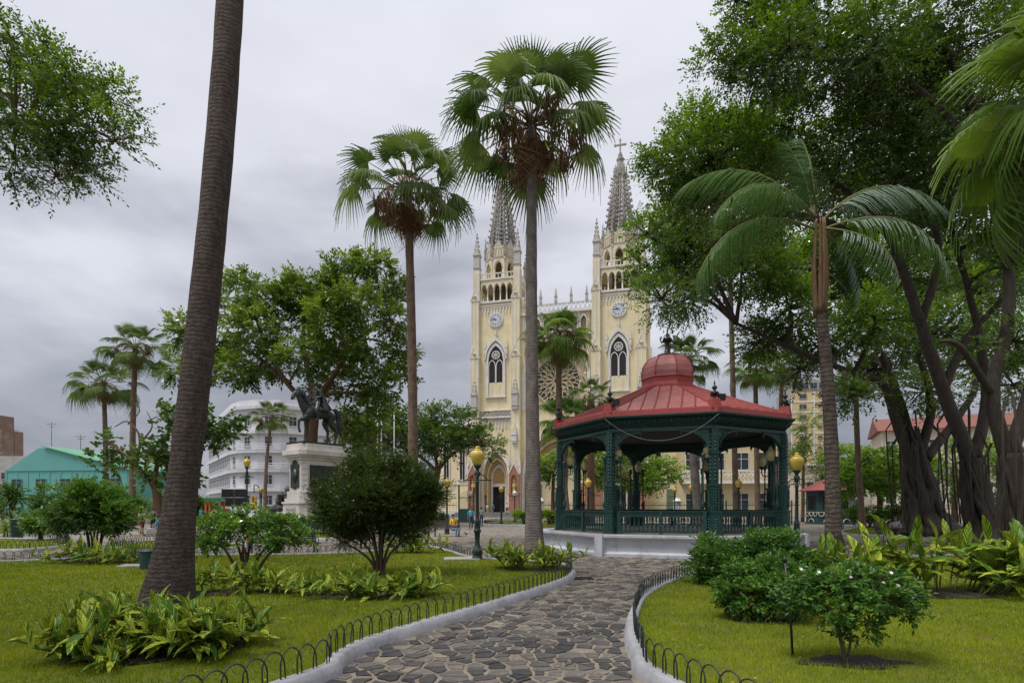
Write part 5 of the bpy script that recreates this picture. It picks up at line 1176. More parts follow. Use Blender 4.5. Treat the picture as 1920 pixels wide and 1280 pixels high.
# feather palm
def pinnate(Ln,drop,nl=46,ll=.78,mats=(PIN_,PET),rise=.35,hang=1.0):
    mb=MB(); pts=[];N_=20
    for i in range(N_+1):
        s=i/N_; pts.append(Vector((Ln*s*(1-.16*s*s*drop),0,rise*Ln*s*.6-drop*Ln*.62*s**2.2)))
    mb.tube(pts,[.035*(1-.85*i/N_)+.004 for i in range(N_+1)],5,1)
    for i in range(nl):
        s=.14+.86*(i+.5)/nl; f=s*N_; k=min(int(f),N_-1); p=pts[k].lerp(pts[k+1],f-k); tg=(pts[k+1]-pts[k]).normalized(); l=ll*(.55+.45*math.sin(PI*min(1,s*.92+.08)))*random.uniform(.88,1.08)
        for sd in (-1,1):
            if random.random()<.1: continue
            d=(tg*.55+Vector((0,sd*.55,random.uniform(-.35,.05)))).normalized(); vs=[]; w=.019
            for j,q in enumerate((0,.33,.66,1)):
                c=p+d*l*q*(1-.22*q*hang)+Vector((0,0,-hang*l*.62*q*q)); wd=tg*w*(1,1.1,.8,.12)[j]; vs+=[c-wd,c+wd]
            mb.add(vs,[(2*j,2*j+1,2*j+3,2*j+2) for j in range(3)],0,False)
    return mb.mesh('frond',list(mats))
FEA=[pinnate(4.0,.8,58,1.0,rise=.6,hang=1.35),pinnate(4.6,1.05,64,1.1,rise=.62,hang=1.5),pinnate(3.2,.35,52,.8,rise=.55,hang=.9)]
PB_=gp(1562,1058,.1)-Vector((0,0,.06)); PT_=at(1538,560,PB_.y)
fp_=thing('feather_palm','feather palm with arching drooping fronds right of the gazebo','palm tree',PB_); h=PT_-PB_; pts=[];rad=[]
for i in range(27):
    s=i/26; pts.append(h*s+Vector((.12*math.sin(PI*s),0,0))); rad.append((.235-.085*s**.8)*(1+.5*max(0,1-s*7)**2)*random.uniform(.965,1.035))
MB().tube(pts,rad,16).build('trunk',ringbark('feather_trunk',(.13,.10,.082),(.05,.038,.032),2.2,.9,1.0),fp_)
mb=MB()
for i in range(26):                                   # old bark plates at the foot
    a=i*2.4; z=.05+i*.03; r=.33-.1*(z); mb.box((r*math.cos(a),r*math.sin(a),z+.1),(.05,.14,.28),a,0,.7)
mb.build('bark_plate',PTRD,fp_)
mb=MB(); HT=PT_+Vector((-.05,0,2.35))-PB_
for i in range(11):
    a=i*2.4; r=.12; mb.tube(smooth_curve([h+Vector((r*math.cos(a),r*math.sin(a),-.5+.1*(i%3))),h+Vector((r*1.5*math.cos(a),r*1.5*math.sin(a),.9)),h+Vector((.3*math.cos(a),.3*math.sin(a),1.3+.3*(i%3))) if i%3==0 else h+Vector((.12*math.cos(a),.12*math.sin(a),2.35))],5),[.075,.07,.066,.062,.056,.05,.044,.038,.033,.028,.022],6)
mb.build('crown_shaft',PETB,fp_)
for i,(az,el,k,s) in enumerate(((184,30,1,1.0),(193,-8,1,1.05),(206,8,1,.95),(4,26,1,.9),(-14,-4,1,.85),(112,74,2,.9),(165,66,2,.8),(-30,-38,0,.75),(236,10,0,.75),(20,-45,0,.7))):
    inst('frond',FEA[k],fp_,HT+Vector((math.cos(R(az))*.15,math.sin(R(az))*.15,-.3 if el<0 else 0)),(random.uniform(-.2,.2),-R(el),R(az)),s)
# ================================================================ broadleaf trees
def C_(x,y,Y,r,n): return (at(x,y,Y),r,n)
# fig trees on the right
def figtrunk(t,base,top,r,n,mat,seed,spread=1.0):
    rnd=random.Random(seed); mb=MB(); h=Vector(top)-Vector(base)
    for i in range(n):
        a=2*PI*i/n+rnd.uniform(-.3,.3); tw=rnd.uniform(-1.9,1.9); pts=[];rad=[]; rr=rnd.uniform(.7,1.12); kr=rnd.uniform(.14,.34)
        for j in range(10):
            s=j/9; f=r*rr*(1-.62*s)*(1+.75*spread*max(0,1-s*5)**2); pts.append(h*s+Vector((math.cos(a+tw*s)*f,math.sin(a+tw*s)*f,0))+Vector((rnd.uniform(-1,1),rnd.uniform(-1,1),0))*r*.15); rad.append(r*kr*(1-.92*s**1.5)*rnd.uniform(.8,1.2)*(1+.6*max(0,1-s*6)))
        mb.tube(smooth_curve(pts,2),[rad[min(9,k//2)] for k in range(19)],8)
    for i in range(9):                                 # buttress roots
        a=2*PI*i/9+rnd.uniform(-.3,.3); L_=r*rnd.uniform(1.6,2.4); mb.tube([(math.cos(a)*r*.8,math.sin(a)*r*.8,.55),(math.cos(a)*r*1.25,math.sin(a)*r*1.25,.2),(math.cos(a)*L_,math.sin(a)*L_,.0)],[r*.2,r*.16,r*.06],6)
    for i in range(9):                                # thin roots hanging from the limbs
        a=rnd.uniform(0,2*PI); d=r*rnd.uniform(1.0,2.0); zt=h.z*rnd.uniform(.7,1.15); x,y=h.x*zt/h.z+math.cos(a)*d,h.y*zt/h.z+math.sin(a)*d; mb.tube([(h.x*.8+(x-h.x*.8)*.6,h.y*.8+(y-h.y*.8)*.6,zt+.8),(x,y,zt),(x*.9+rnd.uniform(-.1,.1),y*.9,zt*.5),(x*.8,y*.8,0 if i%2 else zt*.25)],[.05,.04,.035,.03],5)
    mb.build('aerial_roots',mat,t)
YA,YB,YC=34,24,19.5
bA=fpx(1742,YA); clA=[C_(x,y,YA+dy,r,n) for x,y,dy,r,n in ((1262,440,-1,2.2,230),(1320,470,1,3.0,420),(1390,500,-2,3.0,420),(1300,560,2,2.2,200),(1460,470,2,3.2,420),(1480,580,-1,2.6,300),(1550,640,0,2.2,170),(1600,480,3,3.4,420),(1640,600,-2,2.6,250),(1700,520,2,3.4,380),(1760,620,0,2.8,260),(1820,560,3,3.4,350),(1430,640,1,2.0,130),(1560,560,4,3,300),(1220,500,0,1.6,110),(1880,640,2,3,260),(1740,730,-1,2.0,110),(1600,740,-3,1.4,60),(1680,640,5,3.2,330),(1780,500,6,3.6,380),(1880,520,6,3.6,380),(1560,480,6,3.4,330),(1400,430,5,3.0,260),(1660,380,6,3.6,330),(1500,690,3,1.8,90),(1640,690,5,2.2,110),(1900,720,6,2.6,170),(1830,680,6,2.8,200))]
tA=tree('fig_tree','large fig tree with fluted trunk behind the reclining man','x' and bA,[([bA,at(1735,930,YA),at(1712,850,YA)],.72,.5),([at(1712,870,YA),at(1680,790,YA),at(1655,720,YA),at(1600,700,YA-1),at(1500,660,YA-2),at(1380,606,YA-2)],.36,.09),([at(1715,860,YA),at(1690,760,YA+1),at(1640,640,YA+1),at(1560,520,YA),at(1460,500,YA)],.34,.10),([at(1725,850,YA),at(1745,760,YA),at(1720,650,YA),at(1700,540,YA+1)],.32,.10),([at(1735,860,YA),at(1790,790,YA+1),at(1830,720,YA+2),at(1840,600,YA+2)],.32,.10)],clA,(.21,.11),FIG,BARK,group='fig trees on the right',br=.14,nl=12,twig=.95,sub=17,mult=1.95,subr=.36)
figtrunk(tA,bA,at(1705,800,YA),.95,34,BARK,3)
bB=fpx(1848,YB); clB=[C_(x,y,YB+dy,r,n) for x,y,dy,r,n in ((1270,300,0,1.7,230),(1300,235,1,1.3,120),(1340,300,-1,2.2,330),(1310,390,1,2.0,280),(1400,270,2,2.2,330),(1420,370,-1,2.4,370),(1480,240,0,2.2,300),(1520,330,2,2.6,370),(1600,270,-1,2.8,380),(1600,390,3,2.4,250),(1690,330,1,2.8,370),(1690,220,2,2.6,330),(1780,300,-1,2.8,340),(1780,420,2,2.6,260),(1850,380,0,2.6,260),(1880,500,1,2.4,200),(1850,230,2,2.8,300),(1930,420,0,2.6,220),(1240,560,5,1.8,130),(1215,440,3,1.3,70))]
tB=tree('fig_tree','fig tree with hanging roots at right, leaning left over the feather palm',bB,[([bB,at(1840,930,YB),at(1822,860,YB)],.46,.36),([at(1822,870,YB),at(1768,730,YB),at(1726,606,YB),at(1690,500,YB),at(1640,400,YB),at(1560,340,YB)],.31,.10),([at(1690,500,YB),at(1560,420,YB),at(1440,390,YB),at(1330,320,YB)],.2,.07),([at(1826,860,YB),at(1850,740,YB+1),at(1830,600,YB+1),at(1790,450,YB+1)],.27,.10),([at(1768,730,YB),at(1810,640,YB),at(1880,560,YB-1)],.22,.1),([at(1726,606,YB),at(1760,480,YB),at(1740,360,YB)],.2,.08)],clB,(.165,.085),FIG,BARK,group='fig trees on the right',br=.10,nl=12,twig=.8,sub=17,mult=1.75,subr=.36)
figtrunk(tB,bB,at(1808,815,YB),.54,24,BARK,5)
bC=fpx(1908,YC); clC=[C_(x,y,YC+dy,r,n) for x,y,dy,r,n in ((1350,110,0,1.0,120),(1400,60,1,1.0,110),(1410,130,0,1.3,220),(1480,90,-1,1.7,300),(1470,20,1,1.5,240),(1550,130,1,1.7,300),(1560,30,0,1.8,300),(1640,80,-1,2.0,340),(1640,170,1,1.6,230),(1720,40,0,2.0,340),(1730,150,1,1.9,280),(1810,90,0,2.0,320),(1890,60,1,2.0,300),(1850,190,-1,1.8,220),(1940,200,0,2.0,240),(1500,-50,0,2,230),(1640,-60,1,2.2,260),(1790,-60,0,2.2,260),(1920,-50,1,2.2,240),(1900,640,0,1.2,70),(1600,230,3,2.0,240),(1750,260,3,2.2,260),(1690,120,2,2.0,240),(1380,0,1,.8,60),(1870,300,1,1.6,160),(1920,330,0,1.6,160))]+[(Vector((x,y,z)),(2.3,2.3,1.3),120) for x,y,z in ((16,13,15),(14,10,14),(11.5,8,13.5),(9,6.5,13),(13,5,13.5),(10,3,13),(6.5,3.5,12.5),(16,8,14))]  # final clumps, out of view overhead, added to shade the right foreground lawn
tC=tree('fig_tree','nearest fig tree with rooted trunk at the right edge',bC,[([bC,at(1900,930,YC),at(1890,850,YC)],.38,.30),([at(1890,860,YC),at(1860,740,YC),at(1890,600,YC),at(1880,420,YC),at(1800,250,YC),at(1680,140,YC),at(1540,110,YC)],.26,.07),([at(1892,860,YC),at(1940,700,YC),at(1990,500,YC),at(1960,200,YC)],.26,.09),([at(1885,500,YC),Vector((16,14,13.5)),Vector((12,8.5,13)),Vector((8.5,5,12.5))],.2,.06),([at(1880,420,YC),at(1820,200,YC),at(1760,60,YC),at(1700,-60,YC)],.2,.08),([at(1860,740,YC),at(1800,650,YC-1),at(1760,640,YC-1)],.14,.06)],clC,(.125,.065),FIG2,BARK,group='fig trees on the right',br=.07,nl=12,twig=.62,sub=17,mult=1.3,subr=.34)
figtrunk(tC,bC,at(1884,815,YC),.44,20,BARK,8)
# tree reaching in at the upper left
YD=15; bD=Vector((-22.5,17,0)); clD=[C_(x,y,YD+dy,r,n) for x,y,dy,r,n in ((20,120,0,1.1,150),(90,140,.5,1.1,160),(60,215,-.5,1.3,180),(140,180,0,1.1,150),(200,190,.3,.8,90),(170,245,0,1.0,110),(90,290,0,1.1,130),(140,310,.4,.8,80),(30,300,0,1.1,120),(215,265,0,.7,50),(-60,200,0,1.6,220),(-120,120,1,1.8,220),(-200,230,0,1.8,200),(-300,120,2,2.2,260),(-420,200,1,2.2,240),(-330,-20,2,2.2,220),(20,70,0,.7,50),(105,330,.2,.6,40))]+[(Vector((x,y,z)),(2.3,2.3,1.3),130) for x,y,z in ((-17,11,11.5),(-15.5,7.5,11.5),(-13,5,11.5),(-10.5,4.0,11.5),(-8.5,2.0,11.5),(-12,1.5,11.5),(-9.5,5.5,12.5),(-6.5,3.2,12.2))]  # closing clumps are unseen overhead canopy, added to darken the left foreground lawn
tree('broadleaf_tree','leafy branches of a tree reaching in at the upper left edge',bD,[([bD,Vector((-22.3,17,3)),Vector((-21.5,16.6,7.5))],.45,.3),([Vector((-21.5,16.6,7)),Vector((-19,15.8,10.3)),at(-150,240,YD),at(0,230,YD),at(130,230,YD)],.26,.05),([Vector((-21.5,16.6,7.5)),Vector((-21,16.5,11)),at(-300,50,YD+1)],.2,.07),([Vector((-21.5,16.6,7.3)),Vector((-18,11,10.2)),Vector((-13,5.5,11)),Vector((-8.5,3,11.6))],.24,.06)],clD,(.115,.055),FIG2,BARKB,br=.05,nl=12,twig=.6,sub=15,flat=.5,mult=1.15,subr=.33)
# big tree behind the statue
YE=46; bE=fpx(583,YE); E_=((560,550,0,2.0,95),(605,530,2,2.0,95),(660,508,1,2.1,100),(700,495,-1,1.6,70),(725,545,1,2.0,95),(735,600,0,1.8,80),(670,570,-3,2.2,110),(610,600,-3,2.3,120),(555,610,2,2.2,110),(500,560,-1,2.0,95),(455,535,1,1.7,75),(425,575,-1,2.0,95),(480,620,-2,2.2,110),(415,640,1,2.1,95),(345,620,0,1.8,80),(335,690,1,1.5,45),(385,690,-1,1.9,80),(445,690,-2,2.1,95),(510,680,2,2.2,105),(570,670,-3,2.2,110),(630,660,2,2.2,105),(690,650,-2,2.1,100),(745,660,1,1.7,70),(760,700,0,1.2,40),(720,720,-1,1.9,80),(660,720,1,2.0,90),(600,725,2,1.4,50),(690,770,0,1.6,55),(650,790,-1,1.3,40),(690,830,0,1.5,45),(670,870,1,1.3,35),(640,560,3,2.2,100),(580,560,4,2,80))
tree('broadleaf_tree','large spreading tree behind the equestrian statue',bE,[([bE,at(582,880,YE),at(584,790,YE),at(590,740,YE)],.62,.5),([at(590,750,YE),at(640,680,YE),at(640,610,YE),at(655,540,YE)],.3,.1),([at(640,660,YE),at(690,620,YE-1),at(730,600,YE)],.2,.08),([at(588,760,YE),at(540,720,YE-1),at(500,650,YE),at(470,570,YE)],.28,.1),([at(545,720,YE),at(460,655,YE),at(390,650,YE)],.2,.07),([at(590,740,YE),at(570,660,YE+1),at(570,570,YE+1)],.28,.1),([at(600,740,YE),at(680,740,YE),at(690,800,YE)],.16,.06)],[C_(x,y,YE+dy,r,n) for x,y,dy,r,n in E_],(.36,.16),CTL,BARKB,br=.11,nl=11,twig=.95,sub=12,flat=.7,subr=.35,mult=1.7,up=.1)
# flat topped rain tree
YF=62; bF=fpx(812,YF); tree('broadleaf_tree','wide flat topped dark green tree between statue and church',bF,[([bF,at(815,915,YF),at(822,880,YF)],.4,.32),([at(820,885,YF),at(780,850,YF),at(720,830,YF)],.25,.1),([at(822,880,YF),at(850,850,YF),at(890,830,YF)],.22,.08),([at(820,885,YF),at(815,830,YF)],.25,.1)],[(at(x,y,YF+dy),(2.6,2.6,1.5),150) for x,y,dy in ((690,800,0),(720,785,2),(755,780,-1),(790,785,1),(830,785,0),(865,795,-1),(895,815,0),(860,825,-2),(815,820,-2),(770,815,-2),(725,815,-2),(690,830,0),(905,835,1),(660,800,1),(740,835,1),(790,830,2),(665,835,0),(840,845,0))],(.34,.17),RNT,BARKB,br=.1,nl=10,twig=.9,sub=10,up=.5,flat=.45)
# other crowns
YG=52; tree('broadleaf_tree','bright green low tree seen through the gazebo',fpx(1180,YG),[([fpx(1180,YG),at(1182,925,YG),at(1185,900,YG)],.28,.2),([at(1184,905,YG),at(1140,885,YG)],.14,.06),([at(1184,905,YG),at(1230,885,YG)],.14,.06)],[(at(x,y,YG+dy),(1.9,1.9,1.2),170) for x,y,dy in ((1105,880,0),(1135,865,1),(1165,875,-1),(1200,865,0),(1230,880,1),(1250,885,0),(1180,895,0),(1215,900,-1),(1140,895,0))],(.24,.12),BRG,BARKB,br=.07,nl=10,twig=.7,sub=8)
YH=54; tree('broadleaf_tree','small green tree at the left edge of the gazebo',fpx(1036,YH),[([fpx(1036,YH),at(1037,910,YH),at(1038,890,YH)],.2,.15)],[(at(x,y,YH),(1.4,1.4,1.3),140) for x,y in ((1030,870),(1050,860),(1045,890))],(.24,.12),BRG,BARKB,br=.07,nl=10,twig=.6,sub=7)
YI=47; tree('broadleaf_tree','bright green round mango tree behind the hedge right of the kiosk',fpx(1650,YI),[([fpx(1650,YI),at(1650,940,YI),at(1650,915,YI)],.25,.2),([at(1650,920,YI),at(1610,890,YI)],.12,.06),([at(1650,920,YI),at(1690,890,YI)],.12,.06)],[(at(x,y,YI+dy),(1.7,1.7,1.25),170) for x,y,dy in ((1590,880,0),(1620,865,1),(1655,858,0),(1690,865,0),(1705,895,0),(1665,885,-2),(1625,895,-2),(1595,905,0),(1680,915,0),(1640,915,-1),(1580,860,2),(1730,880,2))],(.32,.12),BRG,BARKB,br=.07,nl=10,twig=.65,sub=8,droop=.35)
YK=62; tree('broadleaf_tree','pale feathery tree between gazebo and yellow high rise',fpx(1505,YK),[([fpx(1505,YK),at(1506,900,YK),at(1506,860,YK)],.2,.14)],[(at(x,y,YK),(1.9,1.9,1.5),110) for x,y in ((1495,830),(1520,815),(1505,860),(1530,850),(1490,870),(1550,880),(1515,800))],(.2,.09),CTL,BARKB,br=.06,nl=10,twig=.8,sub=7)
YL_=24; tree('broadleaf_tree','mid green tree glimpsed between the fig trunks',fpx(1790,50),[([fpx(1790,50),at(1790,900,50),at(1790,870,50)],.25,.2)],[(at(x,y,50),(2.2,2.2,1.6),120) for x,y in ((1770,850),(1800,880),(1830,850),(1870,870),(1900,850),(1780,900),(1850,900))],(.3,.12),BRG,BARKB,br=.06,nl=10,twig=.8,sub=7)
# half bare tree left
YJ=42; bJ=fpx(297,YJ); Jl=[([bJ,at(294,925,YJ),at(285,905,YJ)],.34,.25),([at(287,910,YJ),at(255,870,YJ),at(220,840,YJ),at(195,820,YJ),at(178,808,YJ)],.17,.03),([at(255,870,YJ),at(262,820,YJ),at(240,790,YJ),at(215,800,YJ)],.12,.03),([at(288,910,YJ),at(300,850,YJ),at(320,800,YJ),at(330,770,YJ)],.2,.06),([at(300,860,YJ),at(350,830,YJ),at(400,800,YJ)],.15,.05),([at(262,830,YJ),at(285,800,YJ),at(275,770,YJ)],.09,.02),([at(225,843,YJ),at(205,860,YJ),at(185,855,YJ)],.07,.02),([at(240,795,YJ),at(262,770,YJ),at(250,755,YJ)],.06,.015)]
tree('broadleaf_tree','crooked half bare tree beside the leaning palm',bJ,Jl,[(at(x,y,YJ+dy),(r,r,r*.8),n) for x,y,dy,r,n in ((300,780,0,1.3,40),(335,800,-1,1.5,60),(320,840,1,1.4,50),(280,850,-1,1.1,30),(365,830,0,1.4,50),(415,790,0,1.2,40),(430,815,0,1.0,30),(395,820,1,1.3,45),(290,880,0,1.3,40),(335,880,1,1.4,50),(195,830,0,.8,14),(230,870,1,1.2,35),(185,865,0,.9,18))],(.42,.24),BIGL,BARKB,br=.05,nl=9,twig=.8,sub=6,flat=.8)
# ================================================================ shrubs
def shrub(name,label,base,stems,clumps,leaf,mat,cat='shrub',group=None,**k):
    k.setdefault('br',.018); k.setdefault('twigr',.008)
    return tree(name,label,base,stems,clumps,leaf,mat,STEM,cat,group,**k)
def vase(base,spread,h,n,r0,r1,rnd,off=.05):
    out=[]
    for i in range(n):
        a=2*PI*i/n+rnd.uniform(-.4,.4); e=base+Vector((math.cos(a)*spread*rnd.uniform(.5,1),math.sin(a)*spread*rnd.uniform(.5,1),h*rnd.uniform(.85,1.1))); out.append(([base+Vector((math.cos(a)*off,math.sin(a)*off,-.04)),base.lerp(e,.45)+Vector((rnd.uniform(-.06,.06),rnd.uniform(-.06,.06),h*.1)),e],r0,r1))
    return out
rn=random.Random(4)
b=gp(178,1036,.1); shrub('clipped_shrub','round clipped shrub on several thin stems at left',b,vase(b,.75,1.3,8,.05,.02,rn,.15),[(b+Vector((x,y,z)),(.8,.8,.52),300) for x,y,z in ((-1.0,0,1.35),(-.5,.3,1.85),(.1,-.3,2.05),(.7,.2,1.85),(1.15,0,1.35),(0,.5,1.6),(0,-.6,1.5),(-.6,-.5,1.3),(.7,-.5,1.35),(.2,.1,1.3))],(.13,.06),SHR,nl=9,twig=.3,sub=9,up=.5)
b=gp(78,1012,.1); shrub('clipped_shrub','small ball shaped clipped shrub beside the green litter bin',b,vase(b,.2,.5,5,.05,.03,rn,.08),[(b+Vector((x,y,z)),(.5,.5,.4),170) for x,y,z in ((-.3,0,1.0),(.3,.1,1.0),(0,-.2,.8),(0,.1,1.25),(-.25,-.2,.75),(.3,-.2,.75))],(.10,.045),SHR,nl=8,twig=.22,sub=8,up=.4)
b=gp(712,1076,.1); st=[]
for a,l,hh in ((180,1.1,1.5),(150,.6,1.9),(100,.3,2.2),(60,.5,2.0),(20,.9,1.7),(-10,1.2,1.3),(-60,.5,1.8),(-120,.7,1.7),(200,1.3,1.1)): 
    e=b+Vector((math.cos(R(a))*l,math.sin(R(a))*l,hh)); st.append(([b+Vector((math.cos(R(a))*.06,math.sin(R(a))*.06,-.05)),b+Vector((math.cos(R(a))*l*.25,math.sin(R(a))*l*.25,hh*.42)),e],.05,.016))
shrub('conifer_bush','big dark feathery conifer bush on bare forked stems in the left lawn',b,st,[(b+Vector((x*.9,y,.28+z*.76)),(.52,.52,.48),430) for x,y,z in ((-1.2,0,1.75),(-1.25,.1,2.35),(-1.0,0,1.2),(-.7,.4,2.8),(-.2,.2,3.0),(.35,0,2.95),(.9,.2,2.75),(1.25,0,2.3),(1.3,.1,1.75),(.95,-.2,1.35),(.2,-.7,2.2),(-.5,-.7,2.0),(.7,-.6,1.9),(0,.7,2.2),(-.6,.1,2.2),(.6,.4,2.3),(0,-.3,1.7),(.45,.2,1.35),(-.45,.2,1.5),(1.0,-.4,2.3),(0,-.4,2.7))],(.10,.018),CON,br=.022,nl=13,twig=.34,sub=10,up=.75,flat=1.2,splay=.55,droop=-.05,subr=.5)
b=gp(462,1090,.1); shrub('spreading_shrub','small spreading tree like shrub with orange brown stems near the leaning palm',b,vase(b,.75,.95,7,.055,.02,rn,.05),[(b+Vector((x*.86-.08,y,z+.04)),(.38,.38,.18),66) for x,y,z in ((-1.0,0,.9),(-.75,.2,1.25),(-.3,-.1,1.35),(.15,.2,1.4),(.6,0,1.3),(1.05,.1,1.2),(1.3,-.1,1.0),(.8,-.3,1.0),(-.5,-.4,1.0),(.1,-.4,1.1),(-1.2,.1,1.15),(.45,.4,1.05))],(.095,.05),SHR,nl=9,twig=.25,sub=7,up=.35,br=.016)
b=gp(1408,1092,.1); shrub('gardenia_bush','dense low gardenia bush in front of the gazebo steps side',b,vase(b,.7,.55,8,.03,.015,rn,.1),[(b+Vector((x,y,z*.86)),(.5,.5,.30),260) for x,y,z in ((-1.0,0,.55),(-.6,.2,.85),(-.1,-.1,.95),(.4,.1,.95),(.85,0,.9),(1.15,.1,.65),(-.5,-.4,.5),(.2,-.5,.55),(.8,-.4,.5),(0,.3,.6),(-.9,-.3,.35),(.4,-.2,.7))],(.085,.042),SHD,nl=9,twig=.22,sub=8,up=.55)
b=gp(1432,1160,.1); shrub('gardenia_bush','middle gardenia bush touching the one in front of the gazebo',b,vase(b,.35,.4,7,.02,.01,rn,.08),[(b+Vector((x,y,z)),(.34,.34,.26),230) for x,y,z in ((-.42,0,.38),(-.2,.1,.62),(.15,0,.68),(.45,.1,.55),(.1,-.25,.4),(-.2,-.2,.35),(.4,-.15,.32))],(.07,.036),SHD,nl=9,twig=.16,sub=8,up=.5)
b=gp(1585,1240,.1); fl=[([b+Vector((0,0,-.05)),b+Vector((-.06,0,.28)),b+Vector((-.22,.05,.62))],.03,.014),([b+Vector((.02,.02,-.03)),b+Vector((.07,.02,.3)),b+Vector((.0,.1,.6))],.018,.01),([b+Vector((-.2,.04,.56)),b+Vector((-.45,0,.72))],.013,.006),([b+Vector((.03,.05,.45)),b+Vector((.3,.0,.66)),b+Vector((.6,.05,.72))],.014,.006),([b+Vector((-.06,0,.3)),b+Vector((.2,-.1,.5))],.01,.005)]
shrub('gardenia_bush','nearest gardenia bush with crooked bare stem and a few white flowers',b,fl,[(b+Vector((x,y,z)),(.21,.21,.10),72) for x,y,z in ((-.52,0,.68),(-.35,.12,.86),(-.1,-.05,.9),(.15,.1,.95),(.42,0,.92),(.68,.05,.8),(-.3,-.18,.6),(.05,-.2,.68),(.4,-.18,.7),(.62,-.1,.62),(-.1,.25,.8),(.3,.25,.85),(.15,.0,.38),(-.5,.2,.75))],(.062,.032),SHD,nl=9,twig=.13,sub=7,up=.3,br=.008,twigr=.004)
mb=MB()
for i in range(9):
    x,y,z=rn.uniform(-.6,.6),rn.uniform(-.3,.3),rn.uniform(.85,1.05)
    for q in range(6): a=q*PI/3; mb.add([(x,y,z)]+[(x+rr*math.cos(a+da),y+.7*rr*math.sin(a+da)-.01,z+.7*rr*math.sin(a+da)+.006) for rr,da in ((.016,-.45),(.024,0),(.016,.45))],[(0,1,2,3)])
o=mb.build('flower',GLOBEW,bpy.data.objects['gardenia_bush.002'])
t=thing('stake','thin dark stake in the right lawn beside the nearest gardenia','stake',gp(1487,1231,.1)-Vector((0,0,.05))); MB().tube([(0,0,0),(-.02,.02,.5),(-.07,.05,1.15)],.014,6).build('shaft',BLACKM,t); MB().lathe([(.02,1.14),(.03,1.17),(.02,1.2)],6,(-.07,.05,0)).build('cap',BLACKM,t)
# hedges and clipped cups by the street
b=fpx(1650,44); shrub('hedge','long clipped hedge under the fig trees right of the kiosk',b,vase(b,2.0,.8,10,.05,.03,rn,1.0),[(b+Vector((-2.3+i*.66,random.uniform(-.3,.3),1.25+random.uniform(-.08,.08))),(.6,.7,.5),130) for i in range(8)]+[(b+Vector((-2.2+i*.9,0,.75)),(.5,.5,.4),50) for i in range(6)],(.15,.07),SHR,cat='hedge',nl=8,twig=.3,sub=8,up=.5)
for x,lb in ((982,'left of the two cup shaped clipped shrubs before the street fence'),(1030,'right of the two cup shaped clipped shrubs before the street fence')):
    b=fpx(x,52,.05); shrub('cup_shrub',lb,b,vase(b,.3,.7,6,.05,.03,rn,.06),[(b+Vector((q*.5,0,.95)),(.6,.55,.32),110) for q in (-1.2,-.4,.4,1.2)],(.14,.07),BRG,group='clipped shrubs by the street fence',nl=8,twig=.25,sub=7,up=.5)
for x,Y,w,lb in ((815,50,2.4,'dark clipped hedge behind the man in yellow'),(560,36,3.0,'low green hedge at the foot of the statue pedestal'),(670,35.5,2.6,'low green hedge behind the conifer bush')):
    b=fpx(x,Y,.05); shrub('hedge',lb,b,vase(b,w*.4,.6,6,.04,.02,rn,.4),[(b+Vector((-w/2+w*(i+.5)/5,0,.75)),(w*.16,.5,.45),120) for i in range(5)],(.14,.07),SHR,cat='hedge',nl=8,twig=.25,sub=8,up=.5)
# strap leaved rosettes
def strap(L_,w,mat):
    mb=MB(); vs=[]
    for i,s in enumerate((0,.25,.5,.75,1)):
        c=Vector((L_*s*(1-.18*s*s),0,L_*(.18*s-.42*s*s))); ww=w*(.6,1,.9,.6,.03)[i]; vs+=[c+Vector((0,-ww,.02)),c,c+Vector((0,ww,.02))]
    mb.add(vs,sum([[(3*i,3*i+3,3*i+4,3*i+1),(3*i+1,3*i+4,3*i+5,3*i+2)] for i in range(4)],[]),0); return mb.mesh('leaf',mat)
STR=strap(1.5,.07,PIN_); STRB=strap(1.5,.075,PLB)
def rosette(label,base,h,n,sc,me=STR,seed=1):
    rnd=random.Random(seed); t=thing('dracaena',label,'plant',base,0,'strap leaved plants at far left'); MB().tube([(0,0,-.05),(.03,0,h*.5),(0,0,h)],[.14,.10,.08],8).build('stem',STEM,t)
    for hd in range(3 if h>.8 else 1):
        c=Vector((rnd.uniform(-.5,.5),rnd.uniform(-.3,.3),h+rnd.uniform(-.5,.1)*h*.5)) if hd else Vector((0,0,h))
        if hd: MB().tube([(0,0,h*.45),c],.06,6).build('stem',STEM,t)
        for i in range(n): f=i/n; inst('leaf',me,t,c,(rnd.uniform(-.3,.3),-R(80-115*f+rnd.uniform(-8,8)),i*2.4),sc*rnd.uniform(.75,1.1))
for i,(x,Y,h,n,s,me,lb) in enumerate(((20,44,2.6,30,1.15,STR,'tall dracaena at the left edge'),(68,47,1.6,28,1.1,STR,'lower dracaena right of the tallest one at the left edge'),(140,50,2.6,30,1.3,STR,'dracaena in front of the turquoise warehouse gable'),(175,52,1.6,26,1.3,STR,'dracaena behind the round clipped shrub'),(30,36,.5,26,1.0,STRB,'low bright strap leaved plant behind the litter bin'),(60,38,.6,24,.9,STRB,'yellowish strap leaved plant above the ball shaped shrub'),(10,33,.4,22,.8,STRB,'bright plant at the left edge below the dracaena'),(1545,58,4.5,28,1.4,STR,'palm like plant behind the feather palm trunk'),(1532,60,3.2,28,1.4,STR,'palm like plant left of the kiosk roof'))):
    rosette(lb,fpx(x,Y),h,n,s,me,i)
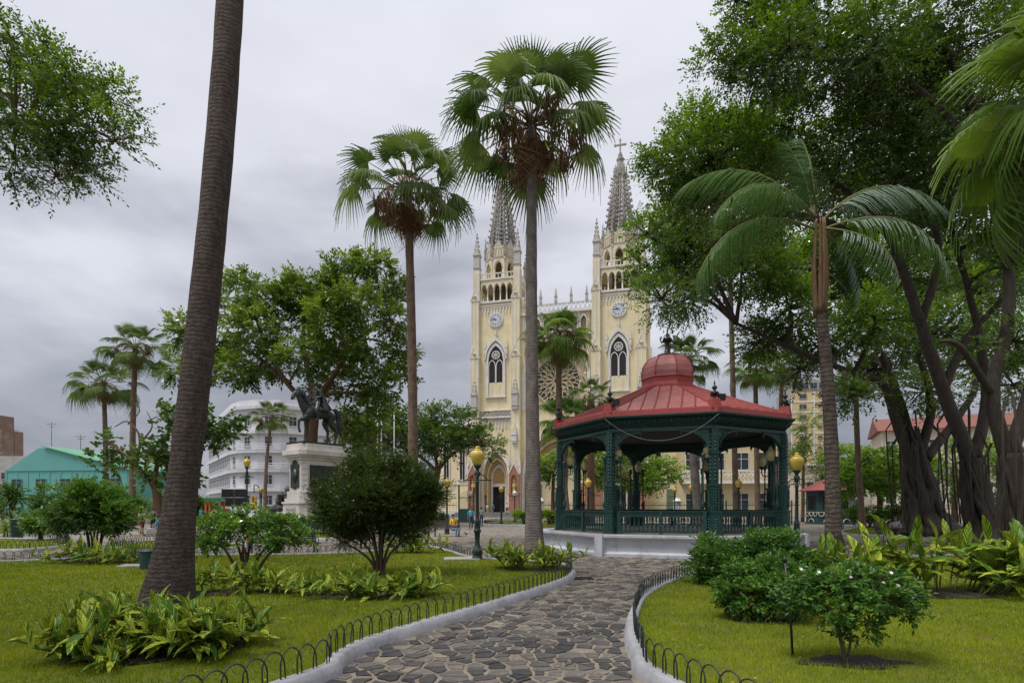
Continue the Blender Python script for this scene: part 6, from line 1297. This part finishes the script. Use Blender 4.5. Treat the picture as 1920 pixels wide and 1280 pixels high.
# ================================================================ variegated ginger
def gingermat():
    m=bpy.data.materials.new('variegated_leaf'); m.use_nodes=True; t=m.node_tree; n=t.nodes; l=t.links; n.clear(); o=n.new('ShaderNodeOutputMaterial')
    tc=n.new('ShaderNodeTexCoord'); sp=n.new('ShaderNodeSeparateXYZ'); l.new(tc.outputs['Object'],sp.inputs[0]); oi=n.new('ShaderNodeObjectInfo')
    def ma(op,a,b=0):
        q=n.new('ShaderNodeMath'); q.operation=op
        for i,v in enumerate((a,b)):
            if isinstance(v,(int,float)): q.inputs[i].default_value=v
            else: l.new(v,q.inputs[i])
        return q.outputs[0]
    ay=ma('ABSOLUTE',sp.outputs['Y']); q=ma('SUBTRACT',sp.outputs['X'],ma('MULTIPLY',ay,2.6))
    cx=n.new('ShaderNodeCombineXYZ'); l.new(ma('MULTIPLY',q,46),cx.inputs[0]); l.new(ma('MULTIPLY',oi.outputs['Random'],60),cx.inputs[1]); l.new(ma('MULTIPLY',ma('SIGN',sp.outputs['Y']),3.3),cx.inputs[2])
    nz=n.new('ShaderNodeTexNoise'); nz.inputs['Scale'].default_value=1; nz.inputs['Detail'].default_value=1.5; l.new(cx.outputs[0],nz.inputs[0])
    th=ma('ADD',nz.outputs[0],ma('MULTIPLY',ma('SUBTRACT',oi.outputs['Random'],.5),.16))
    r=n.new('ShaderNodeValToRGB'); r.color_ramp.elements[0].position=.52; r.color_ramp.elements[0].color=(.06,.15,.016,1); r.color_ramp.elements[1].position=.58; r.color_ramp.elements[1].color=(.52,.55,.05,1); l.new(th,r.inputs[0])
    d=n.new('ShaderNodeBsdfDiffuse'); l.new(r.outputs[0],d.inputs[0]); tr=n.new('ShaderNodeBsdfTranslucent'); l.new(r.outputs[0],tr.inputs[0]); mx=n.new('ShaderNodeMixShader'); mx.inputs[0].default_value=.3; l.new(d.outputs[0],mx.inputs[1]); l.new(tr.outputs[0],mx.inputs[2])
    g=n.new('ShaderNodeBsdfGlossy'); g.inputs['Roughness'].default_value=.35; fr=n.new('ShaderNodeFresnel'); m2=n.new('ShaderNodeMixShader'); l.new(ma('MULTIPLY',fr.outputs[0],.3),m2.inputs[0]); l.new(mx.outputs[0],m2.inputs[1]); l.new(g.outputs[0],m2.inputs[2]); l.new(m2.outputs[0],o.inputs[0])
    return m
GIN=gingermat(); GST=M('ginger_stem',(.10,.14,.03),.6,.3,10)
def gleaf(L_,w,arch,twist=0):
    mb=MB(); vs=[]; K=9
    for i in range(K+1):
        s=i/K; c=Vector((L_*s*(1-.12*arch*s*s),0,L_*(.16*s-arch*.5*s*s))); ww=w*.5*max(.02,math.sin(PI*min(1,.06+.94*s)**.8))**.75*(1 if s<.95 else .4); tw=twist*s
        for q in (-1,-.5,0,.5,1): vs.append(c+Vector((0,q*ww*math.cos(tw),abs(q)*ww*.38+q*ww*math.sin(tw)+.006*math.sin(s*22+q*3))))
    fs=[]
    for i in range(K):
        for j in range(4): b=i*5+j; fs.append((b,b+5,b+6,b+1))
    mb.add(vs,fs,0,True); return mb.mesh('leaf',GIN)
GL=[gleaf(.46,.125,.35,.2),gleaf(.50,.13,.75,-.3),gleaf(.44,.12,1.1,.3),gleaf(.48,.13,.15,0)]
def ginger(label,c,rx,ry,ns,h,sc=1.0,nl=8,seed=1,hole=0):
    rnd=random.Random(seed); t=thing('variegated_ginger',label,'plant',(c.x,c.y,c.z),0,'variegated ginger clumps'); mb=MB(); count=0
    so=[]
    for i in range(14): a=2*PI*i/14; k=rnd.uniform(.85,1.12); so.append((math.cos(a)*(rx*.86)*k,math.sin(a)*(ry*.86)*k))
    sb=MB(); sb.add([(x,y,.016) for x,y in so]+[(0,0,.03)],[(i,(i+1)%14,14) for i in range(14)]); sb.build('soil',SOIL,t)
    for i in range(ns):
        while True:
            x,y=rnd.uniform(-1,1),rnd.uniform(-1,1)
            if x*x+y*y<1 and math.hypot(x*rx,y*ry)>hole: break
        p0=Vector((x*rx*.72,y*ry*.72,-.01)); hh=h*rnd.uniform(.6,1.1)*(1-.25*(x*x+y*y)); lean=Vector((x*rx*.55+rnd.uniform(-.15,.15),y*ry*.55+rnd.uniform(-.15,.15),hh)); pts=smooth_curve([p0,p0+lean*.5+Vector((0,0,hh*.12)),p0+lean],3); mb.tube(pts,[.012*sc]*(len(pts)-1)+[.005],5)
        a0=rnd.uniform(0,2*PI)
        for j in range(nl):
            if count>=298: break
            s=.30+.70*j/(nl-1); k=s*(len(pts)-1); q=min(int(k),len(pts)-2); p=pts[q].lerp(pts[q+1],k-q); az=a0+(PI if j%2 else 0)+rnd.uniform(-.6,.6)+j*.3; el=R(rnd.uniform(-8,46)) if j<nl-1 else R(rnd.uniform(55,80))
            inst('leaf',GL[rnd.randrange(4)],t,p,(rnd.uniform(-.4,.4),-el,az),sc*rnd.uniform(.75,1.1)); count+=1
    mb.build('stems',GST,t)
    return t
g0=gp(278,1205,.1); ginger('yellow striped ginger clump left of the foot of the leaning palm',Vector((-4.85,6.65,.1)),.56,.55,34,.46,.86,8,1)
ginger('yellow striped ginger clump right of the foot of the leaning palm',Vector((-3.75,6.8,.1)),.54,.55,34,.46,.86,8,11)
ginger('low ginger leaves in front of the foot of the leaning palm',Vector((-4.3,6.45,.1)),.55,.45,14,.24,.74,6,13)
ginger('yellow green ginger clump behind the leaning palm trunk',gp(405,1112,.1),.8,.45,18,.55,.85,6,2)
ginger('dark green ginger clump beside the spreading shrub',gp(520,1108,.1),.7,.4,16,.34,.75,6,3)
ginger('ginger clump under the conifer bush',gp(695,1118,.1),1.45,.5,40,.34,.80,7,4,.1)
ginger('ginger clump under the round clipped shrub at left',gp(180,1055,.1),1.5,.5,26,.45,1.0,6,5,.12)
ginger('bright ginger clump at the foot of the tallest fan palm',gp(1000,1066,.1),1.15,.6,34,.6,.9,7,6,.36)
ginger('bright ginger clump in the lawn corner left of the lamp post',gp(775,1036,.1),.9,.45,22,.55,.95,6,7)
ginger('big yellow ginger clump on the right in front of the fig trees',gp(1755,1112,.1),1.75,.8,36,1.12,1.32,8,8)
ginger('smaller ginger clump right of the big yellow one at the right edge',gp(1900,1104,.1),.8,.5,22,.95,1.2,7,9)
# more planting in front of the far-left buildings
for i,(x,Y,sc,lb) in enumerate(((215,56,1.2,'dark leafy bush between the two far left palms'),(105,58,1.3,'leafy bush before the turquoise warehouse'),(-10,60,1.4,'leafy bush at the far left edge before the concrete building'),(335,58,1.1,'leafy bush behind the leaning palm'),(380,60,.8,'small bright tree left of the orange stall'))):
    b=fpx(x,Y); shrub('leafy_bush',lb,b,vase(b,1.0*sc,1.6*sc,6,.08,.04,rn,.1),[(b+Vector((q*sc,rn.uniform(-.8,.8),z*sc)),(1.3*sc,1.2*sc,.95*sc),120) for q,z in ((-1.6,1.3),(-.6,2.2),(.6,2.3),(1.6,1.5),(0,1.2),(-.9,.8),(1,.8))],(.26,.12),BRG if i==4 else SHR,nl=9,twig=.5,sub=9,up=.4,br=.04)
# ================================================================ figures
def skin(name,verts,edges,radii,parent=None,sub=1,root=0):
    me=bpy.data.meshes.new(name); me.from_pydata([tuple(v) for v in verts],edges,[]); o=bpy.data.objects.new(name,me); COL.objects.link(o)
    o.modifiers.new('skin','SKIN'); 
    for i,r in enumerate(radii):
        q=me.skin_vertices[0].data[i]; q.radius=(r,r) if isinstance(r,(int,float)) else r; q.use_root=(i==root)
    s=o.modifiers.new('sub','SUBSURF'); s.levels=sub; s.render_levels=sub
    dg=bpy.context.evaluated_depsgraph_get(); nm=bpy.data.meshes.new_from_object(o.evaluated_get(dg)); bpy.data.objects.remove(o); bpy.data.meshes.remove(me)
    nm.name=name; nm.polygons.foreach_set('use_smooth',[True]*len(nm.polygons)); return nm
SKINM=M('skin_tone',(.30,.16,.10),.6,.1,8,0); HAIR=M('hair_dark',(.012,.009,.008),.5,.3,20,.2,60); SHOE=M('shoe_dark',(.02,.017,.015),.6)
def cloth(name,c): return M('cloth_'+name,c,.85,.15,6,.3,25)
def person(label,loc,rz,shirt,pants,h=1.70,pose='stand',short=False,female=False,skirt=None,group=None,bag=None,hat=None):
    t=thing('person',label,'person',loc,rz,group); k=h/1.72
    # facing -y. joints
    if pose=='sit':   hipz=.50; hips=(0,0,hipz); lean=Vector((0,.10,0)); knee=[(-.11,-.44,.50),(.11,-.44,.48)]; foot=[(-.11,-.46,.07),(.12,-.40,.07)]
    elif pose=='recline': hipz=.48; hips=(0,-.05,hipz); lean=Vector((0,.22,-.04)); knee=[(-.10,-.48,.50),(.10,-.46,.47)]; foot=[(-.12,-.86,.12),(.10,-.84,.08)]
    elif pose=='walk': hipz=.90; hips=(0,0,hipz); lean=Vector((0,-.03,0)); knee=[(-.10,-.16,.50),(.10,.05,.48)]; foot=[(-.10,-.24,.07),(.10,.30,.13)]
    else: hipz=.90; hips=(0,0,hipz); lean=Vector((0,0,0)); knee=[(-.11,-.02,.49),(.11,-.01,.49)]; foot=[(-.12,.02,.07),(.12,.03,.07)]
    H=Vector(hips); wa=H+Vector((0,-.01,.18))+lean*.3; ch=H+Vector((0,-.015,.36))+lean*.7; sh=H+Vector((0,.0,.50))+lean; nk=H+Vector((0,-.01,.585))+lean*1.05; hd=H+Vector((0,-.03,.70))+lean*1.05; ht=H+Vector((0,-.025,.80))+lean*1.05
    V=[H,wa,ch,sh,nk,hd,ht]; Ra=[(.155,.115),(.135,.10),(.16,.115),(.12,.085),.052,(.080,.095),(.066,.08)]; E_=[(0,1),(1,2),(2,3),(3,4),(4,5),(5,6)]; lab=['pants','shirt','shirt','shirt','skin','skin']
    # a nose
    V.append(hd+Vector((0,-.112,-.005))); Ra.append(.016); E_.append((5,len(V)-1)); lab.append('skin')
    for i,s in enumerate((-1,1)):
        kn=Vector(knee[i]); ft=Vector(foot[i]); b=len(V); V+=[H+Vector((s*.095,0,-.05)),kn,ft,ft+Vector((0,-.15,-.035))]; Ra+=[.092,.062,.045,.034]; E_+=[(0,b),(b,b+1),(b+1,b+2),(b+2,b+3)]; lab+=['pants','pants','shin','shoe']
        a=len(V)
        if pose in('sit',): el=sh+Vector((s*.24,-.10,-.26)); wr=sh+Vector((s*.08,-.30,-.30))
        elif pose=='recline': el=sh+Vector((s*.25,-.12,-.24)); wr=sh+Vector((s*.09,-.30,-.18))
        elif pose=='walk': el=sh+Vector((s*.23,-.02*s,-.28)); wr=el+Vector((0,-.08-.10*s,-.23))
        else: el=sh+Vector((s*.23,.03,-.28)); wr=el+Vector((s*-.02,-.10,-.23))
        V+=[sh+Vector((s*.17,0,-.02)),el,wr]; Ra+=[.062,.045,.032]; E_+=[(3,a),(a,a+1),(a+1,a+2)]; lab+=['shirt','shirt','skin']
        d=(wr-el).normalized(); p=len(V); V.append(wr+d*.07); Ra.append((.034,.02)); E_.append((a+2,p)); lab.append('skin')
        sd=Vector((1,0,0)); 
        for q in range(4): V.append(wr+d*(.155-.012*abs(q-1.3))+sd*(q-1.5)*.022+Vector((0,-.015,0))); Ra.append(.009); E_.append((p,len(V)-1)); lab.append('skin')
        V.append(wr+d*.10-sd*s*.05+Vector((0,-.02,0))); Ra.append(.010); E_.append((p,len(V)-1)); lab.append('skin')
    nm=skin('body',[v*k for v in V],E_,[(r*k if isinstance(r,(int,float)) else (r[0]*k,r[1]*k)) for r in Ra])
    ms={'skin':SKINM,'shirt':shirt,'pants':pants,'shoe':SHOE,'shin':SKINM if short else pants}; order=list(ms)
    for m in order: nm.materials.append(ms[m])
    segs=[(V[a]*k,V[b]*k,order.index(l)) for (a,b),l in zip(E_,lab)]
    for p in nm.polygons:
        c=p.center; best=9;bi=0
        for a,b,m in segs:
            ab=b-a; tt=max(0,min(1,(c-a).dot(ab)/(ab.length_squared+1e-9))); dd=(c-(a+ab*tt)).length
            if dd<best: best=dd;bi=m
        p.material_index=bi
    inst('body',nm,t)
    # hair cap
    hb=MB(); c=(hd.lerp(ht,.45)+Vector((0,.018,.012)))*k; n=10
    prof=[(.088,-.02),(.098,.03),(.09,.075),(.06,.105),(.001,.118)]
    if female: prof=[(.07,-.22),(.10,-.14),(.102,-.05)]+prof[1:]
    hb.lathe([(r*k,z*k) for r,z in prof],10,c+Vector((0,.012*k+(.015*k if female else 0),0)),cap=False); hb.build('hair',HAIR,t)
    if hat: MB().lathe([(.16*k,0),(.165*k,.01*k),(.105*k,.03*k),(.10*k,.11*k),(.001,.125*k)],12,c+Vector((0,0,.03*k))).build('hat',hat,t)
    if skirt: MB().lathe([(.27*k,.42*k),(.22*k,.7*k),(.155*k,1.0*k)],12,(0,0,0),cap=False).build('skirt',skirt,t)
    if bag: b=MB(); b.box((0,.19*k,1.2*k),(.30*k,.16*k,.42*k)); b.build('backpack',bag,t,bevel=.03)
    return t
BLU=cloth('lightblue',(.10,.42,.55)); JEAN=cloth('jeans',(.035,.06,.12)); JEANL=cloth('light_jeans',(.13,.20,.32)); WHS=cloth('white',(.62,.62,.64)); BLK=cloth('black',(.015,.015,.018)); YLW=cloth('yellow',(.72,.44,.02)); RED=cloth('red',(.50,.06,.05)); GRY=cloth('grey',(.30,.31,.33)); MAR=cloth('maroon',(.13,.02,.03)); PUR=cloth('purple',(.30,.16,.34)); GRN=cloth('green',(.02,.30,.14)); PNK=cloth('pink',(.55,.25,.30)); TEA=cloth('teal',(.02,.28,.40)); TAN=cloth('tan',(.42,.33,.22))
person('person in light blue polo shirt and jeans walking toward the near lamp post',gp(883,992.5),R(8),BLU,JEAN,1.72,'walk')
person('person in grey shirt walking behind the near lamp post',gp(901,988)+Vector((0,1.5,0)),R(190),GRY,JEAN,1.66,'walk')
person('person in yellow shirt and pale jeans sitting on the bench left of the lamp post',B3+Vector((.42,-.12,0))+Vector((0,0,-.02)),R(38),YLW,JEANL,1.70,'sit')
person('person in white shirt and black trousers standing on the church steps',Vector((*fx(951,85.3),.43)),R(170),WHS,BLK,1.75,'stand')
person('person in white shirt at the left jamb of the church side door',Vector((*fx(914,86.2),.43)),R(20),WHS,TAN,1.68,'stand')
person('person in blue shirt just inside the church side door',Vector((*fx(924,88.2),.57)),R(0),TEA,JEAN,1.7,'stand')
person('person in dark trousers lounging on the bench under the fig trees',B4+Vector((.0,-.1,-.02)),R(-40),GRY,BLK,1.74,'recline')
person('person in red top sitting near the kiosk',Vector((*fx(1572,43),0)),R(-20),RED,JEAN,1.6,'sit')
person('small child with grey jacket and jeans standing beyond the hoop fence',gp(400,1043)+Vector((0,.15,0)),R(160),GRY,JEAN,.84,'stand',female=True)
person('small child in red shirt beyond the spreading shrub',gp(463,1040)+Vector((0,.25,0)),R(30),RED,JEAN,.95,'stand')
person('person in red top on the bench behind the conifer bush',gp(690,1027)+Vector((.0,-.12,-.02)),R(-10),RED,BLK,1.6,'sit')
person('person in white shirt, maroon shorts and straw hat walking at left',gp(266,1004),R(70),WHS,MAR,1.72,'walk',short=True,hat=TAN)
person('person in purple shirt and dark trousers next to the one with straw hat',gp(280,1001)+Vector((0,.4,0)),R(200),PUR,BLK,1.66,'stand',bag=BLK)
person('person in bright blue top bending on the bench end at left',gp(292,1005),R(-60),TEA,GRY,1.6,'sit')
for i,(x,Y,sh,pa,po,lb,kw) in enumerate(((378,50,TEA,JEAN,'stand','person in teal shirt behind the leaning palm',{}),(402,52,WHS,TAN,'walk','person in white dress shirt by the orange stall',{'female':True}),(414,51,GRN,BLK,'stand','person in green shirt beside the orange stall',{'female':True}),(435,50,BLU,JEAN,'walk','person in blue shirt with yellow backpack before the display board',{'bag':YLW}),(446,50,PNK,JEAN,'stand','person in pink shirt before the display board',{}),(452,49,BLK,BLK,'walk','person in black shirt before the display board',{}),(478,47,YLW,JEAN,'sit','person in yellow shirt sitting left of the statue',{}),(503,48,TEA,GRY,'stand','person in dark teal shirt left of the statue pedestal',{}))):
    Y0=Y; person(lb,Vector((*fx(x,Y0),0)),R(40*i),sh,pa,1.66+.02*(i%4),po,**kw)
# the seated figures without a bench sit on stone blocks
for x,Y,lb in ((1572,43,'stone block seat under the person in red near the kiosk'),(478,47,'stone block seat left of the statue'),):
    o=MB().box((0,0,.2),(.6,.5,.40)).build('stone_seat',CONC,None,Vector((*fx(x,Y),0)),0,bevel=.02); tag(o,lb,'seat')
o=MB().box((0,0,.2),(.9,.5,.40)).build('stone_seat',CONC,None,gp(292,1005),.3,bevel=.02); tag(o,'stone block seat under the person in bright blue at left','seat')
# ================================================================ equestrian statue
BRONZE=M('bronze',(.055,.066,.062),.42,.45,2.2,.3,14,metal=.55,dirt=(.10,.13,.115),dscale=2)
MARB=M('marble',(.60,.56,.52),.6,.14,1.2,.2,10,dirt=(.36,.31,.27),dscale=1.3); MARBD=M('marble_panel',(.50,.47,.44),.6,.15,1.5,.2,10,dirt=(.33,.29,.26),dscale=2)
SB=fpx(592,41); SR=R(52)
mo=thing('statue_pedestal','tall stepped white marble pedestal with bronze plaques','pedestal',SB,SR)
def chbox(mb,hx,hy,c,z0,z1,tx=1.0):
    p=[(-hx+c,-hy),(hx-c,-hy),(hx,-hy+c),(hx,hy-c),(hx-c,hy),(-hx+c,hy),(-hx,hy-c),(-hx,-hy+c)]
    vs=[(x,y,z0) for x,y in p]+[(x*tx,y*tx,z1) for x,y in p]
    mb.add(vs,[tuple(range(7,-1,-1)),tuple(range(8,16))]+[(i,(i+1)%8,8+(i+1)%8,8+i) for i in range(8)])
for nm_,lst in (('base_step',[(2.9,2.2,.5,0,.35),(2.65,2.0,.5,.35,.65)]),('lower_die',[(2.45,1.8,.5,.65,.9),(2.3,1.65,.45,.9,1.95)]),('moulding',[(2.38,1.72,.45,1.95,2.1),(2.2,1.55,.42,2.1,2.35),(2.05,1.4,.4,2.35,2.85)]),('die',[(1.9,1.25,.38,2.85,5.05)]),('cornice',[(2.0,1.35,.38,5.05,5.25),(2.2,1.52,.42,5.25,5.4),(2.35,1.68,.45,5.4,5.75),(2.1,1.45,.4,5.75,5.95),(2.05,1.4,.4,5.95,6.2)])):
    mb=MB()
    for hx,hy,c,z0,z1 in lst: chbox(mb,hx,hy,c,z0,z1-.002)
    mb.build(nm_,MARB,mo,bevel=.02)
mb=MB(); mb.bx(-1.95,1.95,-1.3,1.3,6.2,6.36); mb.build('bronze_base',BRONZE,mo)
pq=MB().bx(-1.96,-1.89,-.62,.62,3.1,4.75).build('plaque',BRONZE,mo); MB().lathe([(.001,-.06),(.36,-.03),(.40,.03),(.001,.08)],16).build('medallion',BRONZE,pq,(-1.97,0,3.95)); bpy.data.objects['medallion'].rotation_euler=(0,-PI/2,0); bpy.data.objects['medallion'].scale=(1.3,1,1)
mb=MB(); mb.bx(-1.97,-1.9,-.35,.35,4.75,4.95); mb.lathe([(.001,0),(.12,.0),(.12,.14),(.001,.2)],8,(-1.95,0,4.92)); mb.bx(-1.97,-1.9,-.2,.2,3.0,3.1); mb.build('crest',BRONZE,pq)
rl=MB().bx(-1.35,1.35,-1.31,-1.24,3.15,4.7).build('relief_panel',BRONZE,mo)
rnd=random.Random(2)
for i in range(11): 
    x=-1.15+i*.23; zt=rnd.uniform(4.05,4.35); m=MB(); m.lathe([(.09,3.25),(.10,3.6),(.12,3.9),(.05,zt-.12),(.075,zt-.04),(.07,zt+.04),(.001,zt+.1)],7,(x,-1.3,0)); m.tube([(x,-1.36,3.85),(x+rnd.uniform(-.2,.2),-1.40,3.75+rnd.uniform(-.2,.4))],.03,5); m.build('relief_figure',BRONZE,rl)
wr=MB(); wr.tube([(-.0+.42*math.cos(q*PI/10),-1.72,1.42+.42*math.sin(q*PI/10)) for q in range(21)],.06,6)
for q in range(24): a=q*PI/12; wr.box((.42*math.cos(a),-1.74,1.42+.42*math.sin(a)),(.14,.1,.14),0)
wr.build('wreath',MARB,mo)
ip=MB().box((0,0,1.42),(.05,1.5,.72)).build('inscription_panel',MARBD,mo,(-2.31,0,0))
rnd=random.Random(9); mb=MB()                         # two worn rows of letters, too weathered to read
for z,hh,n0 in ((1.53,.17,12),(1.27,.11,16)):
    for q in range(n0):
        if q==n0//3: continue
        y=.58-1.16*q/(n0-1); mb.box((-.03,y,z),(.014,.022,hh)); mb.box((-.03,y-.03,z+rnd.choice((-.4,0,.4))*hh),(.0136,.045,.026))
mb.build('lettering',M('letter_grey',(.10,.09,.085),.6),ip)
for s in (-1,1):
    for j in range(5): MB().box((0,0,0),(.34,.05,.05)).build('marble_flute',MARBD,mo,(s*1.72,-1.06,3.3+j*.38),s*PI/4 if s>0 else -PI/4)
# horse: faces local -x, 1.8 x life
mo.scale=(.86,.86,1.0)
hs=thing('equestrian_statue','dark bronze rider on a walking horse with one raised foreleg','statue',SB+Vector((0,0,6.36)),SR)
V=[];E_=[];Ra=[]
def nd(p,r,link_=None):
    V.append(Vector(p)); Ra.append(r if not isinstance(r,tuple) else r); 
    if link_ is not None: E_.append((link_,len(V)-1))
    return len(V)-1
pel=nd((1.15,0,2.42),(.46,.50)); loin=nd((.72,0,2.36),(.44,.50),pel); bar=nd((.18,0,2.28),(.47,.54),loin); che=nd((-.42,0,2.32),(.43,.55),bar); sho=nd((-.80,0,2.45),(.36,.46),che)
n1_=nd((-1.10,0,2.86),(.25,.36),sho); n2_=nd((-1.28,0,3.28),(.19,.28),n1_); pol=nd((-1.42,0,3.60),(.16,.21),n2_); hd1=nd((-1.66,-.02,3.42),(.15,.20),pol); hd2=nd((-1.84,-.03,3.12),(.115,.15),hd1); mz=nd((-1.93,-.03,2.92),(.10,.11),hd2)
for s in (-1,1): nd((-1.40,s*.10,3.86),.03,nd((-1.42,s*.08,3.72),.055,pol))
# hind legs: stifle forward, hock back, shank, hoof
for s,dx in ((-1,.18),(1,-.22)):
    a=nd((1.18,s*.24,2.05),.32,pel); b_=nd((.98+dx*.6,s*.25,1.55),.22,a); c_=nd((1.40+dx,s*.24,1.02),.125,b_); d_=nd((1.34+dx,s*.24,.45),.085,c_); e_=nd((1.28+dx,s*.24,.22),.10,d_); nd((1.22+dx,s*.24,.05),.13,e_)
# standing foreleg (far side) and raised foreleg (near side)
a=nd((-.62,.24,1.90),.24,che); b_=nd((-.62,.25,1.15),.135,a); c_=nd((-.60,.25,.98),.12,b_); d_=nd((-.62,.25,.40),.078,c_); e_=nd((-.66,.25,.20),.10,d_); nd((-.70,.25,.05),.13,e_)
a=nd((-.80,-.24,1.95),.24,che); b_=nd((-1.22,-.25,1.62),.15,a); c_=nd((-1.50,-.25,1.55),.115,b_); d_=nd((-1.52,-.25,1.02),.075,c_); e_=nd((-1.46,-.25,.82),.09,d_); nd((-1.40,-.25,.66),.12,e_)
hm=skin('horse',V,E_,Ra,sub=2); hm.materials.append(BRONZE); horse=inst('horse',hm,hs)
mb=MB(); 
for i in range(9):                       # mane and forelock, in locks
    f=i/8; p=Vector((-.86,0,2.98)).lerp(Vector((-1.42,0,3.80)),f); y=.07*(-1)**i; mb.tube(smooth_curve([p+Vector((.02,0,0)),p+Vector((.16,-.12+y,.02)),p+Vector((.18,-.24+y,-.24)),p+Vector((.12,-.28+y,-.42))],3),[.10,.10,.10,.09,.09,.08,.07,.06,.05,.02][:10],6)
mb.tube([(-1.42,0,3.78),(-1.60,-.03,3.66),(-1.68,-.04,3.5)],[.08,.07,.03],6); mb.build('mane',BRONZE,horse)
mb=MB(); mb.tube(smooth_curve([(1.48,0,2.62),(1.72,0,2.62),(1.90,0,2.2),(1.98,0,1.6),(2.05,0,1.05),(2.12,.02,.72)],4),[.10,.12,.14,.16,.17,.19,.2,.21,.22,.22,.21,.2,.19,.18,.16,.14,.12,.10,.08,.05,.02],8); mb.build('tail',BRONZE,horse)
mb=MB(); 
mb.tube([(-.55+0,-.50,2.4),(-.56,-.2,2.88),(-.56,.2,2.88),(-.55,.5,2.4)],.03,5); mb.tube(smooth_curve([(-1.88,-.16,3.0),(-1.5,-.30,3.0),(-.9,-.36,2.98),(-.35,-.16,3.12)],4),.025,5); mb.tube([(-1.80,-.17,3.3),(-1.88,-.16,3.0),(-1.95,-.03,2.98),(-1.88,.14,3.0)],.028,5); mb.tube([(-1.45,-.2,3.55),(-1.88,-.16,3.0)],.024,5); mb.build('bridle',BRONZE,horse)
mb=MB(); mb.tube(smooth_curve([(-.15,-.52,2.35),(-.1,-.3,2.86),(-.1,.3,2.86),(-.15,.52,2.35)],4),[.05]*13,5); vs=[]
for i in range(7):
    a=-1.35+2.7*i/6; 
    for x in (-.30,.62): vs.append((x,.57*math.sin(a),2.30+.60*math.cos(a)))
mb.add(vs,[(2*i,2*i+1,2*i+3,2*i+2) for i in range(6)]); mb.build('saddle_cloth',BRONZE,horse)
# rider
V=[];E_=[];Ra=[]
H0=nd((.12,0,2.98),(.26,.27)); w=nd((.12,0,3.28),(.22,.26),H0); c_=nd((.10,0,3.66),(.25,.31),w); sh_=nd((.08,0,3.95),(.19,.24),c_); nk=nd((.05,0,4.14),.10,sh_); hd=nd((.0,0,4.36),(.135,.15),nk); tp=nd((.0,0,4.54),(.11,.13),hd); nd((-.17,0,4.34),.03,hd)
for s in (-1,1):
    a=nd((-.02,s*.34,2.86),.19,H0); kn=nd((-.34,s*.60,2.34),.15,a); an=nd((-.18,s*.62,1.72),.10,kn); nd((-.46,s*.64,1.60),.075,an)
    a=nd((.06,s*.34,3.88),.125,sh_); el=nd((.16,s*.47,3.42),.10,a); wrp=nd((-.18,s*.28,3.28),.07,el); pm=nd((-.30,s*.22,3.27),.065,wrp)
    for q in range(4): nd((-.40,s*.22+(q-1.5)*.045,3.24),.022,pm)
    nd((-.34,s*.13,3.31),.024,pm)
rm_=skin('rider',V,E_,Ra,sub=2); rm_.materials.append(BRONZE); rider=inst('rider',rm_,hs)
# cloak: draped sheet with folds from the shoulders over the horse's back
vs=[];n=20;m=9
for j in range(m):
    t_=j/(m-1)
    for i in range(n):
        u=-1+2*i/(n-1); a=u*(1.15+.25*t_); fold=.05*math.sin(u*15)*(.25+t_)
        r=.30+.34*t_+fold; x=.10+(r*math.cos(a)*(1.0+.75*t_)); y=r*math.sin(a)*1.0; z=4.02-1.72*t_+.30*t_*t_*(1-abs(u))**1.0*1.2
        vs.append((x,y,z))
mb=MB(); mb.add(vs,[(j*n+i,j*n+i+1,(j+1)*n+i+1,(j+1)*n+i) for j in range(m-1) for i in range(n-1)],0,True); ck_=mb.build('cloak',BRONZE,rider); so_=ck_.modifiers.new('thick','SOLIDIFY'); so_.thickness=.05
mb=MB(); mb.lathe([(.20,0),(.25,.06),(.16,.13),(.12,.16)],10,(.06,0,3.98)); mb.build('collar',BRONZE,rider)
mb=MB(); mb.lathe([(.12,0),(.135,.05),(.12,.11),(.06,.15),(.001,.16)],10,(.025,0,4.42)); mb.build('hair',BRONZE,rider)
mb=MB(); mb.tube([(.2,-.50,2.9),(.75,-.66,2.2),(1.0,-.68,1.7)],[.04,.035,.02],5); mb.build('sword',BRONZE,rider)
# rock monument beside the pedestal
mb=MB(); rnd=random.Random(6)
for i in range(46):
    x=rnd.uniform(-1,1); z=rnd.uniform(0,1); mb.lathe([(.001,-.35),(.34,-.2),(.42,.05),(.25,.3),(.001,.36)],6,(x*1.5*(1-z*.75)+z*1.2,rnd.uniform(-.6,.6),z*3.4+.2),0,False,rnd.uniform(0,6))
o=mb.build('rock_cairn',M('dark_rock',(.10,.10,.105),.9,.5,3,.9,10),None,fpx(524,55)); tag(o,'heap of dark grey rock left of the statue pedestal','rocks')
# pigeons
PG=M('pigeon_grey',(.10,.10,.12),.7)
for i,(x,y,lb) in enumerate(((874,1004,'grey pigeon on the paving right of the man in yellow'),)):
    t=thing('pigeon',lb,'bird',gp(x,y),R(60)); nm=skin('body',[Vector(v) for v in ((0,0,.12),(-.07,0,.14),(-.10,0,.20),(-.13,0,.225),(-.16,0,.215),(.09,0,.10),(.17,0,.08))],[(0,1),(1,2),(2,3),(3,4),(0,5),(5,6)],[.055,.05,.028,.027,.008,.035,.016]); nm.materials.append(PG); inst('body',nm,t)
    for s in (-1,1): MB().tube([(0,s*.025,.08),(.0,s*.025,0),(-.03,s*.03,.005)],.006,4).build('leg',M('pigeon_leg',(.4,.1,.08)),t)
